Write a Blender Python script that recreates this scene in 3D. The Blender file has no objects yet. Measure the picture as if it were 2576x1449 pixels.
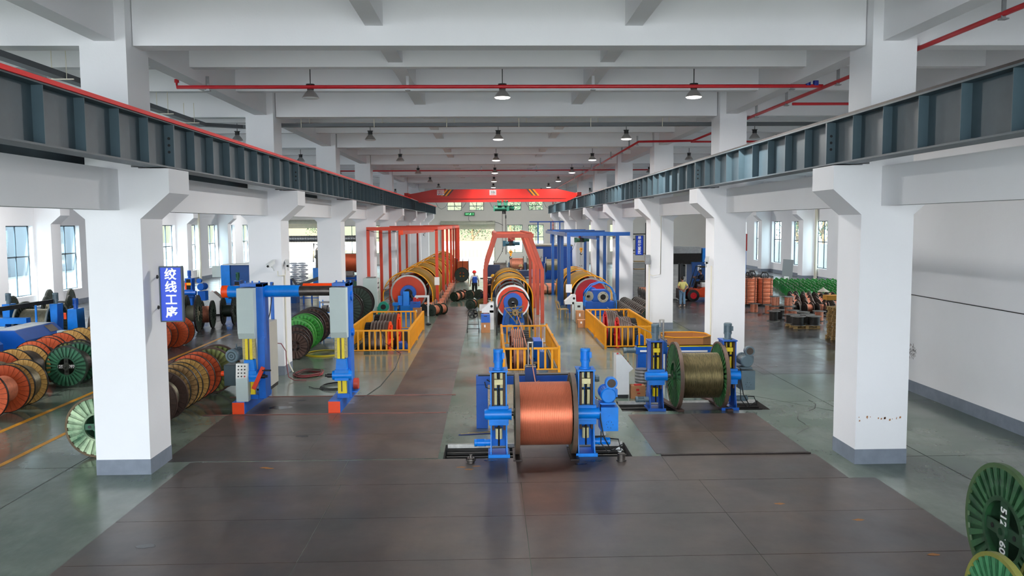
import bpy, math, random
from mathutils import Vector, Matrix
random.seed(7)
PI = math.pi
SC = bpy.context.scene
COL = SC.collection

# ---------------------------------------------------------------- camera
cam_d = bpy.data.cameras.new('camera'); cam = bpy.data.objects.new('camera', cam_d); COL.objects.link(cam)
cam_d.sensor_width = 36.0; cam_d.lens = 2044.6 / 2576 * 36.0; cam_d.clip_end = 600
YAW, TILT, ROLL = .0268, .0791, -.0064
fw = Vector((math.sin(YAW) * math.cos(TILT), math.cos(YAW) * math.cos(TILT), -math.sin(TILT)))
rt = Vector((math.cos(YAW), -math.sin(YAW), 0)); up = rt.cross(fw)
R2 = rt * math.cos(ROLL) + up * math.sin(ROLL); U2 = -rt * math.sin(ROLL) + up * math.cos(ROLL)
cam.matrix_world = Matrix(((R2.x, U2.x, -fw.x, 0), (R2.y, U2.y, -fw.y, 0), (R2.z, U2.z, -fw.z, 4.8), (0, 0, 0, 1)))
SC.camera = cam

# ---------------------------------------------------------------- sky, sun, exposure
W = bpy.data.worlds.new('sky'); SC.world = W; W.use_nodes = True
wn = W.node_tree; bg = wn.nodes['Background']
bg.inputs['Color'].default_value = (0.86, 0.93, 1.0, 1); bg.inputs['Strength'].default_value = 9.5
sun_d = bpy.data.lights.new('sun', 'SUN'); sun_d.energy = 55.0; sun_d.angle = math.radians(3); sun_d.color = (1, .98, .95)
sun = bpy.data.objects.new('sun', sun_d); COL.objects.link(sun)
sun.rotation_euler = (math.radians(42), 0, math.radians(-12))
SC.view_settings.view_transform = 'Standard'; SC.view_settings.look = 'None'
SC.view_settings.gamma = 1.0; SC.view_settings.use_curve_mapping = False
SC.view_settings.exposure = -0.12
cy = SC.cycles
cy.max_bounces = 7; cy.diffuse_bounces = 5; cy.glossy_bounces = 3; cy.transmission_bounces = 4; cy.transparent_max_bounces = 12
cy.use_denoising = True; cy.sample_clamp_indirect = 4.0; cy.sample_clamp_direct = 12.0
cy.caustics_reflective = False; cy.caustics_refractive = False
LAMP_W = 520.0      # each lit high-bay lamp
OX0, OX1, OY0, OY1 = -25.6, 27.0, -9.0, 98.0       # inside faces of the hall

# ---------------------------------------------------------------- materials
ORD = ['first', 'second', 'third', 'fourth', 'fifth', 'sixth', 'seventh', 'eighth', 'ninth', 'tenth', 'eleventh', 'twelfth', 'thirteenth', 'fourteenth', 'fifteenth', 'sixteenth', 'seventeenth', 'eighteenth', 'nineteenth', 'twentieth', 'twenty-first', 'twenty-second', 'twenty-third']
def lin(h):
    h = h.lstrip('#'); c = [int(h[i:i + 2], 16) / 255 for i in (0, 2, 4)]
    return tuple(((v / 12.92) if v <= .04045 else ((v + .055) / 1.055) ** 2.4) for v in c)
MATS = {}
def mat(name, col='#808080', rough=.5, metal=0., var=.0, scale=3., col2=None, bump=0., bscale=40., emit=None, es=1., coat=0., stretch=None, spec=.5, alpha=None):
    """procedural material: base colour with two-tone noise, optional bump"""
    if name in MATS: return MATS[name]
    m = bpy.data.materials.new(name); m.use_nodes = True; nt = m.node_tree; b = nt.nodes['Principled BSDF']
    c = lin(col); b.inputs['Base Color'].default_value = (*c, 1); b.inputs['Roughness'].default_value = rough
    b.inputs['Metallic'].default_value = metal; b.inputs['Coat Weight'].default_value = coat; b.inputs['Specular IOR Level'].default_value = spec
    tc = None
    def coords():
        nonlocal tc
        if tc is None:
            tc = nt.nodes.new('ShaderNodeTexCoord')
            if stretch:
                mp = nt.nodes.new('ShaderNodeMapping'); mp.inputs['Scale'].default_value = stretch
                nt.links.new(tc.outputs['Object'], mp.inputs['Vector']); tc = mp; return mp.outputs['Vector']
            return tc.outputs['Object']
        return tc.outputs['Vector'] if stretch else tc.outputs['Object']
    if var > 0 or col2:
        n = nt.nodes.new('ShaderNodeTexNoise'); n.inputs['Scale'].default_value = scale; n.inputs['Detail'].default_value = 5
        n.inputs['Roughness'].default_value = .6
        nt.links.new(coords(), n.inputs['Vector'])
        r = nt.nodes.new('ShaderNodeValToRGB'); nt.links.new(n.outputs['Fac'], r.inputs['Fac'])
        d = lin(col2) if col2 else tuple(v * (1 - var) for v in c)
        r.color_ramp.elements[0].position = .35; r.color_ramp.elements[1].position = .65
        r.color_ramp.elements[0].color = (*d, 1); r.color_ramp.elements[1].color = (*c, 1)
        nt.links.new(r.outputs['Color'], b.inputs['Base Color'])
    if bump > 0:
        n2 = nt.nodes.new('ShaderNodeTexNoise'); n2.inputs['Scale'].default_value = bscale; nt.links.new(coords(), n2.inputs['Vector'])
        bp = nt.nodes.new('ShaderNodeBump'); bp.inputs['Strength'].default_value = bump; bp.inputs['Distance'].default_value = .01
        nt.links.new(n2.outputs['Fac'], bp.inputs['Height']); nt.links.new(bp.outputs['Normal'], b.inputs['Normal'])
    if emit:
        b.inputs['Emission Color'].default_value = (*lin(emit), 1); b.inputs['Emission Strength'].default_value = es
    if alpha is not None: b.inputs['Alpha'].default_value = alpha
    MATS[name] = m; return m
white = mat('white_plaster', '#efeff2', .75, var=.03, scale=.6, bump=.15, bscale=25, spec=.25)
cream = mat('cream_plaster', '#f4eee6', .8, var=.03, scale=.5, spec=.25)
slabm = mat('ceiling_plaster', '#eeeef1', .8, var=.02, scale=.5, spec=.2)
skirt = mat('grey_skirting_paint', '#7f8794', .6, var=.15, scale=4, spec=.3)
steelgrey = mat('crane_beam_paint', '#3f5059', .45, var=.25, scale=1.5, col2='#35444c')
steelrib = mat('crane_beam_rib_paint', '#475b64', .5, var=.1, scale=2)
rust = mat('dark_rail_steel', '#3a3230', .5, .6, var=.4, scale=5)
red = mat('red_conductor_plastic', '#ff0d10', .5)
craner = mat('crane_red_paint', '#bc1a0e', .4, var=.15, scale=.8)
yel = mat('safety_yellow_paint', '#f0a000', .45, var=.1, scale=3)
yel2 = mat('bright_yellow_paint', '#f6d810', .45, var=.1, scale=6)
blue = mat('bright_blue_paint', '#0284ea', .35, var=.18, scale=3)
blue2 = mat('deep_blue_paint', '#0058ba', .35, var=.2, scale=2)
blue3 = mat('dark_blue_paint', '#04498f', .4, var=.2, scale=2)
orange = mat('orange_paint', '#ff4a08', .45, var=.05, scale=4)
ored = mat('orange_red_paint', '#e8420c', .45, var=.15, scale=1.5)
redp = mat('weathered_red_paint', '#c9462c', .5, var=.25, scale=1.5)
redd = mat('crimson_paint', '#c30c1c', .4, var=.15, scale=2)
lgrey = mat('pale_green_grey_paint', '#c3d0cc', .45, var=.04, scale=2)
offw = mat('off_white_paint', '#e4e6e6', .4, var=.06, scale=3)
mgrey = mat('machine_grey_paint', '#62757f', .35, var=.1, scale=5)
dgrey = mat('dark_slate_paint', '#2c4046', .45, var=.2, scale=5)
blk = mat('black_rubber', '#16181a', .5, var=.3, scale=8)
dark = mat('dark_oily_steel', '#211f1e', .4, .5, var=.5, scale=6)
steel = mat('bare_steel', '#a9a49c', .3, .9, var=.2, scale=6)
dsteel = mat('brushed_dark_steel', '#6d6662', .35, .8, var=.3, scale=8)
copper = mat('copper_wire', '#ee9a7a', .38, .55, var=.25, scale=10)
copper2 = mat('copper_wire_bright', '#f59c78', .34, .5, var=.2, scale=14)
alu = mat('aluminium_cable', '#a8a08a', .33, .85, var=.3, scale=12)
cream2 = mat('cream_machine_paint', '#eadfa8', .5, var=.15, scale=5)
cardb = mat('cardboard', '#b77f55', .8, var=.1, scale=5)
wood = mat('pale_wood', '#e0b268', .7, var=.25, scale=5, col2='#b98a45')
wood2 = mat('pallet_wood', '#c9a56c', .75, var=.3, scale=4)
owood = mat('orange_painted_wood', '#d4592a', .65, var=.3, scale=6)
bwood = mat('dark_brown_wood', '#4b332a', .7, var=.35, scale=5)
greenr = mat('reel_green_paint', '#2f6b4c', .5, var=.35, scale=5, col2='#28503c')
dgreen = mat('dark_green_reel_paint', '#26362a', .5, var=.35, scale=5)
bgreen = mat('bright_green_paint', '#2f8f2c', .45, var=.25, scale=4)
ogreen = mat('olive_reel_paint', '#6f7a38', .55, var=.4, scale=4, col2='#4b4a2c')
wgreen = mat('worn_pale_green_paint', '#a9bd98', .6, scale=2.2, col2='#3d6446')
bobb = mat('bobbin_green_paint', '#1f8a34', .4, var=.2, scale=3)
bobb2 = mat('bobbin_dark_steel', '#33302d', .45, .3, var=.3, scale=4)
winf = mat('window_frame_paint', '#34434f', .5)
galv = mat('galvanised_steel', '#9ea0a2', .4, .7, var=.2, scale=6)
pipr = mat('fire_pipe_red_paint', '#c01824', .4, var=.1, scale=2)
bluev = mat('valve_blue_paint', '#1b2f90', .4)
pvc = mat('cream_pvc_pipe', '#e9e3d0', .5)
lampm = mat('lamp_shade_aluminium', '#b9b6b4', .35, .7)
lampe = mat('lamp_lens_lit', '#ffffff', .5, emit='#fff8f0', es=9)
lampo = mat('lamp_lens_off', '#cfd0d0', .3)
signb = mat('sign_blue', '#0044d2', .45)
signw = mat('sign_white_letters', '#ffffff', .5, emit='#ffffff', es=.15)
labelw = mat('white_label', '#f0f0f0', .6)
inkk = mat('black_ink', '#1b1b1b', .6)
inkr = mat('red_ink', '#c01818', .6)
teal = mat('teal_blower_paint', '#1f9a80', .4, var=.1, scale=4)
hoistg = mat('hoist_green_paint', '#145a45', .4, var=.2, scale=4)
skin = mat('skin', '#b98065', .6)
hairm = mat('black_hair', '#14110f', .6)
trunkm = mat('tree_bark', '#6d5638', .9, var=.3, scale=6)
leafm = mat('tree_leaves', '#29481c', .6, var=.4, scale=3, col2='#183412')
outg = mat('outdoor_concrete', '#8a8b8c', .9, var=.08, scale=.3)
outw = mat('outdoor_white_wall', '#8b8b88', .8, var=.04, scale=.6)
outb = mat('outdoor_beige_cladding', '#45402e', .8, var=.1, scale=.8)
outgrey = mat('outdoor_grey_facade', '#59626b', .8, var=.08, scale=.6)

def glassmat():
    m = bpy.data.materials.new('window_glass'); m.use_nodes = True; nt = m.node_tree; nt.nodes.clear()
    o = nt.nodes.new('ShaderNodeOutputMaterial'); mx = nt.nodes.new('ShaderNodeMixShader')
    t = nt.nodes.new('ShaderNodeBsdfTransparent'); g = nt.nodes.new('ShaderNodeBsdfGlossy'); fr = nt.nodes.new('ShaderNodeMath'); fr.operation = 'MULTIPLY'; fr.inputs[1].default_value = .35; lw = nt.nodes.new('ShaderNodeLayerWeight'); lw.inputs['Blend'].default_value = .25; nt.links.new(lw.outputs['Facing'], fr.inputs[0])
    t.inputs['Color'].default_value = (.86, .95, .96, 1); g.inputs['Roughness'].default_value = .03
    nt.links.new(fr.outputs[0], mx.inputs[0]); nt.links.new(t.outputs[0], mx.inputs[1]); nt.links.new(g.outputs[0], mx.inputs[2])
    nt.links.new(mx.outputs[0], o.inputs[0]); MATS['glass'] = m; return m
glass = glassmat()

def floormat(name, c1, c2, c3, r0, r1, sc=1.):
    """polished floor: three tone mottling, scuffs, and roughness that varies in patches"""
    m = bpy.data.materials.new(name); m.use_nodes = True; nt = m.node_tree; b = nt.nodes['Principled BSDF']; L = nt.links
    tc = nt.nodes.new('ShaderNodeTexCoord')
    def noise(s, d, rr=.6, sx=(1, 1, 1)):
        mp = nt.nodes.new('ShaderNodeMapping'); mp.inputs['Scale'].default_value = sx; L.new(tc.outputs['Object'], mp.inputs['Vector'])
        n = nt.nodes.new('ShaderNodeTexNoise'); n.inputs['Scale'].default_value = s; n.inputs['Detail'].default_value = d; n.inputs['Roughness'].default_value = rr
        L.new(mp.outputs[0], n.inputs['Vector']); return n
    a = noise(.35 * sc, 6); r = nt.nodes.new('ShaderNodeValToRGB'); L.new(a.outputs['Fac'], r.inputs['Fac'])
    e = r.color_ramp.elements; e[0].position = .36; e[0].color = (*lin(c1), 1); e[1].position = .64; e[1].color = (*lin(c3), 1)
    k = e.new(.5); k.color = (*lin(c2), 1)
    s = noise(3.0, 8, .75, (1, .35, 1)); r2 = nt.nodes.new('ShaderNodeValToRGB'); L.new(s.outputs['Fac'], r2.inputs['Fac'])
    r2.color_ramp.elements[0].position = .3; r2.color_ramp.elements[0].color = (.72, .72, .72, 1); r2.color_ramp.elements[1].position = .62; r2.color_ramp.elements[1].color = (1, 1, 1, 1)
    mx = nt.nodes.new('ShaderNodeMix'); mx.data_type = 'RGBA'; mx.blend_type = 'MULTIPLY'; mx.inputs[0].default_value = .8
    L.new(r.outputs['Color'], mx.inputs[6]); L.new(r2.outputs['Color'], mx.inputs[7]); L.new(mx.outputs[2], b.inputs['Base Color'])
    q = noise(.8, 4); mr = nt.nodes.new('ShaderNodeMapRange'); L.new(q.outputs['Fac'], mr.inputs[0])
    mr.inputs[1].default_value = .3; mr.inputs[2].default_value = .7; mr.inputs[3].default_value = r0; mr.inputs[4].default_value = r1
    L.new(mr.outputs[0], b.inputs['Roughness'])
    w = noise(1.3, 3); bp = nt.nodes.new('ShaderNodeBump'); bp.inputs['Strength'].default_value = .25; bp.inputs['Distance'].default_value = .012
    L.new(w.outputs['Fac'], bp.inputs['Height']); L.new(bp.outputs['Normal'], b.inputs['Normal'])
    MATS[name] = m; return m
epoxy = floormat('green_grey_epoxy_floor', '#4f5f55', '#616c62', '#727b72', .1, .24)
platem = floormat('brown_steel_floor_plate', '#383433', '#443a37', '#51433b', .28, .42, 1.6)
aisled = floormat('dark_grey_aisle_floor', '#4b4b4d', '#57575a', '#646467', .14, .3)
jointm = mat('floor_joint_dirt', '#2c2d2c', .8)
linem = mat('yellow_floor_line', '#c98a17', .5, var=.3, scale=3)

# ---------------------------------------------------------------- mesh builder
class MB:
    def __init__(s): s.v = []; s.f = []; s.m = []; s.s = []
    def add(s, vs, fs, mi=0, sm=False):
        b = len(s.v); s.v.extend(tuple(v) for v in vs)
        for f in fs: s.f.append([b + i for i in f]); s.m.append(mi); s.s.append(sm)
        return s
    def box(s, x0, x1, y0, y1, z0, z1, mi=0):
        vs = [(x, y, z) for z in (z0, z1) for y in (y0, y1) for x in (x0, x1)]
        return s.add(vs, [(0, 2, 3, 1), (4, 5, 7, 6), (0, 1, 5, 4), (2, 6, 7, 3), (0, 4, 6, 2), (1, 3, 7, 5)], mi)
    def cbox(s, c, d, mi=0, R=None):
        hx, hy, hz = d[0] / 2, d[1] / 2, d[2] / 2
        vs = [Vector((x, y, z)) for z in (-hz, hz) for y in (-hy, hy) for x in (-hx, hx)]
        if R is not None: vs = [R @ v for v in vs]
        vs = [v + Vector(c) for v in vs]
        return s.add(vs, [(0, 2, 3, 1), (4, 5, 7, 6), (0, 1, 5, 4), (2, 6, 7, 3), (0, 4, 6, 2), (1, 3, 7, 5)], mi)
    def bar(s, p0, p1, w, h, mi=0, upv=(0, 0, 1)):
        p0, p1 = Vector(p0), Vector(p1); d = (p1 - p0); L = d.length; d.normalize()
        u = Vector(upv)
        if abs(d.dot(u)) > .98: u = Vector((0, 1, 0))
        x = d.cross(u).normalized(); z = x.cross(d).normalized()
        R = Matrix((x, d, z)).transposed()
        return s.cbox((p0 + p1) / 2, (w, L, h), mi, R)
    def prism(s, pts, ax, a0, a1, mi=0):
        """polygon extruded along axis ax; pts in the two other axes (xz for y, yz for x, xy for z)"""
        n = len(pts)
        def P(p, a):
            return {'y': (p[0], a, p[1]), 'x': (a, p[0], p[1]), 'z': (p[0], p[1], a)}[ax]
        vs = [P(p, a0) for p in pts] + [P(p, a1) for p in pts]
        fs = [tuple(range(n))[::-1], tuple(range(n, 2 * n))] + [(i, (i + 1) % n, n + (i + 1) % n, n + i) for i in range(n)]
        return s.add(vs, fs, mi)
    def frame_of(s, p0, p1):
        d = (Vector(p1) - Vector(p0)); L = d.length; d.normalize()
        u = Vector((0, 0, 1)) if abs(d.z) < .9 else Vector((1, 0, 0))
        x = d.cross(u).normalized(); y = d.cross(x).normalized(); return x, y, d, L
    def cyl(s, p0, p1, r, n=14, r1=None, caps=True, mi=0, cmi=None):
        x, y, d, L = s.frame_of(p0, p1); r1 = r if r1 is None else r1; p0 = Vector(p0); p1 = Vector(p1)
        ring = lambda c, q: [c + (x * math.cos(2 * PI * i / n) + y * math.sin(2 * PI * i / n)) * q for i in range(n)]
        a, b = ring(p0, r), ring(p1, r1)
        s.add(a + b, [(i, n + i, n + (i + 1) % n, (i + 1) % n) for i in range(n)], mi, True)
        if caps:
            c2 = mi if cmi is None else cmi
            s.add(a, [tuple(range(n))], c2); s.add(b, [tuple(range(n))[::-1]], c2)
        return s
    def lathe(s, prof, o, d, n=24, mi=0, sm=True):
        """prof = [(radius, distance along axis)] turned about axis d from o"""
        o = Vector(o); x, y, d, _ = s.frame_of(o, o + Vector(d)); k = len(prof); vs = []
        for r, t in prof:
            for i in range(n):
                a = 2 * PI * i / n; vs.append(o + d * t + (x * math.cos(a) + y * math.sin(a)) * r)
        for j in range(k - 1):
            s.add(vs[j * n:(j + 2) * n], [(i, n + i, n + (i + 1) % n, (i + 1) % n) for i in range(n)], mi, sm)
        return s
    def tube(s, pts, r, n=6, mi=0):
        pts = [Vector(p) for p in pts]; vs = []
        for i, p in enumerate(pts):
            d = (pts[min(i + 1, len(pts) - 1)] - pts[max(i - 1, 0)]).normalized()
            u = Vector((0, 0, 1)) if abs(d.z) < .95 else Vector((1, 0, 0))
            x = d.cross(u).normalized(); y = d.cross(x)
            vs += [p + (x * math.cos(2 * PI * k / n) + y * math.sin(2 * PI * k / n)) * r for k in range(n)]
        fs = [(j * n + i, (j + 1) * n + i, (j + 1) * n + (i + 1) % n, j * n + (i + 1) % n) for j in range(len(pts) - 1) for i in range(n)]
        return s.add(vs, fs, mi, True)
    def torus(s, c, ax, R, r, n=28, k=8, a0=0, a1=2 * PI, mi=0):
        x, y, d, _ = s.frame_of(c, Vector(c) + Vector(ax)); c = Vector(c); full = abs(a1 - a0 - 2 * PI) < 1e-6
        m = n if full else n + 1; vs = []
        for i in range(m):
            a = a0 + (a1 - a0) * i / n; e = x * math.cos(a) + y * math.sin(a)
            vs += [c + e * R + (e * math.cos(2 * PI * j / k) + d * math.sin(2 * PI * j / k)) * r for j in range(k)]
        fs = [(i * k + j, ((i + 1) % m) * k + j, ((i + 1) % m) * k + (j + 1) % k, i * k + (j + 1) % k) for i in range(n) for j in range(k)]
        return s.add(vs, fs, mi, True)
    def ball(s, c, r, n=10, k=7, sz=(1, 1, 1), mi=0):
        vs = []; c = Vector(c)
        for j in range(k + 1):
            t = PI * j / k
            for i in range(n):
                a = 2 * PI * i / n; vs.append(c + Vector((math.sin(t) * math.cos(a) * r * sz[0], math.sin(t) * math.sin(a) * r * sz[1], math.cos(t) * r * sz[2])))
        return s.add(vs, [(j * n + i, (j + 1) * n + i, (j + 1) * n + (i + 1) % n, j * n + (i + 1) % n) for j in range(k) for i in range(n)], mi, True)
    def mesh(s, name, mats):
        me = bpy.data.meshes.new(name); me.from_pydata(s.v, [], s.f)
        if not isinstance(mats, (list, tuple)): mats = [mats]
        for m in mats: me.materials.append(m)
        me.polygons.foreach_set('material_index', s.m); me.polygons.foreach_set('use_smooth', s.s); me.update(); return me
    def build(s, name, mats, parent=None, loc=None, rotz=0, label=None, cat=None, group=None, kind=None, bevel=0):
        o = bpy.data.objects.new(name, s.mesh(name, mats)); COL.objects.link(o)
        if parent: o.parent = parent
        if loc: o.location = loc
        if rotz: o.rotation_euler = (0, 0, rotz)
        if label: o['label'] = label
        if cat: o['category'] = cat
        if group: o['group'] = group
        if kind: o['kind'] = kind
        if bevel:
            b = o.modifiers.new('edge', 'BEVEL'); b.width = bevel; b.segments = 2; b.limit_method = 'ANGLE'
        return o
def thing(name, label, cat, loc=(0, 0, 0), rotz=0, group=None):
    o = bpy.data.objects.new(name, None); COL.objects.link(o); o.empty_display_size = .2
    o.location = loc; o.rotation_euler = (0, 0, rotz); o['label'] = label; o['category'] = cat
    if group: o['group'] = group
    return o
def inst(me, name, parent=None, loc=None, rot=None, scale=None):
    o = bpy.data.objects.new(name, me); COL.objects.link(o)
    if parent: o.parent = parent
    if loc: o.location = loc
    if rot: o.rotation_euler = rot
    if scale: o.scale = scale
    return o
def kids(o): return [c for c in bpy.data.objects if c.parent == o]
def dup(root, loc=None, rotz=None, label=None, group=None, tree=None, scale=None):
    tree = tree or tree_of(root); new = {}
    for o in tree:
        c = o.copy(); COL.objects.link(c); new[o.name] = c
        if o is not root: c.parent = new[o.parent.name]
    c = new[root.name]
    if loc is not None: c.location = loc
    if rotz is not None: c.rotation_euler = (0, 0, rotz)
    if scale: c.scale = scale
    if label: c['label'] = label
    if group: c['group'] = group
    return c
def tree_of(root):
    out = [root]
    for c in kids(root): out += tree_of(c)
    return out
def struct(name, mb, mats, parent=None, **k):
    return mb.build(name, mats, parent, kind='structure', **k)
def text(body, name, size, matl, parent, loc, rot, bold=0., ext=.004, align='CENTER', sx=1.):
    c = bpy.data.curves.new(name, 'FONT'); c.body = body; c.size = size; c.extrude = ext; c.offset = bold
    c.align_x = align; c.align_y = 'CENTER'; c.materials.append(matl); c.resolution_u = 3
    tmp = bpy.data.objects.new(name, c); COL.objects.link(tmp); bpy.context.view_layer.update()
    me = bpy.data.meshes.new_from_object(tmp.evaluated_get(bpy.context.evaluated_depsgraph_get())); bpy.data.objects.remove(tmp)
    me.materials.clear(); me.materials.append(matl)
    o = bpy.data.objects.new(name, me); COL.objects.link(o); o.parent = parent; o.location = loc; o.rotation_euler = rot
    o.scale = (sx, 1, 1); return o
# ================================================================ THE HALL
XL, XR, CW, CY0, CS = -6.60, 7.19, 1.03, 15.6, 10.32
ROWS = [CY0 + CS * k for k in range(-2, 9)]
H = 9.2
# floor with pits -------------------------------------------------
PITS = [(-1.0, 2.9, 16.36, 17.42, .3), (3.35, 7.16, 20.36, 21.5, .3),
        (-5.25, -3.2, 30.7, 36.2, 1.1), (.55, 2.1, 26.3, 31.4, 1.1), (4.5, 6.2, 30.9, 36.6, 1.1)]
def cutfloor(x0, x1, y0, y1, z, holes, xs=(), ys=()):
    X = sorted(set([x0, x1] + [v for h in holes for v in h[:2]] + list(xs))); Y = sorted(set([y0, y1] + [v for h in holes for v in h[2:4]] + list(ys)))
    X = [v for v in X if x0 <= v <= x1]; Y = [v for v in Y if y0 <= v <= y1]; mb = MB()
    for i in range(len(X) - 1):
        for j in range(len(Y) - 1):
            cx, cyy = (X[i] + X[i + 1]) / 2, (Y[j] + Y[j + 1]) / 2
            if any(h[0] < cx < h[1] and h[2] < cyy < h[3] for h in holes): continue
            mb.add([(X[i], Y[j], z), (X[i + 1], Y[j], z), (X[i + 1], Y[j + 1], z), (X[i], Y[j + 1], z)], [(0, 1, 2, 3)])
    return mb
fl = cutfloor(-26, 27.4, OY0 - .3, 98.4, 0, PITS)
floor = struct('floor', fl, [epoxy])
b = MB()
for x0, x1, y0, y1, d in PITS:
    b.add([(x0, y0, -d), (x1, y0, -d), (x1, y1, -d), (x0, y1, -d)], [(0, 1, 2, 3)])
    for p, q in (((x0, y0), (x1, y0)), ((x1, y0), (x1, y1)), ((x1, y1), (x0, y1)), ((x0, y1), (x0, y0))):
        b.add([(*p, -d), (*q, -d), (*q, 0), (*p, 0)], [(0, 3, 2, 1)])
b.build('pit_lining', mat('pit_concrete', '#4a4744', .7, var=.4, scale=3), floor)
# darker polished floor of the side bays and far hall
b = MB(); b.box(8.9, 26.9, 30.0, 97.9, 0, .003); b.box(-25.5, -10.0, 27.2, 97.9, 0, .003); b.box(8.6, 11.6, 25.2, 30, 0, .003)
b.build('aisle_floor_coating', aisled, floor)
# brown steel floor plates, laid singly
def plates(x0, x1, y0, y1, nx, ny, parent=floor, th=.006, g=.006, m=platem):
    for i in range(nx):
        for j in range(ny):
            a, c = x0 + (x1 - x0) * i / nx, x0 + (x1 - x0) * (i + 1) / nx
            e, f = y0 + (y1 - y0) * j / ny, y0 + (y1 - y0) * (j + 1) / ny
            hh = th + random.uniform(0, .002)
            MB().box(a + g, c - g, e + g, f - g, 0, hh).build('floor_plate', m, parent)
plates(-6.12, 7.2, 4.45, 14.75, 4, 6)
plates(-6.12, 6.7, 14.75, 16.34, 4, 1)
plates(-6.7, -1.1, 16.4, 20.42, 2, 2)
plates(-6.7, -1.1, 20.5, 22.6, 2, 1)
plates(-2.75, -1.1, 22.66, 47.0, 1, 6)
plates(3.42, 6.62, 16.5, 20.0, 2, 2)
plates(.5, 1.62, 16.38, 17.38, 1, 1, th=.0)
b = MB(); b.box(.5, 1.62, 16.4, 17.4, -.05, -.02); b.box(4.9, 5.95, 20.4, 21.4, -.05, -.02); b.build('pit_cover_plate', platem, floor)
b = MB(); b.box(3.5, 6.62, 16.36, 16.42, 0, .03); b.build('plate_edge_bar', rust, floor)
rr = mat('worn_red_rail', '#8c5a50', .5, .3, var=.4, scale=2)
b = MB(); b.box(-7.3, -1.15, 20.43, 20.47, 0, .02); b.build('track_rail', rr, floor)
b = MB(); b.box(-7.3, -1.0, 22.6, 22.64, 0, .02); b.build('track_rail', rr, floor)
# saw-cut joints in the epoxy
b = MB()
def joint(x0, y0, x1, y1, w=.012):
    d = Vector((x1 - x0, y1 - y0, 0)).normalized() * w / 2; n = Vector((-d.y, d.x, 0))
    b.add([Vector((x0, y0, .0035)) - n, Vector((x1, y1, .0035)) - n, Vector((x1, y1, .0035)) + n, Vector((x0, y0, .0035)) + n], [(0, 1, 2, 3)])
for k in range(-1, 9):
    y = CY0 + CS * k
    for yy in (y + .5, y + .5 + CS / 2):
        joint(-25, yy, -6.75 if yy < 23 else -2.8, yy); joint(7.3 if yy < 22 else 3.4, yy, 26.8, yy)
for x in (-22, -17, -12.5, -8.4, 8.9, 13.5, 18, 22.5):
    joint(x, 5, x, 97, .012)
joint(9.2, 19.5, 6.2, 23.4, .015)
cr = [(5.9 + 1.1 * math.sin(i * .9) * .18 + i * .16, 17.9 + i * .32 + .08 * math.sin(i * 2.3)) for i in range(12)]
for p, q in zip(cr, cr[1:]): joint(p[0] + 1.0, p[1], q[0] + 1.0, q[1], .02)
b.build('floor_joint', jointm, floor)
b = MB(); b.box(-11.6, -11.46, 8, 36, 0, .005); b.build('yellow_floor_line', linem, floor)
b = MB(); b.box(-9.97, -9.85, 8, 22, 0, .005); b.build('yellow_floor_line', linem, floor)

# stains on the plates (worn paint and oil, flat on the floor)
def blot(cx, cyy, rx, ry, m, name='oil_stain', z=.0095, n=18):
    vs = [(cx, cyy, z)] + [(cx + rx * math.cos(2 * PI * i / n) * random.uniform(.7, 1.1), cyy + ry * math.sin(2 * PI * i / n) * random.uniform(.6, 1.1), z) for i in range(n)]
    MB().add(vs, [(0, 1 + i, 1 + (i + 1) % n) for i in range(n)]).build(name, m, floor)
oil = mat('oil_stain', '#1d1c1f', .2); oyel = mat('worn_orange_marking', '#9a6428', .6)
blot(-5.55, 21.25, .32, .22, mat('blue_oil', '#1b2738', .15)); blot(-5.2, 22.1, .16, .1, oil); blot(-5.35, 21.8, .18, .1, oil); blot(-3.9, 21.7, .2, .12, oil)
blot(-4.3, 18.3, .15, .08, oil); blot(-5.2, 12.0, .16, .1, oil)
blot(-.02, 16.2, .15, .1, oil); blot(2.05, 16.05, .2, .08, oil); blot(1.8, 15.85, .14, .06, oil)
for x, y in ((-4.5, 15.9), (-4.4, 15.85), (-.6, 15.75), (-.45, 15.6), (-.3, 15.8), (5.9, 12.6), (6.35, 11.2), (4.9, 13.4)):
    blot(x, y, .1, .05, oyel, 'worn_marking')

# columns ---------------------------------------------------------
def column(x0, x1, y, sides, name='pillar'):
    """square column with corbels on the given sides (-1 / +1)"""
    m = MB(); m.box(x0, x1, y, y + CW, 0, 5.9); u0, u1 = x0 + .03, x1 - .14
    if x0 > 0: u0, u1 = x0 + .14, x1 - .03
    m.box(u0, u1, y + .02, y + CW - .02, 5.89, H)
    p = struct(name, m, white)
    g = MB()
    for s in sides:
        xs = x1 if s > 0 else x0
        m2 = [(xs, 4.93), (xs + s * .56, 5.42), (xs + s * .56, 5.88), (xs, 5.88)]
        g.prism(m2, 'y', y + .0, y + CW)
    g.build('corbel', white, p)
    k = MB(); t = .006; k.box(x0 - t, x1 + t, y - t, y + CW + t, 0, .3); k.build('painted_skirting', skirt, p)
    return p
PIL = {}
for k, y in enumerate(ROWS[:-1]):
    PIL['L', k] = column(XL - CW, XL, y, (1, -1)); PIL['R', k] = column(XR, XR + CW, y, (1, -1))
    column(OX0, OX0 + .9, y, (1,))
    if y > 26: column(OX1 - .9, OX1, y, (-1,))
# concrete tie beams between the columns, under the crane rails
for x0, x1 in ((XL - CW + .3, XL - .38), (XR + .38, XR + CW - .3)):
    for k in range(len(ROWS) - 1):
        y = ROWS[k]; struct('tie_beam', MB().box(x0, x1, y + CW, y + CS, 5.1, 5.86), white)
struct('tie_beam', MB().box(XL - CW + .3, XL - .38, OY0, ROWS[0], 5.1, 5.86), white)
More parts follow.
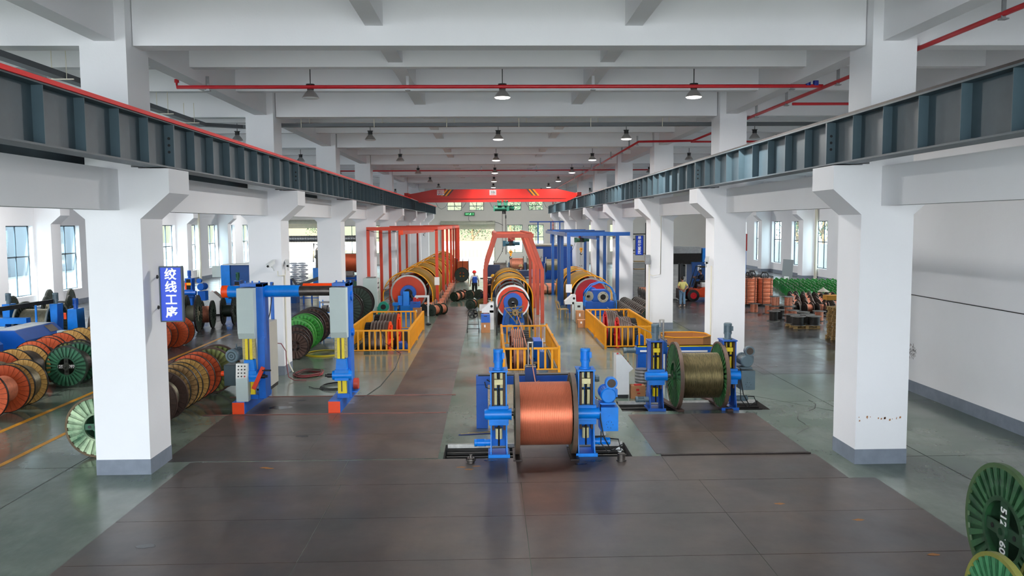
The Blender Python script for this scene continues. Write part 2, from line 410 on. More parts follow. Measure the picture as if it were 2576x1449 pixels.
# crane runway beams: I section with web ribs
def runway(x, y0, y1, s, conductor, ribs=True):
    t = thing('crane_runway_beam', 'grey steel crane runway beam with web ribs along the %s' % ('left columns, red conductor strip on top' if conductor else 'right columns, dark rail on top'), 'crane beam', (x, 0, 0))
    m = MB(); m.box(-.2, .2, y0, y1, 5.9, 5.93); m.box(-.2, .2, y0, y1, 6.74, 6.77); m.box(-.012, .012, y0, y1, 5.93, 6.74)
    m.build('girder', steelgrey, t)
    MB().box(-.035, .035, y0, y1, 6.77, 6.86).build('rail', rust, t)
    if conductor: MB().box(.14, .235, y0, y1, 6.765, 6.83).build('conductor_strip', red, t, label='bright red conductor strip')
    if not ribs: return t
    r = MB(); r.box(-.17, .17, -.007, .007, 5.93, 6.74); me = r.mesh('web_rib', steelrib)
    r2 = MB(); r2.box(-.19, .19, -.03, .03, 5.93, 6.74)
    for z in (6.22, 6.35, 6.48): r2.cyl((s * .1, -.036, z), (s * .1, -.03, z), .028, 8, mi=1)
    for z in (6.22, 6.35, 6.48): r2.cyl((s * .1, .036, z), (s * .1, .03, z), .028, 8, mi=1)
    me2 = r2.mesh('joint_rib', [steelrib, blk])
    y = ROWS[0] + .5
    while y < y1 - .3:
        for j in range(9):
            yy = y + CS / 9 * j
            if yy < y1 and yy > 3: inst(me2 if j == 0 else me, 'joint_rib' if j == 0 else 'web_rib', t, (0, yy, 0))
        y += CS
    return t
runway(XL + .31, OY0, 93.5, 1, True); runway(XR - .33, OY0, 93.5, -1, False)
for x in (XL - CW - .33,):
    m = MB(); m.box(x - .2, x + .2, OY0, 97, 5.9, 5.93); m.box(x - .2, x + .2, OY0, 97, 6.74, 6.77); m.box(x - .012, x + .012, OY0, 97, 5.93, 6.74)
    m.build('crane_runway_beam', steelgrey, label='dark crane rail beam on the aisle side of the left columns', cat='crane beam')
# ceiling and its beams ------------------------------------------
struct('ceiling', MB().box(OX0 - .4, OX1 + .4, OY0, OY1 + .4, H, H + .25), slabm)
for k, y in enumerate(ROWS[:-1]):
    for x0, x1 in ((OX0, XL - CW), (XL - .12, XR + .12), (XR + CW, OX1)):
        struct('ceiling_beam', MB().box(x0, x1, y + .28, y + .72, 8.2, H), white)
        for d in (3.44, 6.88): struct('ceiling_beam', MB().box(x0 - .5, x1 + .5, y + .38 + d, y + .66 + d, 8.47, H), white)
for x0, x1 in ((XL - .72, XL - .34), (XR + .34, XR + .72)):
    struct('ceiling_beam', MB().box(x0, x1, OY0, OY1, 8.23, H), white)
for xc in (-2.17, 2.8, -12.2, -17.2, -22, 12.9, 17.9, 22.6):
    struct('ceiling_beam', MB().box(xc - .17, xc + .17, OY0, OY1, 8.57, H), white)
# walls with window openings -------------------------------------
def wall_grid(u0, u1, z0, z1, holes):
    U = sorted(set([u0, u1] + [h[0] for h in holes] + [h[1] for h in holes])); Z = sorted(set([z0, z1] + [h[2] for h in holes] + [h[3] for h in holes]))
    out = []
    for j in range(len(Z) - 1):
        run = None
        for i in range(len(U) - 1):
            c = ((U[i] + U[i + 1]) / 2, (Z[j] + Z[j + 1]) / 2)
            hit = any(h[0] < c[0] < h[1] and h[2] < c[1] < h[3] for h in holes)
            if not hit: run = [U[i], U[i + 1]] if run is None else [run[0], U[i + 1]]
            if (hit or i == len(U) - 2) and run: out.append((run[0], run[1], Z[j], Z[j + 1])); run = None
    return out
WN = [0]
def window(plane, pos, u0, u1, z0, z1, out, trans=.56, blue_pane=True):
    """aluminium window: outer frame, mullion, transom, four panes; stands at the outer face"""
    WN[0] += 1
    def B(mb, a, c, e, f, t0, t1):
        if plane == 'x': mb.box(min(t0, t1), max(t0, t1), a, c, e, f)
        else: mb.box(a, c, min(t0, t1), max(t0, t1), e, f)
    p = pos + out * .26; q = pos + out * .32; zt = z0 + (z1 - z0) * trans if z1 - z0 > 2 else (z0 + z1) / 2; uc = (u0 + u1) / 2
    m = MB()
    for a, c, e, f in ((u0, u0 + .06, z0, z1), (u1 - .06, u1, z0, z1), (u0, u1, z0, z0 + .06), (u0, u1, z1 - .06, z1), (uc - .03, uc + .03, z0, z1), (u0, u1, zt - .04, zt + .04)):
        B(m, a, c, e, f, p, q)
    w = struct('window_%d' % WN[0], m, winf)
    for a, c in ((u0 + .06, uc - .03), (uc + .03, u1 - .06)):
        for e, f in ((z0 + .06, zt - .04), (zt + .04, z1 - .06)):
            g = MB(); B(g, a, c, e, f, p + out * .02, p + out * .026); g.build('pane', glass, w)
    return w
sidewin = []
for k in range(1, 9):
    y = CY0 + CS * (k - 1) + CW
    for a in (1.6, 6.75):
        if y + a + 2.4 > 97: continue
        sidewin.append((y + a - .2, y + a + 2.35))
holesL = [(a, c, .95, 4.85) for a, c in sidewin] + [(a + .1, c - .1, 6.6, 7.6) for a, c in sidewin]
holesR = [h for h in holesL if h[0] > 27]
for nm, x0, x1, holes, ya in (('wall_left', OX0 - .35, OX0, holesL, OY0), ('wall_right', OX1, OX1 + .35, holesR, 25.9)):
    m = MB()
    for a, c, e, f in wall_grid(ya, OY1, 0, H, holes): m.box(x0, x1, a, c, e, f)
    struct(nm, m, white)
    struct('baseboard_left' if x0 < 0 else 'baseboard_right', MB().box(*((OX0 + .001, OX0 + .008) if x0 < 0 else (OX1 - .008, OX1 - .001)), ya, OY1, 0, .3), skirt)
    for h in holes:
        window('x', x1 if x0 < 0 else x0, h[0], h[1], h[2], h[3], -1 if x0 < 0 else 1)

# end wall
DOOR = (-5.75, .5, 0, 4.65)
holesE = [DOOR] + [(a, a + 1.75, 6.4, 7.45) for a in (-5.1, -2.45, 2.05, 4.7, -12, -15.5, -20, 11, 15, 20)] + \
         [(2.05, 3.95, 1.3, 4.65), (4.65, 6.5, 1.3, 4.65), (-24.3, -20.6, 0, 4.9), (-17.5, -15.6, 1.3, 4.65), (-14.6, -12.0, 1.3, 4.65), (10.8, 12.9, 1.3, 4.65), (14.5, 16.4, 1.3, 4.65)]
m = MB()
for a, c, e, f in wall_grid(OX0 - .35, OX1 + .35, 0, H, holesE): m.box(a, c, OY1, OY1 + .35, e, f)
struct('wall_back', m, cream)
for h in holesE:
    if h[2] > 0: window('y', OY1, h[0], h[1], h[2], h[3], 1)

# partition of the room on the right, near end
m = MB(); m.box(11.85, 12.1, OY0, 26.2, 0, H); m.box(11.85, 27.3, 25.95, 26.2, 0, H); struct('wall_right_partition', m, white)
struct('baseboard_right_partition', MB().box(11.842, 11.85, OY0, 26.2, 0, .32), skirt)
m = MB()
m.tube([(11.83, 8, 2.62), (11.83, 16, 2.72), (11.83, 26, 2.75)], .012, 5); m.build('wall_cable', blk, label='thin dark cable strung along the right partition wall', cat='cable')
struct('wall_left_far_side', MB().box(OX0 - .35, OX0, OY0 - .2, OY0, 0, H), white)
# roller doors
def roller(x0, x1, z, nm):
    t = MB(); t.cyl((x0 - .1, OY1 - .25, z + .22), (x1 + .1, OY1 - .25, z + .22), .2, 14)
    t.box(x0 - .15, x1 + .15, OY1 - .04, OY1, z + .02, z + .5); t.box(x0 - .12, x0, OY1 - .1, OY1, 0, z); t.box(x1, x1 + .12, OY1 - .1, OY1, 0, z)
    o = struct(nm, t, mat('shutter_steel', '#b5b5a4', .5, .3, var=.1))
    for i in range(5): MB().box(x0, x1, OY1 + .02, OY1 + .05, z - .5 + i * .1, z - .412 + i * .1).build('slat', MATS['shutter_steel'], o)
roller(DOOR[0], DOOR[1], DOOR[3], 'door_1'); roller(-24.3, -20.6, 4.9, 'door_2')

# outdoors ---------------------------------------------------------
m = MB(); m.add([(-160, 98.36, -.02), (160, 98.36, -.02), (160, 260, -.02), (-160, 260, -.02)], [(0, 1, 2, 3)]); m.add([(-160, -60, -.02), (-26, -60, -.02), (-26, 98.4, -.02), (-160, 98.4, -.02)], [(0, 1, 2, 3)])
m.add([(27.4, -60, -.02), (160, -60, -.02), (160, 98.4, -.02), (27.4, 98.4, -.02)], [(0, 1, 2, 3)]); m.add([(-26, -60, -.02), (27.4, -60, -.02), (27.4, OY0 - .3, -.02), (-26, OY0 - .3, -.02)], [(0, 1, 2, 3)]); struct('ground_outside', m, outg)
t = thing('boundary_wall', 'long white wall with ribbed cream base seen through the rear door', 'wall', (0, 118, 0))
MB().box(-60, 40, 0, .3, 1.1, 2.3).build('coping_wall', outw, t)
MB().box(-60, 40, -.05, .35, 0, 1.1).build('lower_wall', mat('cream_block', '#57513d', .8, var=.05), t)
rib = MB().box(-.05, .05, -.1, -.05, 0, 1.08).mesh('rib', MATS['cream_block'])
for i in range(34): inst(rib, 'rib', t, (-14 + i * .55, 0, 0))
t = thing('warehouse', 'beige corrugated warehouse beyond the rear door and white wall', 'building', (0, 150, 0))
MB().box(-60, 30, 0, 10, 0, 11).build('wall', outb, t); MB().box(-61, 31, -.6, 10, 11, 11.5).build('roof', outgrey, t)
rib = MB().box(-.12, .12, -.08, 0, 0, 11).mesh('cladding_rib', outb)
for i in range(45): inst(rib, 'cladding_rib', t, (-22 + i * .7, 0, 0))
def tree(x, y, h, w, label, seed, nb=160):
    rnd = random.Random(seed); t = thing('broadleaf_tree', label, 'tree', (x, y, 0))
    m = MB(); m.tube([(0, 0, 0), (.1, 0, h * .3), (0, .1, h * .5), (.2, 0, h * .75)], .16, 8)
    for a in range(4): m.tube([(0, .05, h * (.35 + a * .06)), (w * .25 * math.cos(a * 1.7), w * .25 * math.sin(a * 1.7), h * (.6 + a * .05))], .07, 6)
    m.build('trunk', trunkm, t); f = MB()
    for i in range(nb * 12):
        c = i % 9; cc = Vector((w * .3 * math.cos(c * 2.4), w * .3 * math.sin(c * 2.4), h * (.5 + .05 * c)))
        v = Vector((rnd.gauss(0, 1), rnd.gauss(0, 1), rnd.gauss(0, .8))).normalized() * rnd.random() ** .4 * w * .28
        p = cc + v; s = rnd.uniform(.09, .2); a = Vector((rnd.gauss(0, 1), rnd.gauss(0, 1), rnd.gauss(0, 1))).normalized(); bb = a.cross(Vector((0.3, .2, 1))).normalized()
        f.add([p - a * s, p + bb * s * .5, p + a * s, p - bb * s * .5], [(0, 1, 2, 3)])
    f.build('foliage', leafm, t, kind='stuff'); return t
tree(-2.6, 121, 7, 5.5, 'leafy tree behind the white wall, left in the rear doorway', 1)
tree(3.2, 127, 9, 5, 'slender tree behind the white wall, at the right edge of the rear doorway', 2, 90)
tree(-24, 116, 8, 5, 'leafy tree outside the rear door of the left aisle', 3)
tree(5.5, 120, 8.5, 5, 'leafy tree outside the rear windows right of the door', 4)
for i, (y, w) in enumerate(((60, 5), (67, 6), (74, 5), (81, 6), (88, 5))):
    tree(33.5, y, 7.5, w, 'leafy tree outside the right wall, %s from the camera end' % ('first', 'second', 'third', 'fourth', 'fifth')[i], 10 + i, 110)
t = thing('office_building', 'pale grey building with window rows outside the left windows', 'building', (-46, 50, 0))
MB().box(-8, 0, -25, 50, 0, 12).build('wall', outgrey, t)
for i in range(9):
    for z in (1.2, 4.6, 8): MB().box(0, .06, -22 + i * 8, -19.5 + i * 8, z, z + 1.8).build('window', mat('far_window_glass', '#7f93a3', .2), t)
t = MB(); t.box(33, 33.3, 40, 97, 0, 2.6); t.build('garden_wall', outw, label='white boundary wall under the trees outside the right windows', cat='wall')
# ================================================================ HIGH-BAY LAMPS
def lamp_thing(x, y, lit, label, first=[None, None]):
    if first[lit] is None:
        t = thing('high_bay_lamp', label, 'lamp', (x, y, 8.0), group='high-bay lamps under the ceiling beams')
        m = MB(); m.lathe([(.07, .2), (.09, .17), (.15, .1), (.215, 0), (.2, 0), (.14, .09), (.06, .17)], (0, 0, 0), (0, 0, 1), 24); m.build('lamp_shade', lampm, t)
        m = MB(); m.cyl((0, 0, .2), (0, 0, .32), .085, 12); m.cyl((0, 0, .32), (0, 0, .34), .11, 12); m.build('driver_box', blk, t)
        m = MB(); m.lathe([(.205, .005), (.18, -.02), (.1, -.035), (.001, -.04)], (0, 0, 0), (0, 0, 1), 20); m.build('lens', lampe if lit else lampo, t)
        MB().cyl((0, 0, .34), (0, 0, 1.2), .012, 6).build('cord', blk, t)
        first[lit] = (t, tree_of(t)); return t
    return dup(first[lit][0], (x, y, 8.0), label=label, tree=first[lit][1])
def lamp_light(x, y, w):
    d = bpy.data.lights.new('lamp_light', 'AREA'); d.shape = 'DISK'; d.size = .42; d.energy = w; d.color = (1, .98, .95)
    o = bpy.data.objects.new('lamp_light', d); COL.objects.link(o); o.location = (x, y, 7.945)
nth = ['first', 'second', 'third', 'fourth', 'fifth', 'sixth', 'seventh', 'eighth']
for k in range(8):
    y = 21.0 + 10.32 * k
    for x, lit, side in ((-4.5, 0 if k in (0, 1, 2, 3, 4, 5) else 0, 'left'), (.35, 1, 'middle'), (5.25, 1, 'right')):
        lamp_thing(x, y, lit, '%s aluminium high-bay lamp in the %s row of the crane bay, %s from the camera' % ('lit' if lit else 'unlit', side, nth[k]))
        if lit: lamp_light(x, y, LAMP_W)
    if k % 2 == 0:
        for x in (-19.5, 19.5):  # extra lit lamps, added to brighten the side aisles
            if x < 0 or k: lamp_thing(x, y, 1, 'added lit high-bay lamp near the %s wall, %s row from the camera' % ('left' if x < 0 else 'right', nth[k])); lamp_light(x, y, LAMP_W * 2)
    for x in (-9.5, 10.2):
        if k:
            lamp_thing(x, y, 0, 'unlit high-bay lamp over the %s aisle, %s row from the camera' % ('left' if x < 0 else 'right', nth[k]))
# ================================================================ CABLE REELS
MESHC = {}
def lighter(m):  # paler copy: light catching the raised ribs is painted into their colour
    k = m.name + '_lit_ridge'
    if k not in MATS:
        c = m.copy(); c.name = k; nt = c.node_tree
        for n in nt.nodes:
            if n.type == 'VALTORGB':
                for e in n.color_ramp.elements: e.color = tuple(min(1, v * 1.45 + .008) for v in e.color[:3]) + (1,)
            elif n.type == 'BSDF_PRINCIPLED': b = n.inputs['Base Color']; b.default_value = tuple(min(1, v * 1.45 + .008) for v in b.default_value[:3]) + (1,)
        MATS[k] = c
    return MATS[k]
def wedge_mesh(key, r0, r1, th, n, m, gap=.93):
    if key in MESHC: return MESHC[key]
    a = PI / n * gap; g = .004
    pts = [(r0 * math.cos(-a), r0 * math.sin(-a)), (r1 * math.cos(-a), r1 * math.sin(-a)), (r1, 0), (r1 * math.cos(a), r1 * math.sin(a)), (r0 * math.cos(a), r0 * math.sin(a))]
    MESHC[key] = MB().prism(pts, 'x', -th / 2, th / 2).mesh('plank', m); return MESHC[key]
def wound(mb, x0, x1, r, n=36, pitch=.03, amp=.006, mi=0):
    k = max(2, int((x1 - x0) / pitch)); prof = []
    for i in range(k):
        a = x0 + (x1 - x0) * i / k; d = (x1 - x0) / k
        prof += [(r - amp, a), (r, a + d * .3), (r, a + d * .6), (r - amp, a + d * .98)]
    return mb.lathe(prof, (0, 0, 0), (1, 0, 0), n, mi)
def reel(label, x, y, R, Wd, ang, m, style='plank', rd=.62, wm=None, n=26, text_=None, group=None, pitch=.03, rimm=None, hub=None, z=0, open_=.4, spin=0, name='cable_reel', wires=True, tcol=None):
    """cable reel, axis along its own x, standing at (x, y)"""
    t = thing(name, label, 'cable reel', (x, y, z), ang, group)
    rimm = rimm or rust
    for s in (-1, 1):
        xx = s * Wd / 2
        if style == 'plank':
            f = MB(); f.lathe([(.30 * R, -.012), (.985 * R, -.012), (R, -.03), (R, .03), (.985 * R, .012), (.30 * R, .012)], (0, 0, 0), (1, 0, 0), 40)
            f.lathe([(.05, -.035), (.3 * R, -.035), (.3 * R, .035), (.05, .035), (.05, -.035)], (0, 0, 0), (1, 0, 0), 20)
            fo = f.build('flange', rimm, t, (xx, 0, R))
            w = wedge_mesh(('w', round(R, 2), m.name, n), .26 * R, .975 * R, .055, n, m)
            for i in range(n): inst(w, 'plank', fo, (random.uniform(-.003, .003), 0, 0), (2 * PI * i / n + spin, 0, 0))
        else:
            f = MB(); key = (round(R, 2), m.name, n, round(open_, 2)); q = open_ * R; k = n
            for i in range(k):       # pressed radial ribs
                a0, a1, a2 = 2 * PI * i / k, 2 * PI * (i + .55) / k, 2 * PI * (i + 1) / k
                P = lambda r, a, d: (d, r * math.cos(a), r * math.sin(a))
                ri, ro = q + .06 * R, .93 * R
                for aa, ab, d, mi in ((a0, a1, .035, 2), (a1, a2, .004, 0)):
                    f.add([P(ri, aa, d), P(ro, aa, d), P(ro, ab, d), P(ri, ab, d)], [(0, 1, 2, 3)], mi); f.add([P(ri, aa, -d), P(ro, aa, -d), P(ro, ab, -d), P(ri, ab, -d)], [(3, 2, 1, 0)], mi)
                for aa in (a0, a1):
                    for d in (1, -1): f.add([P(ri, aa, .008 * d), P(ro, aa, .008 * d), P(ro, aa, .03 * d), P(ri, aa, .03 * d)], [(0, 1, 2, 3)])
            f.lathe([(.92 * R, .012), (.93 * R, .035), (R, .035), (R, -.035), (.93 * R, -.035), (.92 * R, -.012)], (0, 0, 0), (1, 0, 0), 48, 1)
            f.lathe([(q + .08 * R, .01), (q + .07 * R, .036), (q, .036), (q, -.036), (q + .07 * R, -.036), (q + .08 * R, -.01)], (0, 0, 0), (1, 0, 0), 36, 0)
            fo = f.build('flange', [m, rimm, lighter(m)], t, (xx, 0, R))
            c = MB(); hw = .07 * R + .02
            c.box(-.012, .012, -q, q, -hw, hw); c.box(-.014, .014, -hw, hw, -q, q); c.lathe([(.05, .05), (.1, .05), (.1, -.05), (.05, -.05), (.05, .05)], (0, 0, 0), (1, 0, 0), 16)
            for sy, sz in ((.62, 0), (-.62, 0), (0, .62), (0, -.62)): c.cyl((-.02, sy * q, sz * q), (.02, sy * q, sz * q), .035, 8, mi=1)
            co = c.build('hub_cross', [hub or m, blk], fo)
            co.rotation_euler = (spin, 0, 0)
            if text_ and s == text_[0]:
                for tt, pos, rz in text_[1:]:
                    rr_ = Matrix(((0, 0, s), (s, 0, 0), (0, 1, 0))).to_euler() if True else None
                    o = text(tt, 'painted_number', .2 * R, labelw, fo, (s * .02, s * pos[0] * R, pos[1] * R), (PI / 2, 0, s * PI / 2), .003, .002)
                    if rz: o.rotation_euler = (Matrix.Rotation(s * PI / 2, 3, 'Z') @ Matrix.Rotation(PI / 2, 3, 'X') @ Matrix.Rotation(rz, 3, 'Z')).to_euler()
    b = MB(); b.cyl((-Wd / 2, 0, 0), (Wd / 2, 0, 0), (open_ if style != 'plank' else .3) * R + .02, 24, caps=False); b.build('barrel', rimm if style == 'plank' else (hub or m), t, (0, 0, R))
    if wm:
        c = MB(); wound(c, -Wd / 2 + .03, Wd / 2 - .03, rd * R, 40, pitch); c.build('wound_cable', wm, t, (0, 0, R))
    return t
A90 = PI / 2
# left aisle, storage rows beside the yellow line
reel('orange slatted reel of copper, front of the left aisle row, cut by the frame', -12.55, 20.62, .63, .95, A90, owood, rd=.55, wm=copper2)
reel('natural wood reel of grey cable behind the front orange reel', -12.6, 21.75, .62, .62, A90, wood, rd=.74, wm=alu, rimm=dark)
reel('orange slatted reel of pale cable in the second row by the blue presses', -13.75, 22.5, .66, .85, A90, owood, rd=.6, wm=alu)
reel('natural wood reel of dark cable, second row, under the blue press end', -13.75, 23.95, .65, .8, A90, wood, rd=.75, wm=dsteel, rimm=dark)
reel('orange slatted reel, second row, between two wooden reels', -14.1, 25.6, .65, .8, A90, owood, rd=.55, wm=dsteel)
reel('orange slatted reel, second row, right of the blue press', -14.4, 27.1, .63, .7, A90, owood, rd=.6, wm=copper)
reel('natural wood reel at the far end of the second row, by the grey box', -14.5, 28.6, .62, .7, A90, wood, rd=.6, wm=dsteel)
reel('yellowish wood reel half hidden behind the first white column', -14.3, 30.1, .62, .7, A90, wood, rd=.6, wm=copper)
reel('red-brown slatted reel at the left frame edge in the second row', -14.9, 22.4, .62, .7, A90, mat('redbrown_wood', '#8e3a26', .6, var=.3, scale=5), rd=.6, wm=dsteel)
reel('natural wood reel at the left frame edge beside the copper reel', -13.8, 20.9, .6, .6, A90, wood, rd=.6, wm=dsteel)
reel('dark green ribbed reel marked 1250 097 by the first column', -12.66, 24.75, .63, .8, A90, greenr, 'rib', .6, dsteel, 26, (-1, ('1250', (-.25, 0), 0), ('097', (.25, 0), 0)), rimm=dgreen, hub=mat('hub_dark', '#3a3d36', .6))
reel('dark green ribbed reel right behind the numbered green reel', -12.2, 26.3, .63, .8, A90, greenr, 'rib', .6, dsteel, 24, rimm=dgreen)
reel('olive ribbed reel peeking between orange and green reels', -13.2, 25.9, .6, .6, A90, ogreen, 'rib', .6, dsteel, 24)
reel('worn pale green reel leaning out behind the first left column', -8.2, 17.15, .645, .6, A90 + .05, wgreen, 'rib', .6, dsteel, 24, rimm=mat('worn_rim', '#6d5a42', .7, var=.4), hub=greenr)
reel('orange slatted reel showing right of the column under the blue sign, nearer', -12.75, 31.4, .6, .65, A90, owood, rd=.6, wm=dsteel)
reel('orange slatted reel showing right of the column under the blue sign, farther', -12.5, 32.5, .6, .65, A90, owood, rd=.6, wm=dsteel)
reel('large dark olive ribbed reel standing edge-on right of the blue sign', -13.47, 36.9, .84, .5, .15, dgreen, 'rib', .6, None, 30, hub=mat('pale_cross', '#8a8672', .6), open_=.42)
reel('dark solid reel with white marks, second right of the blue sign', -13.3, 38.3, .65, .5, .12, dgreen, 'rib', .6, copper, 24, rimm=dark)
reel('dark solid reel, third right of the blue sign', -12.7, 39.6, .67, .5, .12, dgreen, 'rib', .6, None, 24, rimm=dark)
# row behind the blue lifting portal
reel('dark brown slatted reel of grey cable beside the first left column', -8.1, 19.7, .61, .7, A90, bwood, rd=.66, wm=alu, rimm=bwood)
reel('worn natural wood reel, second beside the first left column', -8.2, 20.75, .62, .55, A90, mat('worn_wood', '#c49a62', .7, var=.4, scale=6, col2='#7d5b38'), rd=.7, wm=alu, rimm=dark)
reel('clean natural wood reel, third in the row behind the portal console', -8.2, 21.6, .62, .5, A90, wood, rd=.7, wm=alu, rimm=dark)
reel('orange slatted reel in the row behind the grey motor', -8.2, 22.5, .65, .55, A90, owood, rd=.6, wm=dsteel)
reel('dark olive ribbed reel at the far end behind the grey motor', -8.0, 23.5, .67, .55, A90, ogreen, 'rib', .6, dsteel, 26, rimm=bwood)
# reels left of the yellow fence, behind the second column
reel('small brown ribbed reel touching the second left column', -7.0, 29.2, .49, .4, A90, bwood, 'rib', .5, None, 20)
reel('brown ribbed reel second from the second left column', -7.15, 29.9, .56, .4, A90, bwood, 'rib', .5, None, 22)
reel('bright green ribbed reel, nearer of the two by the second column', -7.26, 30.7, .63, .4, A90, bgreen, 'rib', .5, None, 26, rimm=mat('bgreen_rim', '#4fa348', .4))
reel('bright green ribbed reel, farther of the two by the second column', -7.2, 31.4, .69, .4, A90, bgreen, 'rib', .5, None, 26, rimm=bgreen)
reel('dark brown ribbed reel behind the bright green reels', -7.25, 32.1, .71, .4, A90, bwood, 'rib', .5, None, 26)
reel('dark brown ribbed reel at the end of the green reel row', -7.2, 32.9, .74, .4, A90, bwood, 'rib', .5, None, 26)
reel('dark olive ribbed reel in shade behind the portal right post, nearer', -6.9, 38.9, .8, .5, A90, dgreen, 'rib', .5, None, 26)
reel('dark olive ribbed reel in shade left of the tall grey cabinet', -6.75, 41.2, .85, .5, A90, dgreen, 'rib', .5, None, 26)
# reels by the left wall windows
for i, (x, y, R, w_) in enumerate(((-20.6, 34.6, .95, None), (-18.9, 35.9, .9, alu), (-20.0, 38.2, .95, None), (-18.0, 38.6, .95, None), (-16.7, 36.6, .92, None), (-15.6, 38.9, 1.0, copper), (-17.3, 41.2, .95, None))):
    reel(['large dark green reel under the first left window', 'large dark reel of silver wire behind the blue press', 'dark reel between the two left windows, leaning on the others', 'large dark green reel under the second left window, left one', 'large dark reel beside the blue upright by the window', 'dark reel of copper cable beside the first column, behind the grey box', 'dark green reel farthest under the second left window'][i],
         x, y, R, .9, .25, dgreen, 'rib', .62, w_, 28, rimm=mat('dark_rim', '#3a3c34', .6), hub=dark)
# two reels in the near right corner
reel('green ribbed reel with white painted numbers in the lower right corner', 6.87, 9.85, .86, .75, -.05, mat('reel_green_bright', '#2e5c38', .5, var=.25, scale=4, col2='#1c3a26'), 'rib', .6, dsteel, 30, (-1, ('512', (.0, .22), -A90), ('1600', (0, -.24), -A90)), rimm=mat('green_rim', '#4e6a42', .5, var=.3), hub=mat('hub_green', '#2a4a34', .5), open_=.45, spin=0)
reel('pale green ribbed reel cropped at the bottom edge, in front of the numbered one', 5.6, 8.05, .66, .6, -.05, mat('reel_green_pale', '#3f8257', .45, var=.2, scale=4, col2='#2a5c3c'), 'rib', .6, dsteel, 28, rimm=mat('gold_rim', '#8a8a42', .5, var=.3), open_=.45)

# ================================================================ SMALL BOBBINS
def bobbin_mesh(key, R, W_, fm, wm, rd, n=18, ax='x', hub=True):
    m = MB(); d = (1, 0, 0) if ax == 'x' else (0, 0, 1); o = (0, 0, R) if ax == 'x' else (0, 0, W_ / 2)
    for s in (-1, 1):
        a = s * W_ / 2; t = -s * .03
        m.lathe([(.05, a), (.12 * 1, a), (R * .55, a), (R * .6, a + t * .4), (R, a + t * .2)], o, d, n, 0); m.lathe([(R, a + t * .2), (R + .004, a + t * .3), (R + .004, a + t), (R - .012, a + t * 1.02)], o, d, n, 3); m.lathe([(R - .012, a + t), (.05, a + t)], o, d, n, 0)
        if hub:
            m.lathe([(.001, a + t * .9), (.05, a + t * .9)], o, d, 10, 2)
    if wm is not None:
        pr = []; k = 5
        for i in range(k): u = -W_ / 2 + .03 + (W_ - .06) * i / k; pr += [(rd - .004, u), (rd, u + .02), (rd, u + (W_ - .06) / k - .01)]
        m.lathe(pr, o, d, n, 1)
    return m.mesh(key, [fm, wm or fm, blk, mat('bare_rim_steel', '#8f8c86', .35, .5) if fm is bobb or fm is bobb2 else fm])
BM = {'dark_copper': bobbin_mesh('dark_copper', .3, .42, bobb2, copper, .21), 'green_copper': bobbin_mesh('green_copper', .3, .42, dgreen, copper, .24),
      'brass_copper': bobbin_mesh('brass_copper', .3, .42, mat('olive_brass_paint', '#6b5a28', .5), copper, .24),
      'dark_empty': bobbin_mesh('dark_empty', .31, .42, bobb2, bobb2, .13), 'green_empty': bobbin_mesh('green_empty', .31, .46, bobb, mat('bobbin_barrel_green', '#6fc58a', .4), .15),
      'up_dark': bobbin_mesh('up_dark', .31, .5, bobb2, bobb2, .2, ax='z'), 'up_copper': bobbin_mesh('up_copper', .31, .5, bobb2, copper, .2, ax='z'),
      'copper_full': bobbin_mesh('copper_full', .3, .5, bobb2, copper2, .27)}
def bobbin(k, x, y, ang, label, group=None, z=0, name='wire_bobbin', s=1.):
    if any(abs(x - xc) < .85 and -.4 < y - ry < CW + .4 for ry in ROWS for xc in ((XL - CW / 2), (XR + CW / 2))): return
    o = inst(BM[k], name, None, (x, y, z), (0, 0, ang)); o['label'] = label; o['category'] = 'bobbin'
    if s != 1: o.scale = (s, s, s)
    if group: o['group'] = group
    return o
# along the left machine
for i, (x, y, k, a, l) in enumerate(((-2.95, 42.6, 'green_copper', .9, 'copper-wound green bobbin on the floor by the red post, nearer of a touching pair'), (-3.4, 43.0, 'dark_copper', .9, 'copper-wound bobbin beside the grey control desk'), (-2.62, 43.1, 'green_copper', .9, 'dark green bobbin right behind the pair by the red post'),
        (-2.15, 50.4, 'green_copper', 1.0, 'bobbin in the aisle beside the second red post, nearer'), (-1.9, 51.3, 'dark_copper', 1.0, 'bobbin in the aisle beside the second red post, middle'), (-1.75, 52.1, 'dark_copper', 1.0, 'bobbin in the aisle beside the second red post, farther'),
        (-1.3, 51.6, 'green_copper', 1.35, 'dark bobbin standing just left of the red-helmeted man'), (-.75, 51.9, 'green_copper', 1.35, 'dark bobbin just behind the legs of the red-helmeted man'), (-1.05, 45.5, 'green_copper', 1.25, 'green bobbin of copper near the floor fan, left of a pair'), (-.42, 45.7, 'brass_copper', 1.25, 'yellowish bobbin of copper near the floor fan, right of a pair'))):
    bobbin(k, x, y, a, l)
for i in range(16):
    y = 43.9 + i * 1.02 + (0 if i % 2 else .1)
    bobbin('copper_full', -3.35 + .03 * (i % 3), y, 0, 'copper-wound bobbin at the foot of the left stranding machine, %s from front' % ORD[i], 'bobbins along the left stranding machine')
    if i % 2: bobbin('dark_copper', -2.75, y, 0, 'dark bobbin in the outer line along the left stranding machine, %s from the front' % ORD[i // 2], 'outer bobbins along the left stranding machine')
